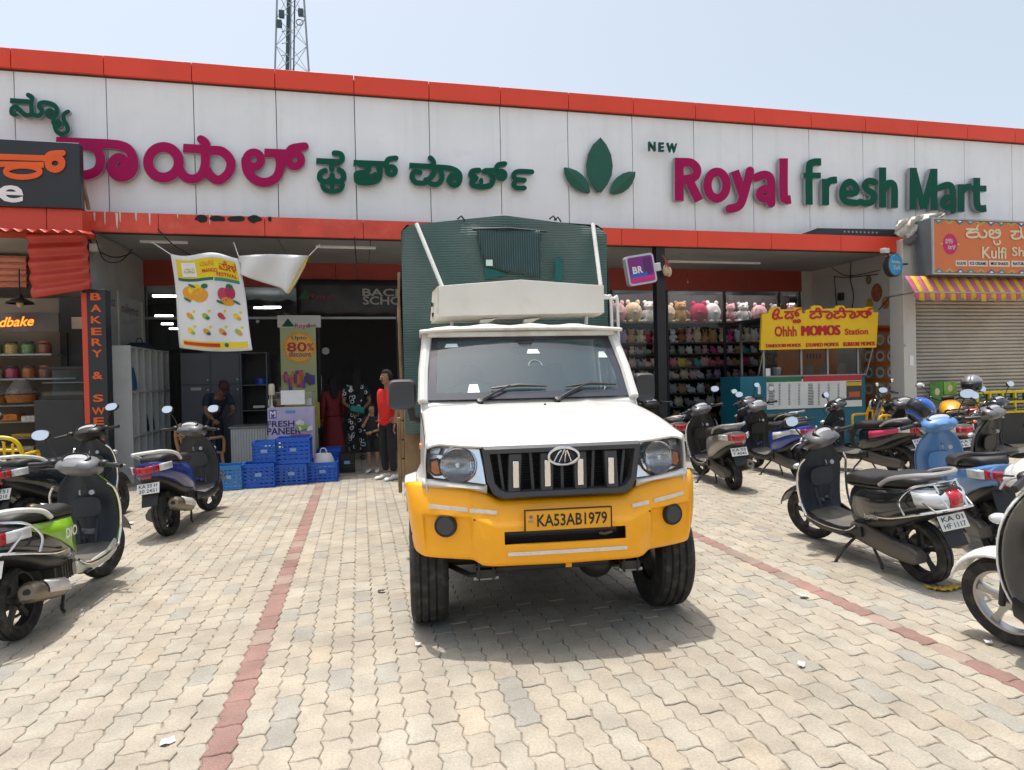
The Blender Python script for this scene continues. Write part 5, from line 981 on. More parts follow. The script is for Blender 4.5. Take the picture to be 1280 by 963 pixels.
lb = thing('script_board', 'grey board with glowing orange script over the bakery shelves', 'sign', (0, 0, 0)); a, b = A(-120, 416, 12.0), A(73, 391, 12.0)
MB().b2((a.x, 12.0, a.z), (b.x, 12.06, b.z)).build('board', C(.12, .11, .11, .8, var=.2), lb, bevel=.004); q = A(15, 402.5, 11.99); MB().text('indbake', q, X+Z*.05, Z+X*.3, .62, .16, bold=.01).build('letter', mat('neon_orange', (1, .16, .01), .4, em=2.), lb, smooth=0)
for px, py, Yq in ((25, 380, 12.0), (-30, 378, 12.0)):
    q = A(px, py, Yq); o = tag(MB().lathe([(.012, .55), (.012, .16), (.03, .15), (.06, .09), (.19, .02), (.19, 0), (.17, .0)], q, Z, 20).build('pendant_lamp', BLACK), 'black bell pendant lamp hanging in the bakery' if px > 0 else 'second black pendant lamp at the left picture edge', 'lamp')
    MB().ell(q+Z*.0-q*0, (.05, .05, .06)).build('bulb', C(.8, .6, .3, .4), o)
a, b = A(75, 430, 12.6), A(104, 372, 12.6); tag(MB().b2((a.x, 12.6, 1.2), (b.x+.2, 12.65, b.z)).build('bakery_rack', DALU, bevel=.005), 'dark wall rack at the right end of the bakery', 'rack')
tag(MB().box(A(98, 404, 12.4), (.2, .03, .2)).build('framed_notice', C(.55, .5, .4, .6), bevel=.01), 'small framed notice on the bakery rack', 'frame')
# yellow plastic chair, left
def plastic_chair(label, loc, rz, m_, name='plastic_chair'):
    o = thing(name, label, 'chair', loc, RAD(rz))       # faces +x
    for sx_, sy_ in ((.2, .21), (.2, -.21), (-.2, .2), (-.2, -.2)): MB().tube([V((sx_*1.15, sy_*1.12, 0)), V((sx_, sy_, .42))], [.02, .028], 8).build('leg', m_, o)
    MB().loft([super_sec(x_, w_, .40, .435, 16, .4) for x_, w_ in ((-.22, .2), (0, .225), (.22, .22))]).build('seat', m_, o, smooth=40)
    MB().tube(crom([V((-.2, .21, .42)), V((-.25, .23, .65)), V((-.30, .17, .84)), V((-.315, 0, .89)), V((-.30, -.17, .84)), V((-.25, -.23, .65)), V((-.2, -.21, .42))], 6), .026, 8).build('back_frame', m_, o)
    for k in (-.12, -.04, .04, .12): MB().tube([V((-.23, k, .42)), V((-.285, k*1.15, .84-.3*abs(k))) ], .016, 6).build('back_slat', m_, o)
    MB().tube([V((-.265, .2, .72)), V((-.275, 0, .735)), V((-.265, -.2, .72))], .02, 6).build('back_rail', m_, o)
    for s in (-1, 1): MB().tube(crom([V((-.25, s*.23, .66)), V((0, s*.265, .665)), V((.2, s*.25, .64)), V((.22, s*.235, .42))], 5), .022, 8).build('armrest', m_, o)
    return o
plastic_chair('yellow plastic chair behind the scooters at the left edge', (A(12, 580, 9.6).x, 9.6, 0), 95, mat('yellow_plastic', (.70, .48, .01), .4))
plastic_chair('tan plastic armchair beside the shopkeeper', (A(252, 590, 11.0).x, 11.0, 0), 62, mat('tan_plastic', (.36, .20, .10), .45))
plastic_chair('mustard plastic chair against the orange menu board', (A(1090, 525, 10.3).x, 10.3, 0), 200, mat('mustard_plastic', (.62, .36, .02), .45))
# ================================================================ under the canopy, left side
# wall posters on the left side wall
for ya, yb, lab in ((10.98, 12.0, 'tall faded dairy poster on the left side wall, nearer one'), (12.08, 13.2, 'tall faded dairy poster on the left side wall, farther one')):
    po = thing('wall_poster', lab, 'poster', (0, 0, 0)); xx = xw+.012; zt_ = 3.05 if ya < 11.5 else 3.0
    MB().b2((xx-.01, ya, .9), (xx, yb, zt_)).build('sheet', C(.36, .38, .37, .5), po, smooth=0); MB().text('milkymist', V((xx+.003, (ya+yb)/2, zt_-.22)), Y, Z, .85, .22).build('print', C(.12, .05, .09, .6), po, smooth=0)
    MB().lathe([(0, 0), (.22, 0), (.2, .004)], V((xx+.001, (ya+yb)/2, 1.9)), X, 20).build('print', C(.25, .27, .18, .6), po, smooth=0)
    MB().b2((xx, yb+.005, .9), (xx+.02, yb+.05, zt_)).build('edge_strip', C(.55, .52, .45, .5), po)
CUB = mat('cubby_laminate', (.50, .51, .50), .5, var=.04, dirt=.15)
cu = thing('cubby_shelf', 'pale grey laminate cubby shelf with open boxes for bags', 'shelf', (0, 0, 0)); ya, yb = 11.15, 13.2; x0, x1 = A(134, 500, ya).x, A(165, 500, ya).x; x0 = max(x0, xw+.03); zt_ = A(150, 432, ya).z
MB().b2((x0, ya, 0), (x1, ya+.03, zt_)).build('end_panel', CUB, cu, bevel=.003); MB().b2((x0, yb, 0), (x1, yb+.03, zt_)).build('end_panel', CUB, cu); MB().b2((x0, ya+.031, 0), (x0+.02, yb, zt_)).build('back_panel', CUB, cu)
for k in range(4): z = zt_*k/3*.985+.01; MB().b2((x0+.021, ya+.031, z-.012), (x1-.002, yb-.001, z+.012)).build('shelf_board', CUB, cu)
for k in range(1, 6): y = ya+(yb-ya)*k/6; MB().b2((x0+.021, y-.01, .03), (x1-.004, y+.01, zt_-.02)).build('divider', CUB, cu)
def bag(lab, c, s_, m_): 
    b = MB(); rows = [[V((s_[0]*(1-.35*t*t)*cos(a)*(1+.12*rb.random()), s_[1]*(1-.35*t*t)*sin(a)*(1+.12*rb.random()), s_[2]*t)) for a in [2*pi*i/12 for i in range(12)]] for t in (0, .2, .4, .6, .8, 1)]
    o = tag(b.loft(rows).build('bag', m_, smooth=30, loc=c), lab, 'bag'); MB().tube(crom([V((-.05, 0, s_[2]*.95)), V((-.03, 0, s_[2]+.07)), V((.03, 0, s_[2]+.07)), V((.05, 0, s_[2]*.95))], 4), .008, 6).build('handle', m_, o); return o
bag('crumpled blue bag in the top cubby', (x1-.12, ya+.20, zt_*.665+.03), (.13, .13, .34), C(.02, .06, .14, .7)); bag('black bag in a middle cubby', (x1-.15, ya+.9, zt_*.335+.03), (.12, .12, .3), C(.012, .012, .013, .7)); bag('small dark bag in the fourth middle cubby', (x1-.15, ya+1.25, zt_*.335+.03), (.1, .12, .34), C(.03, .03, .035, .7)); bag('folded navy bag on top of the cubby shelf', (x1-.2, ya+1.1, zt_), (.2, .22, .1), C(.01, .02, .05, .8))
CABM = mat('cabinet_grey', (.085, .095, .115), .45, .2, var=.06); cbn = thing('steel_cabinet', 'dark grey steel cabinet with an open shelf side behind the shopkeeper', 'cabinet', (0, 0, 0)); YK = 12.7
x0, x1, xm, xm2 = A(226, 500, YK).x, A(335, 500, YK).x, A(264, 500, YK).x, A(301, 500, YK).x; zt_ = A(280, 441, YK).z; zm = A(280, 481, YK).z
MB().b2((x0, YK+.02, 0), (xm2, YK+.45, zt_)).build('carcass', CABM, cbn, bevel=.004)
for a, b in ((x0, xm), (xm, xm2)):
    for za, zz in ((.05, zm-.01), (zm+.01, zt_-.02)):
        d = MB().b2((a+.012, YK, za), (b-.012, YK+.018, zz)).build('door', CABM, cbn, bevel=.004); MB().lathe([(0, .012), (.014, .01), (.014, 0)], V((b-.05, YK, za+(.08 if za > .5 else (zz-za)-.08))), -Y, 10).build('handle', STEEL, d)
MB().box(A(245, 486.5, YK-.002), (.17, .004, .05)).build('name_plate', ALU, cbn)
for x_ in (xm2+.012, x1-.012): MB().b2((x_-.012, YK, 0), (x_+.012, YK+.45, zt_)).build('open_side', CABM, cbn)
for z in (.05, zm-.03, zt_-.02, A(320, 514, YK).z): MB().b2((xm2+.026, YK, z), (x1-.026, YK+.44, z+.018)).build('open_shelf', CABM, cbn)
MB().b2((xm2+.02, YK+.445, 0), (x1, YK+.46, zt_)).build('open_back', INT, cbn)
tag(MB().lathe([(0, 0), (.11, 0), (.12, .11), (.105, .11), (.10, .02)], V((A(325, 475, YK).x, YK+.18, zm-.012)), Z, 18).build('bowl', C(.02, .08, .5, .35)), 'blue plastic bowl on the open cabinet shelf', 'bowl')
tag(MB().box(V((A(323, 511, YK).x, YK+.15, A(323, 511, YK).z+.03)), (.2, .15, .04)).build('paper_pile', PAPER, bevel=.004), 'white paper pile on the lower open cabinet shelf', 'papers')
cn_ = thing('counter', 'low grey fluted counter at the shop entrance', 'counter', (0, 0, 0)); YT = 11.5; a, b = A(288, 534, YT), A(336, 534, YT)
MB().b2((a.x, YT, 0), (b.x, YT+.6, a.z-.03)).build('cabinet', CUB, cn_, bevel=.004); MB().b2((a.x-.03, YT-.03, a.z-.03), (b.x+.02, YT+.62, a.z)).build('counter_top', C(.2, .21, .2, .4), cn_, bevel=.006)
for k in range(14): x_ = a.x+(b.x-a.x)*(k+.5)/14; MB().tube([V((x_, YT-.004, .03)), V((x_, YT-.004, a.z-.04))], .012, 6).build('flute', CUB, cn_)
# paneer freezer
fz = thing('dairy_freezer', 'small display freezer with lilac fresh paneer poster', 'freezer', (0, 0, 0)); YF = 11.15; a, b = A(334, 510, YF), A(393, 507, YF); zt_ = a.z
MB().b2((a.x, YF+.01, 0), (b.x, YF+.6, zt_)).build('body', C(.45, .44, .42, .5), fz, bevel=.01)
LIL = mat('lilac_print', (.48, .42, .62), .5, var=.08, vs=3); MB().b2((a.x+.01, YF, .05), (b.x-.02, YF+.008, zt_-.02)).build('poster', LIL, fz)
NAV = C(.03, .025, .12, .6); cx_ = (a.x+b.x)/2
def prt(px, py, w, h, m_, t=None, Yq=YF-.003, par=fz, nm='print'):
    q = A(px, py, Yq); k = Yq/FPX*1.03
    if t: return MB().text(t, q, X, Z, w*k, h*k, bold=.02).build(nm, m_, par, smooth=0)
    return MB().box(q, (w*k, .002, h*k)).build(nm, m_, par)
prt(351, 530, 30, 7, NAV, 'FRESH'); prt(355, 539, 37, 8, NAV, 'PANEER'); prt(341, 518, 8, 10, C(.12, .1, .4, .5)); prt(341, 518, 6, 7, PAPER, 'M', YF-.005); prt(363, 515, 11, 3.5, C(.1, .3, .6, .5)); prt(376, 548, 22, 9, C(.45, .02, .05, .5)); prt(376, 548.5, 19, 6, PAPER, 'GB', YF-.006)
for i in range(9): q = A(379+rb.uniform(-9, 9), 529+rb.uniform(-7, 7), YF-.008-.005*i); MB().box(q, (.09, .004, .07), rot('Y', rb.uniform(-40, 40))).build('print', C(.72, .72, .6, .5) if i % 3 else C(.3, .45, .1, .5), fz)
dz = zt_; q0, q1 = A(337, 492, YF+.1), A(391, 490, YF+.1)
MB().b2((q0.x, YF+.1, dz+.001), (q1.x, YF+.104, q0.z)).build('display_glass', SHOPG, fz); MB().b2((q0.x, YF+.1, q0.z), (q1.x, YF+.5, q0.z+.012)).build('display_top', ALU, fz)
for x_ in (q0.x, q1.x): MB().b2((x_-.01, YF+.1, dz), (x_+.01, YF+.12, q0.z)).build('display_post', ALU, fz)
tag(MB().box(A(366, 497, YF+.08), (.37, .004, .23)).build('notice_sheet', PAPER), 'white notice sheet on the freezer display', 'notice')
for i, (px, w, m_) in enumerate(((342, .2, PAPER), (348, .3, C(.5, .2, .15, .6)), (385, .16, PAPER))): tag(MB().box(V((A(px, 505, YF+.3).x, YF+.3, dz+.07)), (w*.7, .2, .12)).build('food_pack', m_, bevel=.01), ('white pack at the left of the freezer display', 'reddish pack inside the freezer display', 'white tub at the right of the freezer display')[i], 'pack')
q = A(339.5, 494, YF+.03); tag(MB().lathe([(0, -.0), (.035, .0), (.012, .04), (.01, .2), (.045, .2), (.05, .22), (.048, .36), (.035, .38), (0, .385)], V((q.x, YF+.04, dz)), Z, 16).build('hand_dispenser', C(.62, .55, .42, .4)), 'cream coloured dispenser standing on the freezer corner', 'dispenser')
# standee banner
sd_ = thing('standee_banner', 'pale green roll up banner with orange sunburst 80 percent discount', 'banner', (0, 0, 0)); YD = 12.3; a, b = A(349.5, 396, YD), A(399, 532, YD); 
MB().b2((a.x, YD, .1), (b.x-.02, YD+.006, a.z)).build('sheet', mat('pale_green_print', (.36, .40, .20), .5), sd_); MB().b2((a.x, YD-.05, 0), (b.x, YD+.06, .1)).build('base', ALU, sd_); MB().tube([V(((a.x+b.x)/2, YD+.02, .1)), V(((a.x+b.x)/2, YD+.02, a.z))], .012, 6).build('pole', ALU, sd_)
k = YD/FPX*1.0
def sdp(px, py, w, h, m_, t=None, d=.004): return prt(px, py, w, h, m_, t, YD-d, sd_)
sdp(374, 402, 48, 14, C(.5, .5, .47, .5)); sdp(378, 408, 17, 6, C(.35, .01, .08, .5), 'Royal', .008); sdp(390, 407, 10, 4, C(.01, .12, .06, .5), 'fresh', .008); q = A(360, 405, YD-.008); MB().prism([q+V((-.11, 0, -.05)), q+V((0, 0, .1)), q+V((.11, 0, -.05))], (0, .002, 0)).build('print', GRN, sd_)
q = A(374, 435, YD-.006); MB().prism([q+V((cos(t)*(.30 if i % 2 else .25), 0, sin(t)*(.30 if i % 2 else .25))) for i, t in enumerate([2*pi*j/40 for j in range(40)])], (0, .002, 0)).build('print', C(.70, .30, .01, .5), sd_, smooth=0)
MB().lathe([(.0, 0), (.24, 0)], q-Y*.003, Y, 24).build('print', C(.75, .42, .05, .5), sd_, smooth=0)
sdp(374, 423, 17, 6, C(.08, .02, .2, .5), 'Upto', .012); sdp(371, 434, 22, 11, C(.4, .02, .06, .5), '80', .012); sdp(388, 434, 7, 9, C(.4, .02, .06, .5), '%', .012); sdp(375, 443, 25, 6, C(.08, .02, .2, .5), 'discount', .012)
for i in range(22): sdp(356+i*1.7+rb.uniform(-1, 1), 476+rb.uniform(-8, 6), 4, rb.uniform(6, 15), C(*rb.choice([(.3, .02, .2), (.05, .05, .3), (.5, .1, .05), (.1, .05, .08), (.4, .25, .05), (.2, .05, .3)]), .5), None, .005+.0008*i)
sdp(374, 520, 46, 30, C(.45, .38, .02, .5), None, .004)
# dark promotional banner over the door
db = thing('promotion_banner', 'dark banner with grey words BACK SCHOOL above the doorway', 'banner', (0, 0, 0)); YW = YS-.09; a, b = A(370, 349, YW), A(560, 395, YW)
MB().grid([[V((a.x+(b.x-a.x)*i/20, YW+.012*sin(i*1.3+j)+.008*sin(i*2.9), b.z+(a.z-b.z)*j/6)) for i in range(21)] for j in range(7)]).build('sheet', mat('dark_vinyl', (.022, .020, .022), .35, var=.3, vs=6), db, smooth=60, solid=.003)
GL = C(.36, .36, .35, .6)
for t, px, py, w, h in (('BACK TO', 498, 366, 84, 9), ('SCHOOL', 490, 376, 68, 10)): prt(px, py, w, h, GL, t, YW-.03, db)
prt(402, 372, 26, 8, C(.25, .02, .06, .5), 'Royal', YW-.03, db); q = A(382, 370, YW-.03); MB().prism([q+V((-.13, 0, -.06)), q+V((0, 0, .13)), q+V((.13, 0, -.06))], (0, .002, 0)).build('print', C(.01, .09, .03, .5), db, smooth=0)
# mango banner
mb_ = thing('fruit_banner', 'white vinyl mango festival banner sagging from the canopy', 'banner', (0, 0, 0)); YM = 10.72
c0, c1, c2, c3 = V((213, 317, 0)), V((298, 322, 0)), V((317, 438, 0)), V((226, 435, 0))
def mf(u, v, d=0.):       # u 0..1 across, v 0..1 down
    p = c0.lerp(c1, u).lerp(c3.lerp(c2, u), v); p.y += (3.2*sin(pi*u*2.2+.4)-1)*(1-v)+2.0*sin(pi*u)*v*1.5; p.x += 1.5*sin(5*v)
    return A(p.x, p.y, YM+.045*sin(u*7+v*3)+.03*sin(v*6-u*2)-d)
VIN = mat('white_vinyl', (.72, .72, .72), .45, var=.03)
MB().grid([[mf(i/24, j/24) for i in range(25)] for j in range(25)]).build('sheet', VIN, mb_, smooth=60, solid=.002)
def mprint(m_, pts, d=.006): 
    P = [V((*p, 0)) for p in pts]; cx = sum((p for p in P), V((0, 0, 0)))/len(P); b = MB(); n = len(P)
    R_ = [[mf(*(cx.lerp(p, k/4)).xy, d) for p in P+[P[0]]] for k in range(5)]; b.grid(R_).build('print', m_, mb_, smooth=60)
def ellp(cx, cy, rx, ry, a0=0, n=14): return [(cx+rx*cos(t)*cos(a0)-ry*sin(t)*sin(a0), cy+rx*cos(t)*sin(a0)+ry*sin(t)*cos(a0)) for t in [2*pi*i/n for i in range(n)]]
MYEL = C(.78, .58, .01, .45); MGRN = C(.01, .14, .07, .45); MRED = C(.55, .03, .01, .45); MORG = C(.72, .30, .01, .45); MPNK = C(.50, .05, .10, .45); MLIM = C(.28, .42, .04, .45)
b = MB().grid([[mf(.06+.88*i/20, .05+.20*j/5, .005) for i in range(21)] for j in range(6)]).build('print', MYEL, mb_, smooth=60)
MB().grid([[mf(.06+.5*i/14, .245+.03*j/2, .008) for i in range(15)] for j in range(3)]).build('print', MGRN, mb_); MB().grid([[mf(.58+.36*i/10, .25+.035*j/2, .008) for i in range(11)] for j in range(3)]).build('print', C(.02, .25, .22, .5), mb_)
mprint(PAPER, [(.13, .08), (.34, .08), (.34, .23), (.13, .23)], .009)
def mtext(t, u, v, w, h, m_, d=.011): MB().text(t, (u, v), X, Z, w, -h if False else h, bold=.02, fn=lambda a, b: mf(a, 2*v-b, d)).build('print', m_, mb_, smooth=0)
mtext('ಮೇಳ', .80, .12, .26, .10, MRED); mtext('MANGO', .53, .175, .22, .04, MRED); mtext('FESTIVAL', .77, .215, .3, .04, MRED); mtext('ಮಾವಿನ', .5, .10, .2, .06, MORG); mtext('ಮಾವು', .235, .155, .16, .07, C(.5, .4, .05, .5))
for cx, cy, rx, ry, m_ in ((.20, .40, .10, .075, MORG), (.28, .36, .10, .06, MYEL), (.34, .42, .12, .075, MORG), (.68, .42, .085, .07, MPNK), (.78, .39, .075, .075, C(.42, .02, .10, .45)), (.73, .49, .10, .045, MORG)): mprint(m_, ellp(cx, cy, rx, ry), .006+.001*cx)
for cx, cy in ((.16, .47), (.24, .32), (.62, .50), (.86, .49)): mprint(MGRN, ellp(cx, cy, .055, .014, .3), .011)
for cx, cy in ((.42, .33), (.78, .33)): mprint(MGRN, ellp(cx, cy, .05, .025), .011)
for j, vv in enumerate((.64, .80)):
    for i in range(4):
        cx = .18+.22*i; mm_ = (MORG, MLIM, MRED, MYEL, MYEL, MORG, MORG, C(.4, .4, .05, .5))[i+4*j]
        mprint(mm_, ellp(cx, vv, .05, .03, .4), .007); mprint((MLIM, MGRN, MPNK, MORG)[i], ellp(cx+.03, vv+.02, .03, .018), .009); mprint(MYEL, ellp(cx+.06, vv-.05, .022, .014), .007)
MB().grid([[mf(.05+.9*i/20, .905+.065*j/3, .005) for i in range(21)] for j in range(4)]).build('print', MYEL, mb_); MB().grid([[mf(.07+.5*i/12, .92+.035*j/2, .008) for i in range(13)] for j in range(3)]).build('print', MRED, mb_); mprint(MGRN, ellp(.66, .935, .03, .022), .009)
# folded white part of the banner
F0, F1 = [(298, 320), (340, 318), (386, 320)], [(300, 340), (352, 362), (381, 335)]
rows = []
for j in range(11):
    t = j/10; rows.append([A(*(V((*a, 0)).lerp(V((*b, 0)), t).xy), YM-.05+.05*sin(i*.8+t*3)+.06*t) for i, (a, b) in enumerate(zip([p.xy for p in crom(F0, 8)], [p.xy for p in crom([(300, 343), (318, 350), (350, 360), (362, 366), (381, 334)], 4)]))])
MB().grid(rows).build('folded_flap', VIN, mb_, smooth=40, solid=.003)
MB().tube([A(360, 367, YM-.02), A(385, 322, YM-.02)], .012, 5).build('yellow_hem', MYEL, mb_)
for a, b in (((213, 318), (190, 303)), ((386, 320), (400, 306)), ((298, 320), (292, 303))): MB().tube([A(*a, YM), A(*b, YM+.15)], .006, 5).build('tie_rope', PAPER, mb_)
# crates
CRB = mat('crate_blue', (.008, .10, .52), .4, var=.06, dirt=.1, dcol=(.2, .25, .3)); CRB2 = mat('crate_faded_blue', (.03, .19, .48), .5, var=.08, dirt=.2, dcol=(.3, .32, .33)); CRK = mat('crate_black', (.012, .012, .013), .5)
def crate(lab, x0, x1, yf, dep, z0, hgt, m_, grp='produce crates at the shop entrance'):
    o = thing('produce_crate', lab, 'crate', ((x0+x1)/2, yf+dep/2, z0), 0, grp); w = x1-x0; hw, hd_ = w/2, dep/2
    def wall(u0, u1, fixed, ax_):
        b = MB(); n = 5
        def bx_(a, c, z_0, z_1, th=.012):
            if ax_ == 'x': b.b2((a, fixed-th/2, z_0), (c, fixed+th/2, z_1))
            else: b.b2((fixed-th/2, a, z_0), (fixed+th/2, c, z_1))
        for k in range(n): zz = .02+(hgt-.07)*k/n; bx_(u0, u1, zz, zz+(hgt-.07)/n*.62)
        for k in range(7): u = u0+(u1-u0)*k/6; bx_(max(u0, u-.011), min(u1, u+.011), 0, hgt, .018)
        bx_(u0, u1, hgt-.055, hgt, .022); b.build('wall', m_, o)
    wall(-hw, hw, -hd_, 'x'); wall(-hw, hw, hd_, 'x'); wall(-hd_+.013, hd_-.013, -hw, 'y'); wall(-hd_+.013, hd_-.013, hw, 'y')
    MB().b2((-hw, -hd_, 0), (hw, hd_, .015)).build('floor', m_, o); MB().box((0, -hd_-.012, hgt*.55), (.09, .004, .05)).build('label_plate', C(.2, .35, .6, .5), o)
    return o
def cpx(lab, xa, xb, yb, ht, m_, Yq, dep=.36, z0=None, **k):
    p, q = A(xa, yb, Yq), A(xb, yb, Yq); return crate(lab, p.x, q.x, Yq, dep, max(0., p.z if z0 is None else z0), ht*Yq/FPX*.985, m_, **k)
cpx('faded blue crate at the left end of the bottom row', 268, 302.5, 614, 29, CRB2, 9.85, z0=0); cpx('blue crate second from the left in the bottom row', 303, 343.5, 612, 29, CRB, 9.92, z0=0)
h3 = 27*10.0/FPX; cpx('blue crate under the tall stacked crate, third in the bottom row', 345, 384, 609, 25, CRB, 10.05, z0=0); cpx('blue crate holding a white bag at the right of the row', 385, 422, 607, 24, CRB, 10.15, z0=0, dep=.6)
z2 = 29*9.92/FPX*.985; cpx('blue crate with greens stacked on the second crate', 316, 345, 584, 25, CRB, 9.99, z0=z2+.005); z3 = 25*10.05/FPX*.985; cpx('tall blue crate stacked on the third crate', 345.5, 388, 583, 31, CRB, 10.06, z0=z3+.005, dep=.42)
cpx('blue crate standing farther back by the red clothes', 398, 426, 572, 28, CRB, 11.3, z0=.0); cpx('small black crate right of the blue crates', 425, 443, 592, 24, CRK, 11.0, z0=0)
q = A(404, 580, 10.3); bag('white carrier bag lying in the right blue crate', (q.x, 10.4, .20), (.16, .14, .2), C(.62, .62, .6, .5))
vg = thing('vegetable_heap', 'pale and green vegetables piled in the upper crates', 'vegetables', (0, 0, 0))
for i in range(14): q = A(rb.uniform(322, 352), 559+rb.uniform(-3, 2), 10.2); MB().ell(V((q.x, 10.15+rb.uniform(0, .2), q.z)), (.07, .05, .045), rot('Z', rb.uniform(0, 90))).build('vegetable', C(.5, .52, .35, .6) if i % 3 else C(.1, .3, .06, .6), vg)
# ================================================================ plush toys behind the glass
ps = thing('toy_shelving', 'dark shelving full of plush toys behind the shop glass', 'shelf', (0, 0, 0)); YT2 = 13.78
tx0, tx1 = A(758, 450, YT2).x, A(1000, 450, YT2).x
rowpx = (404, 428.5, 442, 458, 473, 491, 507, 524, 543); heights = (33, 22, 13, 15, 14, 16, 15, 16, 17); tops = []
for py in rowpx:
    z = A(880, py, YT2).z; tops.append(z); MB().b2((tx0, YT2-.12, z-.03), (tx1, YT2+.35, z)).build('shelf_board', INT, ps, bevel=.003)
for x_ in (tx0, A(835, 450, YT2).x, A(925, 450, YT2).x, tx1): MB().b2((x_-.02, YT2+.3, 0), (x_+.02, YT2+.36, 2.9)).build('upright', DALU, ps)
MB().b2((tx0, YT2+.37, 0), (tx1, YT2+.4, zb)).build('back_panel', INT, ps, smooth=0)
rp = random.Random(21)
for px0, px1 in ((770, 818), (838, 900), (912, 990)): p_, q = A(px0, 380, 13.62), A(px1, 380, 13.62); MB().box(((p_.x+q.x)/2, 13.585, zb+.2), (q.x-p_.x, .05, .03)).build('hidden_fill_tube', LIT2, bld)  # added fill tubes, hidden behind the red header to brighten the toys
def plush_mesh(kind):
    b = MB()
    if kind == 0:   # sitting bear
        b.ell((0, 0, .30), (.22, .2, .30)); b.ell((0, -.04, .70), (.19, .17, .18)); b.ell((0, -.19, .66), (.08, .06, .06)); [b.ell((s*.15, 0, .86), (.065, .04, .065)) for s in (-1, 1)]; [b.ell((s*.2, -.14, .08), (.09, .16, .08)) for s in (-1, 1)]; [b.ell((s*.23, -.08, .38), (.07, .09, .16), rot('Y', s*-25)) for s in (-1, 1)]
    elif kind == 1: # tall rabbit
        b.ell((0, 0, .28), (.19, .17, .28)); b.ell((0, -.03, .62), (.155, .14, .15)); [b.ell((s*.08, 0, .86), (.045, .03, .16), rot('Y', s*8)) for s in (-1, 1)]; [b.ell((s*.14, -.14, .06), (.07, .14, .06)) for s in (-1, 1)]; b.ell((0, -.16, .59), (.05, .04, .04)); [b.ell((s*.19, -.06, .34), (.05, .06, .13), rot('Y', s*-20)) for s in (-1, 1)]
    elif kind == 2: # round ball animal
        b.ell((0, 0, .42), (.36, .3, .42)); [b.ell((s*.2, 0, .84), (.09, .06, .1)) for s in (-1, 1)]; b.ell((0, -.27, .42), (.11, .08, .08)); [b.ell((s*.18, -.2, .06), (.1, .12, .07)) for s in (-1, 1)]
    else:           # lying long animal
        b.ell((0, 0, .3), (.46, .24, .28)); b.ell((-.34, -.12, .55), (.22, .2, .22)); [b.ell((-.34+s*.15, -.06, .76), (.07, .04, .08)) for s in (-1, 1)]; [b.ell((x_, -.2, .08), (.08, .12, .08)) for x_ in (-.2, .25)]; b.ell((-.38, -.31, .5), (.09, .06, .06))
    me = b.build('plush_toy', PAPER, smooth=60); d = me.data; bpy.data.objects.remove(me); return d
PM = [plush_mesh(i) for i in range(4)]
em = MB(); [em.ell((s*.07, -.185, .74), (.02, .012, .022), nu=8, nv=5) for s in (-1, 1)]; eo = em.build('eye_pair', INK); EYE = eo.data; bpy.data.objects.remove(eo)
PC = [('pink', (.50, .14, .20)), ('pale pink', (.55, .33, .35)), ('white', (.62, .60, .58)), ('cream', (.55, .45, .30)), ('tan', (.40, .24, .11)), ('brown', (.24, .11, .05)), ('grey', (.26, .26, .27)), ('crimson', (.36, .03, .08)), ('teal', (.02, .33, .30)), ('yellow', (.66, .42, .03)), ('magenta', (.55, .06, .22)), ('lilac', (.40, .28, .42))]
prow = [[1, 3, 2, 3, 4, 7, 2, 1, 2, 1, 6, 1], [3, 4, 7, 1, 5, 3, 4, 10, 3, 11, 4, 1, 1], [2, 3, 6, 2, 6, 6, 10, 2, 8, 2, 6, 1, 3, 11, 4], [3, 1, 1, 1, 9, 8, 0, 1, 10, 9, 3, 8, 10, 7, 1], [2, 1, 3, 2, 3, 2, 11, 1, 1, 6, 6], [1, 9, 9, 6, 2, 5, 6, 4, 3, 6], [6, 4, 5, 3, 2, 4, 6, 3, 5], [11, 0, 1, 6, 5, 3, 6, 7], [6, 11, 5, 3, 6, 4]]
FUR = {}
for i, (n_, c_) in enumerate(PC): FUR[i] = mat('plush_'+n_.replace(' ', '_'), tuple(min(.85, q*1.45) for q in c_), .95, var=.15, vs=12, bump=.4, bs=90)
rown = ('top', 'second', 'third', 'fourth', 'fifth', 'sixth', 'seventh', 'eighth', 'bottom')
for r_, (z, hpx, lst) in enumerate(zip(tops, heights, prow)):
    if r_ > 0:
        lst = [q_ for e_ in lst for q_ in (e_, rp.choice((0, 1, 2, 3, 4, 6, 11)))][:23]
    n = len(lst); pitch = (236.)/n
    for i, ci in enumerate(lst):
        px = 764+pitch*(i+.5)+rp.uniform(-.12, .12)*pitch; kd = rp.choice((0, 0, 1, 2)) if r_ < 2 else rp.choice((0, 2, 2, 3, 3)); H_ = hpx*YT2/FPX*.98; sc_ = H_/(.93 if kd != 1 else 1.0)*rp.uniform(.85, 1.0); wmax = pitch*YT2/FPX*1.3; halfw = (.3, .26, .36, .5)[kd]*2
        sx_ = min(sc_*1.3, wmax/halfw); o = bpy.data.objects.new('plush_toy', PM[kd]); COL.objects.link(o); o.location = (A(px, rowpx[r_], YT2).x, YT2+.03, z); o.scale = (sx_, min(sx_, sc_), sc_); o.rotation_euler = (0, 0, rp.uniform(-.35, .35)); o.material_slots[0].link = 'OBJECT'; o.material_slots[0].material = FUR[ci]
        tag(o, '%s plush toy, %s from the left on the %s toy shelf' % (PC[ci][0], ordn(i), rown[r_]), 'plush toy', 'plush toys on the shelves')
        if r_ < 2 and kd == 0: e_ = bpy.data.objects.new('eyes', EYE); COL.objects.link(e_); e_.parent = o
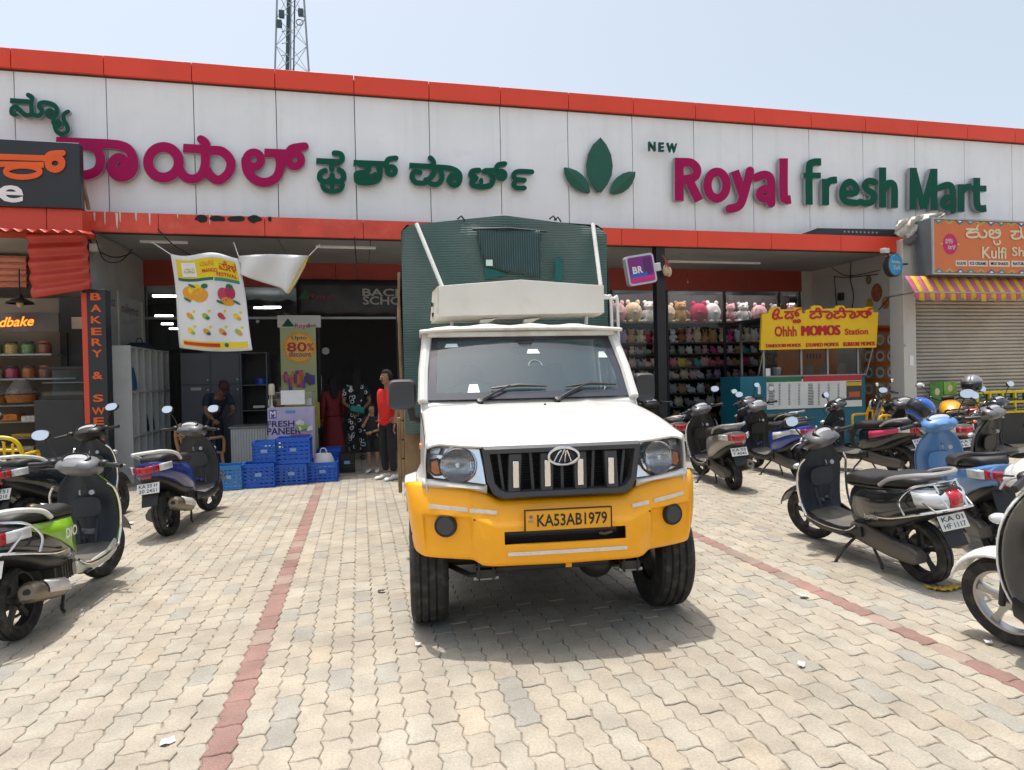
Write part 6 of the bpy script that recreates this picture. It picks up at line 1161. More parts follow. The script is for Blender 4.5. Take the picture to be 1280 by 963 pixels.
# ================================================================ pillar sign and pouch
ls = thing('light_box_sign', 'square purple and pink ice cream light box tilted on the black pillar', 'sign', A(800, 337.5, 10.55)); ls.rotation_euler = (0, RAD(-10), RAD(4)); k = 10.55/FPX
def rsq(w, h, r, n=5):
    out = []
    for cx, cy, a0 in ((w-r, h-r, 0), (-w+r, h-r, 90), (-w+r, -h+r, 180), (w-r, -h+r, 270)): out += [(cx+r*cos(RAD(a0+90*i/n)), cy+r*sin(RAD(a0+90*i/n))) for i in range(n+1)]
    return out
def plate2(nm, w, h, r, y0, y1, m_, par, dx=0, dz=0): return MB().prism([V((x_+dx, y0, z_+dz)) for x_, z_ in rsq(w, h, r)], (0, y1-y0, 0)).build(nm, m_, par, smooth=30)
plate2('frame', .27, .255, .06, -.05, .06, C(.55, .55, .58, .35, .3), ls); plate2('face', .235, .22, .04, -.056, -.051, C(.22, .02, .22, .4), ls)
plate2('print', .232, .05, .02, -.060, -.057, C(.60, .02, .25, .4), ls, 0, -.165); plate2('print', .16, .035, .02, -.061, -.057, C(.02, .12, .5, .4), ls, -.06, -.085); plate2('print', .08, .14, .04, -.0595, -.057, C(.10, .015, .14, .4), ls, .13, .05)
for ch, x_, m_ in (('B', -.13, PAPER), ('R', -.03, PAPER)): MB().text(ch, V((x_, -.063, .0)), X, Z, .09, .12, bold=.03).build('print', m_, ls, smooth=0)
MB().box((.34, .03, .0), (.16, .04, .14)).build('bracket', C(.6, .6, .6, .5), ls, bevel=.01)
hp_ = thing('hanging_pouch', 'cream pouch tied with red thread hanging on the black pillar', 'charm', A(832, 338, 10.75)); MB().ell((0, 0, 0), (.055, .05, .10)).ell((.06, -.01, -.03), (.05, .05, .09)).build('pouch', C(.55, .42, .28, .7), hp_)
for q in (-.03, .02, .05): MB().tube(crom([V((q, -.05, .05)), V((0, -.03, .16)), V((-.05, .02, .27))], 4), .008, 5).build('thread', C(.5, .03, .05, .7), hp_)
# ================================================================ momo stall
TEAL = mat('teal_paint', (.0, .13, .19), .4, var=.05); st = thing('food_stall', 'teal momo stall counter with glass front and printed menu', 'stall', (0, 0, 0)); YM2 = 11.15
x0, xa, xb_, x1 = (A(p_, 500, YM2).x for p_ in (922, 955, 1077, 1082)); zc = A(1000, 471, YM2).z; zu = A(1000, 400, YM2).z
MB().b2((xa, YM2, .05), (x1, YM2+.9, zc)).build('counter', TEAL, st, bevel=.008); MB().b2((x0, YM2-.1, .05), (xa-.005, YM2+.6, zc+.02)).build('side_counter', TEAL, st, bevel=.008)
MB().b2((xa-.02, YM2-.03, zc), (x1+.02, YM2+.9, zc+.03)).build('worktop', ALU, st, bevel=.004)
for p_ in (955, 1002, 1035, 1073): x_ = A(p_, 440, YM2).x; MB().b2((x_-.02, YM2+.01, zc+.03), (x_+.02, YM2+.05, zu)).build('post', ALU, st)
for p_ in (957, 1076): x_ = A(p_, 440, YM2).x; MB().b2((x_-.02, YM2+.8, zc+.03), (x_+.02, YM2+.84, zu)).build('post', ALU, st)
MB().b2((xa, YM2+.02, zc+.04), (x1, YM2+.026, zu)).build('stall_glass', SHOPG, st); MB().b2((xa-.05, YM2, zu), (x1+.05, YM2+.9, zu+.04)).build('stall_roof', DALU, st)
MB().b2((A(1003, 440, YM2).x, YM2+.78, zc+.03), (x1, YM2+.8, zu)).build('orange_backing', C(.48, .13, .02, .6), st)
for p_ in (1015, 1033, 1055): q = A(p_, 462, YM2+.7); MB().lathe([(0, 0), (.13, 0), (.12, .004)], V((q.x, YM2+.775, q.z)), -Y, 20).build('food_print', C(.3, .25, .2, .6), st)
for i in range(5): q = A(1012+i*4, 445, YM2+.7); MB().box(V((q.x, YM2+.774, q.z)), (.03, .003, .1)).build('food_print', INK, st)
tag(MB().lathe([(0, 0), (.10, 0), (.12, .12), (.12, .16), (0, .17)], V((A(985, 468, YM2).x, YM2+.35, zc+.03)), Z, 18).build('steamer_pot', STEEL), 'steel steamer pot behind the stall glass', 'pot')
tag(MB().box(A(960, 467, YM2-.01), (.10, .003, .19)).build('paper_notice', PAPER), 'white paper notice on the stall glass', 'notice'); MB().box(A(949, 488, YM2-.105), (.06, .003, .15)).build('price_tag', PAPER, st)
mn = thing('menu_board', 'white printed menu board on the front of the teal stall', 'menu', (0, 0, 0)); YMM = YM2-.03
def quad(nm, px0, py0, px1, py1, m_, Yq=YMM, par=mn): a, b = A(px0, py0, Yq), A(px1, py1, Yq); a2, b2_ = A(px0, py1, Yq), A(px1, py0, Yq); return MB().b2((a.x, Yq, min(a2.z, b.z)), (b2_.x, Yq+.003, max(a.z, b2_.z))).build(nm, m_, par)
quad('sheet', 957, 475, 1077, 508, C(.68, .68, .66, .6), YMM); quad('header', 957, 472, 1002, 477, C(.01, .15, .06, .5), YMM-.004); quad('header', 1004, 470.5, 1077, 475.5, C(.48, .02, .04, .5), YMM-.004); quad('side_print', 1058, 477, 1077, 500, C(.06, .05, .04, .5), YMM-.004); quad('side_print', 1058, 478, 1077, 482, C(.6, .42, .02, .5), YMM-.008); quad('side_print', 1061, 490, 1075, 496, C(.45, .1, .03, .5), YMM-.008)
for cx in range(8):
    for ry in range(14):
        px = 961+cx*12.3; w = (7.5 if cx in (0, 4) else 2.6)
        if px+w < 1056: quad('menu_line', px, 480+ry*1.95, px+w*rp.uniform(.75, 1), 480.8+ry*1.95, C(.12, .12, .13, .6), YMM-.004)
MB().ell(A(964, 486, YMM-.02), (.055, .004, .045)).build('price_sticker', PAPER, mn)
# yellow shaped sign
ms = thing('stall_sign', 'bright yellow cut out sign with red lettering above the teal stall', 'sign', (0, 0, 0)); YY = 10.95; fm = fnpx(940, 370, 7.53, YY)
out = [(97, 168), (158, 165), (162, 140), (190, 110), (264, 105), (268, 128), (392, 125), (396, 112), (468, 108), (472, 165), (502, 163), (506, 130), (556, 126), (562, 100), (585, 90), (640, 92), (660, 106), (662, 122), (782, 118), (786, 100), (815, 90), (865, 93), (880, 118), (1065, 115), (1070, 104), (1138, 103), (1142, 155), (1190, 155), (1170, 486), (82, 510)]
YELS = mat('sign_yellow', (.80, .50, .0), .4, var=.03); MB().prism([fm(*p_) for p_ in out], (0, .05, 0)).build('board', YELS, ms, smooth=0)
SRED = C(.48, .005, .015, .4); KG = [
 [([(215, 150), (200, 175), (205, 210), (232, 215), (245, 195), (262, 212), (285, 205)], 17), ([(200, 180), (245, 178)], 15), ([(235, 178), (255, 150), (240, 125), (215, 140)], 15)],
 [([(305, 152), (400, 148)], 15, sf), ([(350, 155), (330, 175), (315, 200), (335, 215), (355, 200), (375, 215), (388, 195), (372, 170)], 15), (ringp(425, 175, 14), 13, c), ([(405, 165), (425, 135), (460, 122)], 13), (ringp(402, 240, 11), 11, c), (ringp(440, 238, 13), 11, c)],
 [([(545, 150), (650, 146)], 15, sf), ([(590, 165), (560, 175), (552, 200), (580, 212), (610, 195), (640, 205), (655, 185), (640, 165)], 15), ([(645, 150), (635, 125), (612, 118), (605, 135)], 14), ([(650, 150), (720, 150), (752, 170), (748, 205), (718, 212), (705, 190), (722, 175)], 15)],
 [([(770, 148), (870, 144)], 15, sf), ([(815, 163), (785, 172), (778, 198), (805, 210), (835, 193), (865, 203), (880, 183), (865, 163)], 15), ([(868, 148), (858, 122), (835, 115), (828, 132)], 14), ([(875, 148), (940, 148), (968, 168), (965, 200), (938, 208), (925, 188), (942, 172)], 15)],
 [([(985, 150), (1080, 145)], 15, sf), ([(1040, 160), (1010, 180), (985, 200)], 14), ([(1010, 165), (1040, 190), (1075, 205), (1090, 185), (1075, 165)], 14), (ringp(1105, 165, 13), 13, c), ([(1085, 155), (1100, 130), (1132, 118)], 13)]]
letters(ms, KG, 940, 370, 7.53, SRED, Yq=YY-.008, depth=.008, side=SRED, crown=.0008, WK=1.15)
for t, cx, cy, w, h in (('Ohhh', 316, 334, 214, 88), ('MOMOS', 647, 326, 364, 82), ('Station', 982, 336, 228, 52), ('TANDOORI MOMOS', 292, 468, 340, 28), ('STEAMED MOMOS', 660, 460, 315, 30), ('KURKURE MOMOS', 1008, 452, 305, 32)):
    p_ = fm(cx, cy)-Y*.006; U_ = (fm(cx+50, cy-1.2)-fm(cx-50, cy+1.2)).normalized(); kk = (fm(cx+50, cy)-fm(cx-50, cy)).length/100; b_ = MB(); n_ = (3 if h > 40 else 1) if 'M' in t else 0
    for i in range(-n_, n_+1): b_.text(t, p_+U_*(.0065*i)-Y*(.0012*(i+n_)), U_, Z, w*kk*.97, h*kk, bold=.0 if n_ else .03)
    b_.build('letter', SRED, ms, smooth=0)
for x_ in (120, 1150): p_ = fm(x_, 480); MB().tube([p_+Y*.03, V((p_.x, YM2+.02, zc+.03))], .014, 6).build('sign_leg', ALU, ms)
# right wall posters (on the side wall) and pillar
fp = thing('food_poster', 'orange poster with rows of food photographs on the cream wall', 'poster', (0, 0, 0)); XP = XWR-.006
def WX(px, py): return AX(px, py, XP)
def wq(nm, px0, py0, px1, py1, m_, d=0., par=fp):
    a, b, c_, e_ = WX(px0, py0), WX(px1, py0), WX(px1, py1), WX(px0, py1); dd = V((-d, 0, 0)); return MB().prism([a+dd, b+dd, c_+dd, e_+dd], (.003, 0, 0)).build(nm, m_, par, smooth=0)
wq('sheet', 1077, 407, 1124, 522, C(.55, .15, .015, .5)); wq('title', 1082, 410, 1120, 414, C(.30, .04, .01, .5), .004)
for j in range(4):
    for i in range(3):
        px, py = 1080.5+i*14.5, 417+j*20.5-i*.3; 
        if i == 0 and j == 0: continue
        o = wq('food_photo', px, py, px+12, py+15.5, C(*rp.choice([(.3, .3, .28), (.22, .24, .24), (.35, .33, .3)]), .5), .004)
        q = WX(px+6, py+8)-X*.01; MB().lathe([(0, .0), (.10, .0), (.115, .006)], q, -X, 18).build('plate', C(.6, .6, .58, .4), o); MB().ell(q-X*.004, (.005, .075, .06)).build('dish', C(*rp.choice([(.1, .3, .03), (.5, .25, .05), (.4, .12, .04), (.5, .4, .1), (.25, .2, .15)]), .6), o)
fi = thing('food_sticker', 'cut out food stickers high on the cream wall', 'sticker', (0, 0, 0))
for px, py, r_, c_ in ((1096, 366, .19, (.36, .10, .04)), (1107, 379, .12, (.45, .16, .05)), (1086, 350, .10, (.25, .15, .08)), (1087, 380, .12, (.4, .3, .03))): MB().ell(WX(px, py)-X*.004, (.006, r_*.8, r_)).build('print', C(*c_, .5, var=.5, vs=14.), fi)
pw = thing('cream_pillar', 'cream painted pillar between the stall and the roller shutter', 'pillar', (0, 0, 0)); xa, xb_ = A(1128, 450, 10.7).x, A(1143.5, 450, 10.7).x
MB().b2((xa, 10.66, 0), (xb_, 11.0, A(1135, 300, 10.7).z)).build('shaft', CREAM, pw, bevel=.006); q = A(1139.5, 451, 10.65); MB().box(q, (.09, .006, .19)).build('notice_plate', PAPER, pw); MB().lathe([(0, .02), (.02, .018), (.022, 0)], A(1131, 432, 10.65), -Y, 10).build('bolt', STEEL, pw)
rs = thing('round_sign', 'round blue light sign with white script hanging from the canopy', 'sign', A(1116, 332, 10.5)); rs.rotation_euler = (0, 0, RAD(12)); MB().lathe([(0, -.06), (.2, -.06), (.215, -.05), (.215, .05), (.2, .06), (0, .06)], (0, 0, 0), Y, 40).build('case', DALU, rs); MB().lathe([(0, -.066), (.19, -.066), (.195, -.06)], (0, 0, 0), Y, 40).build('face', mat('sky_face', (.04, .28, .52), .35), rs)
MB().text('Bombay', V((0, -.07, .05)), X, Z, .24, .07).build('letter', C(.75, .7, .5, .4), rs, smooth=0); MB().text('Kulfi', V((.02, -.07, -.05)), X, Z, .18, .08).build('letter', C(.75, .7, .5, .4), rs, smooth=0); MB().tube([V((.2, 0, .03)), V((.42, 0, .05))], .02, 6).build('arm', DALU, rs); MB().box((-.22, 0, .26), (.14, .1, .09)).build('spot_lamp', C(.55, .55, .55, .4), rs, bevel=.01); MB().tube([V((-.2, 0, .22)), V((-.1, 0, .17))], .015, 6).build('arm', DALU, rs)
# ================================================================ kulfi shop, right
ks = thing('kulfi_shop', 'small shop with a closed roller shutter at the right edge', 'building', (0, 0, 0)); YKU = 10.85; xs_ = A(1143.5, 440, YKU).x; xe = 14.6; zs = A(1200, 372, YKU).z
SHUT = mat('shutter_steel', (.50, .455, .40), .5, .15, var=.08, vs=2, dirt=.25, dcol=(.2, .17, .14))
nsl = 40; prof = [(0, 0), (.02, .012), (.045, .018), (.058, .012), (.065, 0)]
hs_ = zs/nsl
for i in range(nsl):
    z = i*hs_; MB().grid([[V((xs_, YKU-d, z+hs_*t)), V((xe, YKU-d, z+hs_*t))] for t, d in ((0, 0), (.25, .022), (.55, .028), (.8, .018), (.97, 0))]).build('shutter_slat', SHUT, ks, smooth=60, solid=.003)
MB().b2((xs_, YKU+.02, 0), (xe, YKU+.06, zs)).build('shutter_backing', INT, ks, smooth=0); MB().b2((xs_-.02, YKU, zs), (xe, YKU+.3, zs+.8)).build('lintel', CREAM, ks, smooth=0); MB().b2((XWR+.2, YKU+.06, 0), (xe+.1, 14, 4.2)).build('side_mass', CONC, ks, smooth=0)
kb = thing('kulfi_sign', 'orange framed kulfi shop sign with cream lettering and pink oval', 'sign', (0, 0, 0)); YKS = 10.15; fk = fnpx(1150, 260, 9.846, YKS)
p0, p1 = A(1165, 272, YKS), A(1167, 343, YKS); zA, zB = p0.z, p1.z; x0 = p0.x; xe2 = x0+3.3
OR = mat('kulfi_orange', (.64, .17, .05), .45, var=.03); MB().b2((x0+.03, YKS, zB+.04), (xe2, YKS+.02, zA-.04)).build('face', OR, kb); MB().b2((x0, YKS+.021, zB), (xe2+.03, YKS+.4, zA)).build('box', C(.16, .19, .21, .45, .3, dirt=.3), kb, bevel=.006)
for a, b in (((x0, zA-.03), (xe2, zA)), ((x0, zB), (xe2, zB+.03)), ((x0, zB+.03), (x0+.03, zA-.03))): MB().b2((a[0], YKS-.01, a[1]), (b[0], YKS+.02, b[1])).build('frame', C(.42, .45, .44, .4, .3), kb)
KC = C(.70, .60, .42, .5); TE = C(.03, .25, .28, .5)
for i in range(14):
    x_ = x0+.14+i*.24
    for z, sg in ((zA-.045, -1), (zB+.045, 1)): MB().prism([V((x_-.11, YKS-.003, z)), V((x_+.11, YKS-.003, z)), V((x_, YKS-.003, z+sg*.075))], (0, .002, 0)).build('print', (TE, C(.6, .35, .06, .5), C(.05, .15, .25, .5))[i % 3], kb, smooth=0); MB().prism([V((x_-.05, YKS-.006, z)), V((x_+.05, YKS-.006, z)), V((x_, YKS-.006, z+sg*.035))], (0, .002, 0)).build('print', (C(.7, .55, .3, .5), TE, PAPER)[i % 3], kb, smooth=0)
q = fk(370, 447)-Y*.004; MB().prism([q+V((.162*cos(t), 0, .195*sin(t))) for t in [2*pi*i/30 for i in range(30)]], (0, .002, 0)).build('print', C(.52, .01, .12, .45), kb, smooth=0); MB().text('ಮಿಸ್ಟ', q+V((-.03, -.004, .06)), X, Z, .17, .1).build('print', PAPER, kb, smooth=0); MB().text('ಕುಲ್ಫಿ', q+V((.03, -.004, -.06)), X, Z, .17, .1).build('print', PAPER, kb, smooth=0)
for s in (-1, 1): MB().prism([q+V((s*.165, 0, .012)), q+V((s*.23, 0, 0)), q+V((s*.165, 0, -.012))], (0, .002, 0)).build('print', KC, kb, smooth=0)
letters(kb, [[([(565, 262), (720, 268)], 24, sf), ([(690, 265), (705, 235), (715, 215)], 18), ([(640, 275), (590, 300), (575, 340), (620, 365), (700, 355), (720, 320), (690, 300), (600, 312)], 24), ([(720, 330), (745, 362), (800, 360), (815, 315), (785, 280)], 24)],
 [(ringp(880, 300, 26), 22, c), ([(855, 310), (860, 350), (905, 370), (960, 360), (985, 320), (970, 275), (940, 275), (930, 300), (960, 310)], 24), ([(905, 400), (915, 440), (950, 455), (985, 430), (975, 405)], 18), ([(950, 435), (950, 460)], 14)],
 [([(1110, 290), (1240, 292)], 24, sf), ([(1150, 295), (1170, 320), (1125, 345)], 22), ([(1125, 350), (1150, 380), (1220, 375), (1245, 335), (1240, 295)], 24), ([(1235, 285), (1240, 255), (1225, 240)], 18), ([(1245, 340), (1275, 375), (1320, 350), (1310, 310)], 24)],
 [([(1380, 292), (1500, 294)], 24, sf), (ringp(1440, 335, 40), 24, c)]], 1150, 260, 9.846, KC, Yq=YKS-.008, depth=.006, side=KC, crown=.001)
for t, cx, cy, w, h in (('Kulfi', 908, 555, 300, 118), ('Shop', 1290, 560, 330, 118), ('KULFIS', 507, 684, 108, 30), ('ICE CREAMS', 712, 686, 200, 30), ('MILK SHAKES', 975, 688, 215, 30), ('NATURAL', 1230, 690, 180, 30)):
    p_ = fk(cx, cy)-Y*.01; kk = (fk(cx+50, cy)-fk(cx-50, cy)).length/100
    if h < 50: MB().box(p_+Y*.006, ((w+34)*kk, .002, 58*kk)).build('print', C(.68, .64, .56, .5), kb)
    MB().text(t, p_, X, Z, w*kk, h*kk, bold=.02).build('letter', KC if h > 50 else INK, kb, smooth=0)
# striped awning
an = thing('striped_awning', 'yellow and pink striped scalloped awning under the kulfi sign', 'awning', (0, 0, 0)); AY = mat('awning_yellow', (.66, .42, .02), .7, var=.1); AP = mat('awning_pink', (.50, .12, .20), .7, var=.1)
zt_, z1_ = A(1200, 346, 10.3).z, A(1200, 366, 10.2).z; xA = A(1132, 360, 10.3).x; xB = xA+4.2; nst = 36; wv = (xB-xA)/nst
for i in range(nst):
    a = xA+i*wv; b = a+wv; sg_ = [V((a, 10.32, zt_)), V((b, 10.32, zt_))]; rows = [sg_]
    for t in (.33, .66, 1): rows.append([V((q, 10.32-.2*t, zt_+(z1_-zt_)*t+.012*sin(q*5+t*3))) for q in (a, b)])
    sag = lambda q: .10+.075*abs(sin((q-xA)/(wv*3)*pi)); rows.append([V((q, 10.115, z1_-sag(q)+.012*sin(q*5+3))) for q in (a, b)])
    MB().grid(rows).build('awning_stripe', AP if i % 2 == 0 else AY, an, smooth=40, solid=.003)
MB().tube([V((xA, 10.12, z1_-.01)), V((xB, 10.12, z1_-.01))], .015, 6).build('front_bar', STEEL, an); 
for x_ in (xA+.05, xB-.1): MB().tube([V((x_, 10.12, z1_-.01)), V((x_, 10.84, z1_-.02))], .014, 6).build('side_arm', STEEL, an)
# tilted dark board and torn white sheet on the canopy edge
tb = thing('tilted_board', 'dark board edge lying on the canopy beside the kulfi sign', 'board', (0, 0, 0)); a, b = A(998, 290, 10.85), A(1125, 290, 10.85); MB().prism([V((a.x, 10.85, zct+.004)), V((b.x, 10.85, zct+.004)), V((b.x, 10.85, zct+.16)), V((a.x+.4, 10.85, zct+.13))], (0, .2, 0)).build('panel', BBLK, tb, smooth=0); MB().prism([V((a.x-.03, 10.83, zct+.006)), V((a.x+.05, 10.83, zct+.006)), V((a.x+.47, 10.83, zct+.15)), V((a.x+.40, 10.83, zct+.15))], (0, .015, 0)).build('edge_strip', C(.6, .6, .6, .4), tb)
for i in range(9): q = A(1056+i*5, 290, 10.84); MB().box(V((q.x, 10.845, zct+.08)), (.035, .004, .03)).build('faded_letter', C(.35, .34, .33, .6), tb)
wf = thing('torn_sheet', 'torn white flex sheet bunched behind the kulfi sign', 'sheet', (0, 0, 0)); rows = []
E0 = [(1121, 277), (1135, 273), (1155, 268), (1182, 266)]; E1 = [(1118, 292), (1130, 298), (1150, 292), (1178, 272)]
for t in [i/8 for i in range(9)]: rows.append([A(*(V((*a, 0)).lerp(V((*b, 0)), t)).xy, 10.5+.06*sin(9*t+i*1.7)) for i, (a, b) in enumerate(zip([p_.xy for p_ in crom(E0, 4)], [p_.xy for p_ in crom(E1, 4)]))])
MB().grid(rows).build('sheet', C(.62, .58, .52, .6, dirt=.4, dcol=(.35, .25, .15)), wf, smooth=30, solid=.004)
MB().grid([[A(1130+i*7, 294+6*j+2*sin(i*2), 10.45+.05*sin(i)+.03*j) for i in range(6)] for j in range(3)]).build('grey_fold', C(.16, .16, .16, .8), wf, smooth=40, solid=.004)
# leaning posters, yellow rack
for lab, a, b, c_ in (('green leafy poster leaning on the shutter', (1163, 478), (1180, 502), (.06, .22, .03)), ('green poster with a pale drink picture beside it', (1179, 478), (1196, 493), (.16, .32, .03))):
    p_, q = A(*a, 10.6), A(*b, 10.6); o = tag(MB().b2((p_.x, 10.6, q.z), (q.x, 10.62, p_.z)).build('small_poster', C(*c_, .5, var=.4, vs=9.)), lab, 'poster'); MB().ell(V(((p_.x+q.x)/2, 10.597, (p_.z+q.z)/2)), (.06, .004, .07)).build('print', C(.6, .5, .3, .5), o)
q = A(1183, 500, 10.62); tag(MB().b2((A(1164, 500, 10.62).x, 10.63, 0), (A(1197, 500, 10.62).x, 10.7, A(1180, 502, 10.6).z+.05)).build('poster_stand', C(.12, .12, .12, .6), bevel=.01), 'dark stand holding the green posters', 'stand')
rk = thing('bottle_rack', 'yellow crate rack with green bottles before the shutter', 'rack', (0, 0, 0)); a, b = A(1222, 491, 10.2), A(1330, 512, 10.2); YR = mat('rack_yellow', (.66, .50, .01), .45)
for z in (a.z, (a.z+b.z)/2, b.z): MB().b2((a.x, 10.2, z-.03), (b.x, 10.6, z+.012)).build('rack_board', YR, rk, bevel=.006)
for i in range(8): x_ = a.x+(b.x-a.x)*i/7; MB().b2((x_-.02, 10.19, b.z), (x_+.02, 10.24, a.z)).build('rack_bar', YR, rk, bevel=.006)
MB().b2((a.x, 10.25, 0), (b.x, 10.6, b.z-.03)).build('rack_base', DALU, rk)
for i in range(7): tag(MB().lathe([(0, 0), (.06, 0), (.065, .02), (.065, .12), (.03, .16), (.025, .2), (0, .2)], V((a.x+(b.x-a.x)*(i+.5)/7, 10.35, (a.z+b.z)/2+.012)), Z, 14).build('bottle', C(.01, .22, .20, .2, coat=.5)), 'teal green bottle in the yellow rack, %s from the left' % ordn(i), 'bottle', 'bottles in the yellow rack')
# ================================================================ loose cables, socket boxes
cb = thing('canopy_cables', 'thin black cables sagging under the canopy at the left', 'cable', (0, 0, 0))
for pts in ([(101, 262), (106, 280), (112, 300), (125, 315), (145, 322), (166, 316)], [(114, 288), (150, 305), (182, 328)], [(120, 300), (130, 325), (150, 327), (165, 312)], [(197, 286), (215, 305), (240, 320)], [(443, 296), (445, 325), (447, 348)]): MB().tube(crom([A(*p_, 10.75+.08*i) for i, p_ in enumerate(pts)], 5), .010, 5).build('cable', INK, cb)
cc2 = thing('wall_cables', 'thin black cables and a dark socket box on the cream wall', 'cable', (0, 0, 0))
for pts in ([(1043, 345), (1045, 375), (1048, 395)], [(1043, 346), (1060, 347), (1098, 343)], [(1064, 325), (1063, 350), (1067, 370), (1063, 395)], [(1040, 335), (1060, 345), (1100, 338)], [(1131, 330), (1120, 360), (1098, 388)]): MB().tube(crom([AX(*p_, XWR-.02) for p_ in pts], 5), .008, 5).build('cable', INK, cc2)
MB().box(AX(1051, 371, XWR-.04), (.06, .14, .16)).build('socket_box', BLACK, cc2, bevel=.01)
sk = A(118, 310, 10.9); tag(MB().box(sk, (.12, .08, .12)).build('junction_box', C(.5, .48, .42, .5), bevel=.01), 'cream junction box under the canopy corner', 'box')
# ================================================================ litter
lt = [((1005, 748), .055, (.7, .7, .7), 'white paper scrap right of the truck shadow'), ((209, 930), .045, (.7, .68, .64), 'white paper scrap left of the left red strip'), ((523, 808), .03, (.6, .58, .54), 'pale scrap in front of the left front tyre'), ((1001, 834), .035, (.6, .5, .45), 'pinkish scrap on the pavers at lower right'), ((1236, 806), .035, (.7, .7, .7), 'tiny white scrap beside the white scooter wheel'), ((162, 656), .07, (.6, .6, .6), 'white wrapper near the dark blue scooter'), ((477, 741), .04, (.06, .05, .04), 'dark leaf bit on the pavers left of the truck')]
for (px, py), r_, c_, lab in lt:
    q = G(px, py); b = MB(); P = [V((q.x+r_*cos(t)*rp.uniform(.5, 1)*.8, q.y+r_*sin(t)*rp.uniform(.5, 1)*.7, .006+rp.uniform(0, .02))) for t in [2*pi*i/8 for i in range(8)]]; ctr = V((q.x, q.y, .022)); b.add(P+[ctr], [(i, (i+1) % 8, 8) for i in range(8)]); tag(b.build('litter_scrap', C(*c_, .8), smooth=0, solid=.001), lab, 'litter')
q = [G(1160, 737), G(1180, 739), G(1196, 735), G(1212, 738), G(1225, 736)]; rows = [[p_+V((0, dy, .006+.02*sin(i*1.3+dy*40)**2)) for i, p_ in enumerate(crom(q, 5))] for dy in (-.035, -.015, .01, .035)]; tag(MB().grid(rows).build('yellow_cloth', C(.55, .36, .03, .8, var=.3), smooth=60, solid=.003), 'crumpled yellow cloth strip on the ground beside the white scooter', 'cloth')
# ================================================================ people
SKIN1 = mat('skin_brown', (.20, .10, .06), .6, var=.06); SKIN2 = mat('skin_light_brown', (.30, .16, .10), .6, var=.06); HAIR = mat('hair_black', (.006, .005, .005), .85, var=.3, vs=40)
def skinmesh(name, nodes, edges, m_, parent, sub=2, root=0):
    me = bpy.data.meshes.new(name); ks = list(nodes); me.from_pydata([tuple(nodes[k][0]) for k in ks], [(ks.index(a), ks.index(b)) for a, b in edges], [])
    o = bpy.data.objects.new(name, me); COL.objects.link(o); o.parent = parent; q = o.modifiers.new('k', 'SKIN'); q.use_smooth_shade = True
    if not me.skin_vertices: bpy.context.view_layer.update()
    for i, k in enumerate(ks): d = me.skin_vertices[0].data[i]; r = nodes[k][1]; d.radius = r if isinstance(r, tuple) else (r, r); d.use_root = (i == root)
    q = o.modifiers.new('u', 'SUBSURF'); q.levels = sub; q.render_levels = sub; me.materials.append(m_); return o
def hand(parent, wr, el, m_, side=1):
    d = (V(wr)-V(el)).normalized(); u = d.orthogonal().normalized(); w = d.cross(u); b = MB(); c = V(wr)+d*.045; R_ = MX((w, u, d)).transposed()
    b.ell(c, (.038, .016, .05), R_)
    for i, (off, L) in enumerate(((-.027, .062), (-.009, .074), (.009, .07), (.027, .055))): p = c+w*off+d*.035; b.tube([p, p+d*L*.5+u*.004, p+d*L*.85+u*.022, p+d*L+u*.034], [.0095, .009, .008, .006], 6)
    p = c+w*(.034*side)-d*.01; b.tube([p, p+w*.028*side+d*.025, p+w*.034*side+d*.052+u*.01], [.011, .01, .007], 6)
    return b.build('hand', m_, parent, smooth=60)
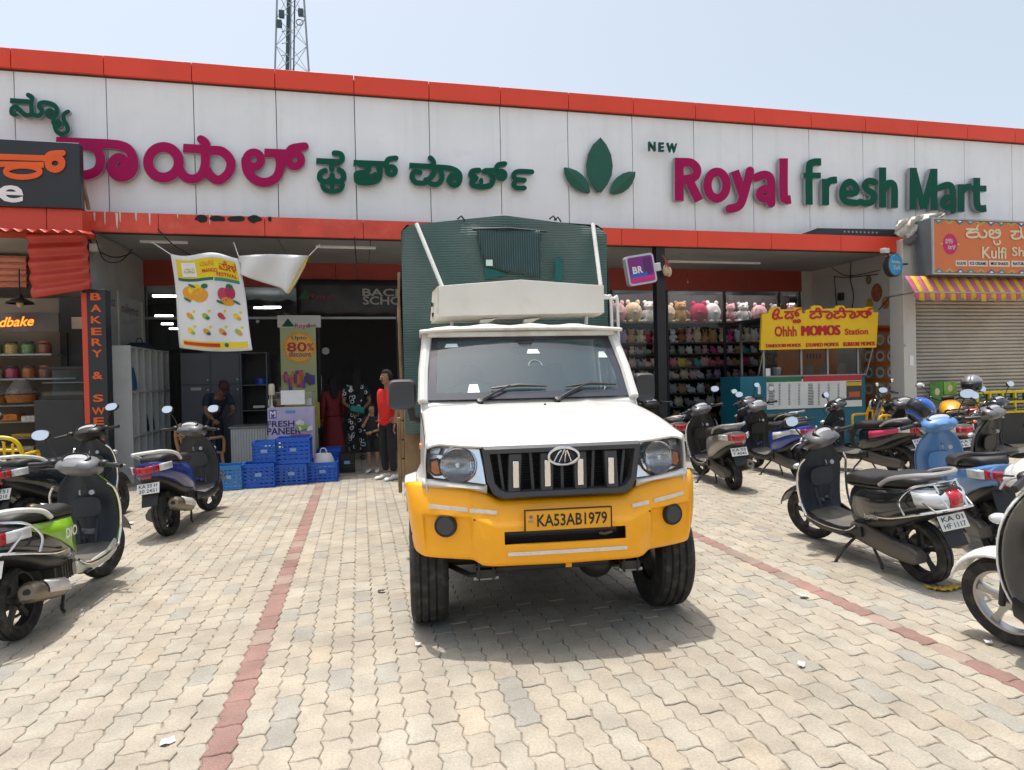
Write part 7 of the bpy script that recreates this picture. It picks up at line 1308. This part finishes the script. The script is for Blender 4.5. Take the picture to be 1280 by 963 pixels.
def person(label, loc, rz, J, k, skin, top, bottom, hair, shoes, sleeves=1, legs=1, hairstyle='short', skirt=None, cap=None, stripes=None):
    """J overrides joints (x right, y forward, z up; metres at scale 1, figure 1.65 m); k scales"""
    root = thing('person', label, 'person', loc, RAD(rz)); root.scale = (k, k, k)
    D = dict(pelvis=(0, 0, .90), waist=(0, .005, 1.03), chest=(0, .01, 1.22), neck=(0, -.005, 1.385), head0=(0, .005, 1.45), head1=(0, .015, 1.55),
             shl=(-.165, 0, 1.335), ell=(-.21, -.02, 1.07), wrl=(-.20, .05, .84), shr=(.165, 0, 1.335), elr=(.21, -.02, 1.07), wrr=(.20, .05, .84),
             hpl=(-.09, 0, .87), knl=(-.10, .02, .47), anl=(-.10, -.01, .08), tol=(-.115, .13, .03), hpr=(.09, 0, .87), knr=(.10, .02, .47), anr=(.10, -.01, .08), tor=(.115, .13, .03))
    J = dict(J); look_ = V(J.pop('look', (0, 1, 0))); D.update(J); D = {a: V(b) for a, b in D.items()}
    R_ = dict(pelvis=.108, waist=.10, chest=.115, neck=.048, head0=.05, head1=.05, shl=.055, ell=.038, wrl=.026, shr=.055, elr=.038, wrr=.026, hpl=.078, knl=.052, anl=.033, tol=.03, hpr=.078, knr=.052, anr=.033, tor=.03)
    E_ = [('pelvis', 'waist'), ('waist', 'chest'), ('chest', 'neck'), ('neck', 'head0'), ('head0', 'head1'), ('chest', 'shl'), ('shl', 'ell'), ('ell', 'wrl'), ('chest', 'shr'), ('shr', 'elr'), ('elr', 'wrr'), ('pelvis', 'hpl'), ('hpl', 'knl'), ('knl', 'anl'), ('anl', 'tol'), ('pelvis', 'hpr'), ('hpr', 'knr'), ('knr', 'anr'), ('anr', 'tor')]
    body = skinmesh('body', {a: (D[a], R_[a]) for a in D}, E_, skin, root)
    # clothing follows the same joints
    n = {a: (D[a], q) for a, q in (('pelvis', .142), ('waist', .132), ('chest', .138))}; n['collar'] = (D['chest'].lerp(D['neck'], .7), .075); n['hem'] = (D['pelvis']+V((0, 0, -.09)), (.135, .135)); e = [('waist', 'pelvis'), ('pelvis', 'hem'), ('waist', 'chest'), ('chest', 'collar')]
    for s in 'lr':
        n['sh'+s] = (D['sh'+s], .07); n['sl'+s] = (D['sh'+s].lerp(D['el'+s], .75 if sleeves == 1 else 1.0), .06); e += [('chest', 'sh'+s), ('sh'+s, 'sl'+s)]
        if sleeves == 2: n['wr'+s] = (D['wr'+s], .042); e.append(('sl'+s, 'wr'+s))
    ks = list(n); skinmesh('shirt', n, e, top, root, root=ks.index('waist'))
    if bottom:
        n = {'pelvis': (D['pelvis'], .128), 'w': (D['pelvis'].lerp(D['waist'], .8), .112)}; e = [('pelvis', 'w')]
        for s in 'lr':
            n['hp'+s] = (D['hp'+s], .092); n['kn'+s] = (D['kn'+s], .072); e += [('pelvis', 'hp'+s), ('hp'+s, 'kn'+s)]
            if legs == 1: n['an'+s] = (D['an'+s]+V((0, 0, .03)), .055); e.append(('kn'+s, 'an'+s))
        skinmesh('trousers', n, e, bottom, root)
    if skirt:
        rows = [[V((D['pelvis'].x+w*cos(a)*(1+.06*sin(5*a)), D['pelvis'].y+w*.8*sin(a)*(1+.06*sin(5*a)), z)) for a in [2*pi*i/24 for i in range(25)]] for z, w in ((1.0, .14), (.85, .165), (.6, .19), (.3, .23), (.08, .26))]; MB().grid(rows).build('skirt', skirt, root, smooth=60, solid=.006)
    for s in 'lr':
        hand(root, D['wr'+s], D['el'+s], skin, -1 if s == 'l' else 1)
        if shoes: a, t = D['an'+s], D['to'+s]; f_ = (t-a); f_.z = 0; f_ = f_.normalized() if f_.length > .01 else V((0, 1, 0)); w_ = V((-f_.y, f_.x, 0)); MB().loft([[V((a.x, a.y, 0))+f_*d+w_*(ww*cos(q))+Z*(h/2+h/2*sin(q)) for q in [2*pi*i/12 for i in range(12)]] for d, ww, h in ((-.07, .03, .05), (-.05, .042, .09), (.03, .045, .10), (.10, .05, .065), (.17, .045, .05), (.20, .025, .035))]).build('shoe', shoes, root, smooth=60)
    # head with face
    hd0, hd1 = D['head0'], D['head1']; up = (hd1-hd0).normalized(); fwd = look_.normalized(); fwd = (fwd-up*fwd.dot(up)).normalized(); rt_ = fwd.cross(up); c = hd0+up*.105; RM = MX((rt_, fwd, up)).transposed()
    b = MB(); b.ell(c, (.072, .09, .108), RM, 20, 14); b.ell(c-up*.06+fwd*.03, (.052, .055, .045), RM); b.tube([c+fwd*.085+up*.02, c+fwd*.112-up*.018, c+fwd*.085-up*.03], [.009, .015, .008], 8)
    for s in (-1, 1): b.ell(c+rt_*s*.073-up*.005-fwd*.01, (.01, .02, .03), RM)
    hdo = b.build('head', skin, root, smooth=70)
    for s in (-1, 1): MB().ell(c+rt_*s*.03+fwd*.084+up*.02, (.012, .006, .007), RM, 8, 6).build('eye', PAPER, hdo); MB().ell(c+rt_*s*.03+fwd*.090+up*.02, (.005, .003, .006), RM, 8, 6).build('pupil', INK, hdo); MB().tube([c+rt_*s*.048+fwd*.082+up*.038, c+rt_*s*.015+fwd*.092+up*.042], .004, 5).build('brow', HAIR, hdo)
    MB().ell(c+fwd*.083-up*.052, (.024, .008, .007), RM, 10, 6).build('mouth', C(.22, .07, .06, .5), hdo)
    if cap: MB().ell(c+up*.045-fwd*.005, (.085, .102, .085), RM).build('cap', cap, hdo, smooth=60); MB().loft([[c+up*(.035+dz)+fwd*(.07+d)+rt_*w*cos(q)+up*.006*sin(q) for q in [2*pi*i/12 for i in range(12)]] for d, w, dz in ((0, .07, 0), (.06, .06, -.008), (.085, .03, -.014))]).build('cap_peak', cap, hdo)
    else:
        rows = []; 
        for j in range(8):
            t = -.45+(pi/2+.45)*j/7; rows.append([c+RM @ V((.080*cos(t)*cos(a), .099*cos(t)*sin(a)-.006, .118*sin(t)+.004)) for a in [pi*.12+pi*.0+(pi*2-0)*i/22 for i in range(23)]])
        def sk(i, kk): 
            a = pi*.12+2*pi*(kk+.5)/22; return i < 4 and (sin(a) > .25)
        MB().grid(rows, skip=sk).build('hair', hair, hdo, smooth=60, solid=.012)
        if hairstyle == 'bun': MB().ell(c-fwd*.11-up*.01, (.05, .045, .05), RM).build('hair_bun', hair, hdo)
        if hairstyle == 'long': MB().loft([[c-fwd*(.07+q0)+rt_*w*cos(q)+fwd*.03*sin(q)-up*z for q in [2*pi*i/12 for i in range(12)]] for z, w, q0 in ((-.05, .07, 0), (.05, .085, .01), (.2, .08, .02), (.33, .05, .03))]).build('hair_length', hair, hdo, smooth=60)
    return root
# patterned cloth for the woman's outfit: white rings on black
PAT = bpy.data.materials.new('black_white_floral'); PAT.use_nodes = True; _n = PAT.node_tree.nodes; _l = PAT.node_tree.links; _b = _n['Principled BSDF']; _b.inputs['Roughness'].default_value = .85
_t = _n.new('ShaderNodeTexCoord'); _w = _n.new('ShaderNodeTexVoronoi'); _w.inputs['Scale'].default_value = 11; _l.new(_t.outputs['Object'], _w.inputs['Vector']); _r1 = _n.new('ShaderNodeValToRGB'); _cr = _r1.color_ramp; _cr.interpolation = 'CONSTANT'; _cr.elements[0].color = (.012, .012, .016, 1); _cr.elements[1].position = .26; _cr.elements[1].color = (.6, .6, .58, 1); _e = _cr.elements.new(.40); _e.color = (.012, .012, .016, 1); _l.new(_w.outputs['Distance'], _r1.inputs[0]); _l.new(_r1.outputs[0], _b.inputs['Base Color'])
DKC = C(.012, .016, .024, .85); NAVY = C(.016, .024, .040, .85)
g_ = A(266, 585, 12.15)
person('man in dark navy shirt and maroon cap bending over the low counter', (g_.x, 12.25, 0), 215, dict(pelvis=(0, -.05, .86), waist=(0, .02, .99), chest=(0, .17, 1.14), neck=(0, .29, 1.25), head0=(0, .34, 1.29), head1=(0, .41, 1.36), shl=(-.18, .20, 1.24), ell=(-.22, .30, .98), wrl=(-.10, .46, .93), shr=(.18, .20, 1.24), elr=(.24, .30, .98), wrr=(.20, .50, .86), look=V((0, .9, -.4))), 1.04, SKIN1, NAVY, DKC, HAIR, BLACK, cap=C(.045, .014, .016, .8))
g_ = G(447, 574); person('woman in black outfit with white floral print, standing in the doorway', (g_.x, g_.y-.15, 0), 8, dict(ell=(-.24, -.06, 1.06), wrl=(-.08, -.15, .92), elr=(.24, -.06, 1.06), wrr=(.08, -.15, .92)), 1.03, SKIN1, PAT, PAT, HAIR, BLACK, hairstyle='long')
tag(MB().box(V((g_.x+.02, g_.y-.36, .96)), (.26, .04, .12), rot('Y', 12)).build('hand_purse', C(.0, .20, .15, .5), bevel=.02), 'small green purse held behind the woman in floral print', 'purse')
g_ = A(418, 575, 12.9); person('person in a long dark red dress beside the doorway', (g_.x, 12.75, 0), 20, {}, .95, SKIN1, C(.16, .012, .016, .85), None, HAIR, BLACK, sleeves=2, skirt=C(.17, .014, .018, .85), hairstyle='long')
g_ = G(467, 590); person('small child in black clothes with white stripes, hand at mouth', (g_.x, g_.y, 0), 165, dict(elr=(.22, .10, 1.10), wrr=(.06, .16, 1.38), ell=(-.2, .08, 1.05), wrl=(-.02, .16, 1.0), look=V((.3, .9, 0))), .66, SKIN2, C(.012, .012, .014, .85), C(.012, .012, .014, .85), HAIR, C(.6, .6, .58, .6), legs=0)
g0 = g_
g_ = G(492, 599); person('youngster in bright red shirt and black trousers beside the truck', (g_.x-.06, g_.y, 0), 125, dict(wrl=(-.2, .03, .86), wrr=(.2, .02, .86)), .985, SKIN2, C(.62, .02, .015, .8), C(.012, .012, .014, .85), HAIR, C(.7, .7, .68, .6), sleeves=1)
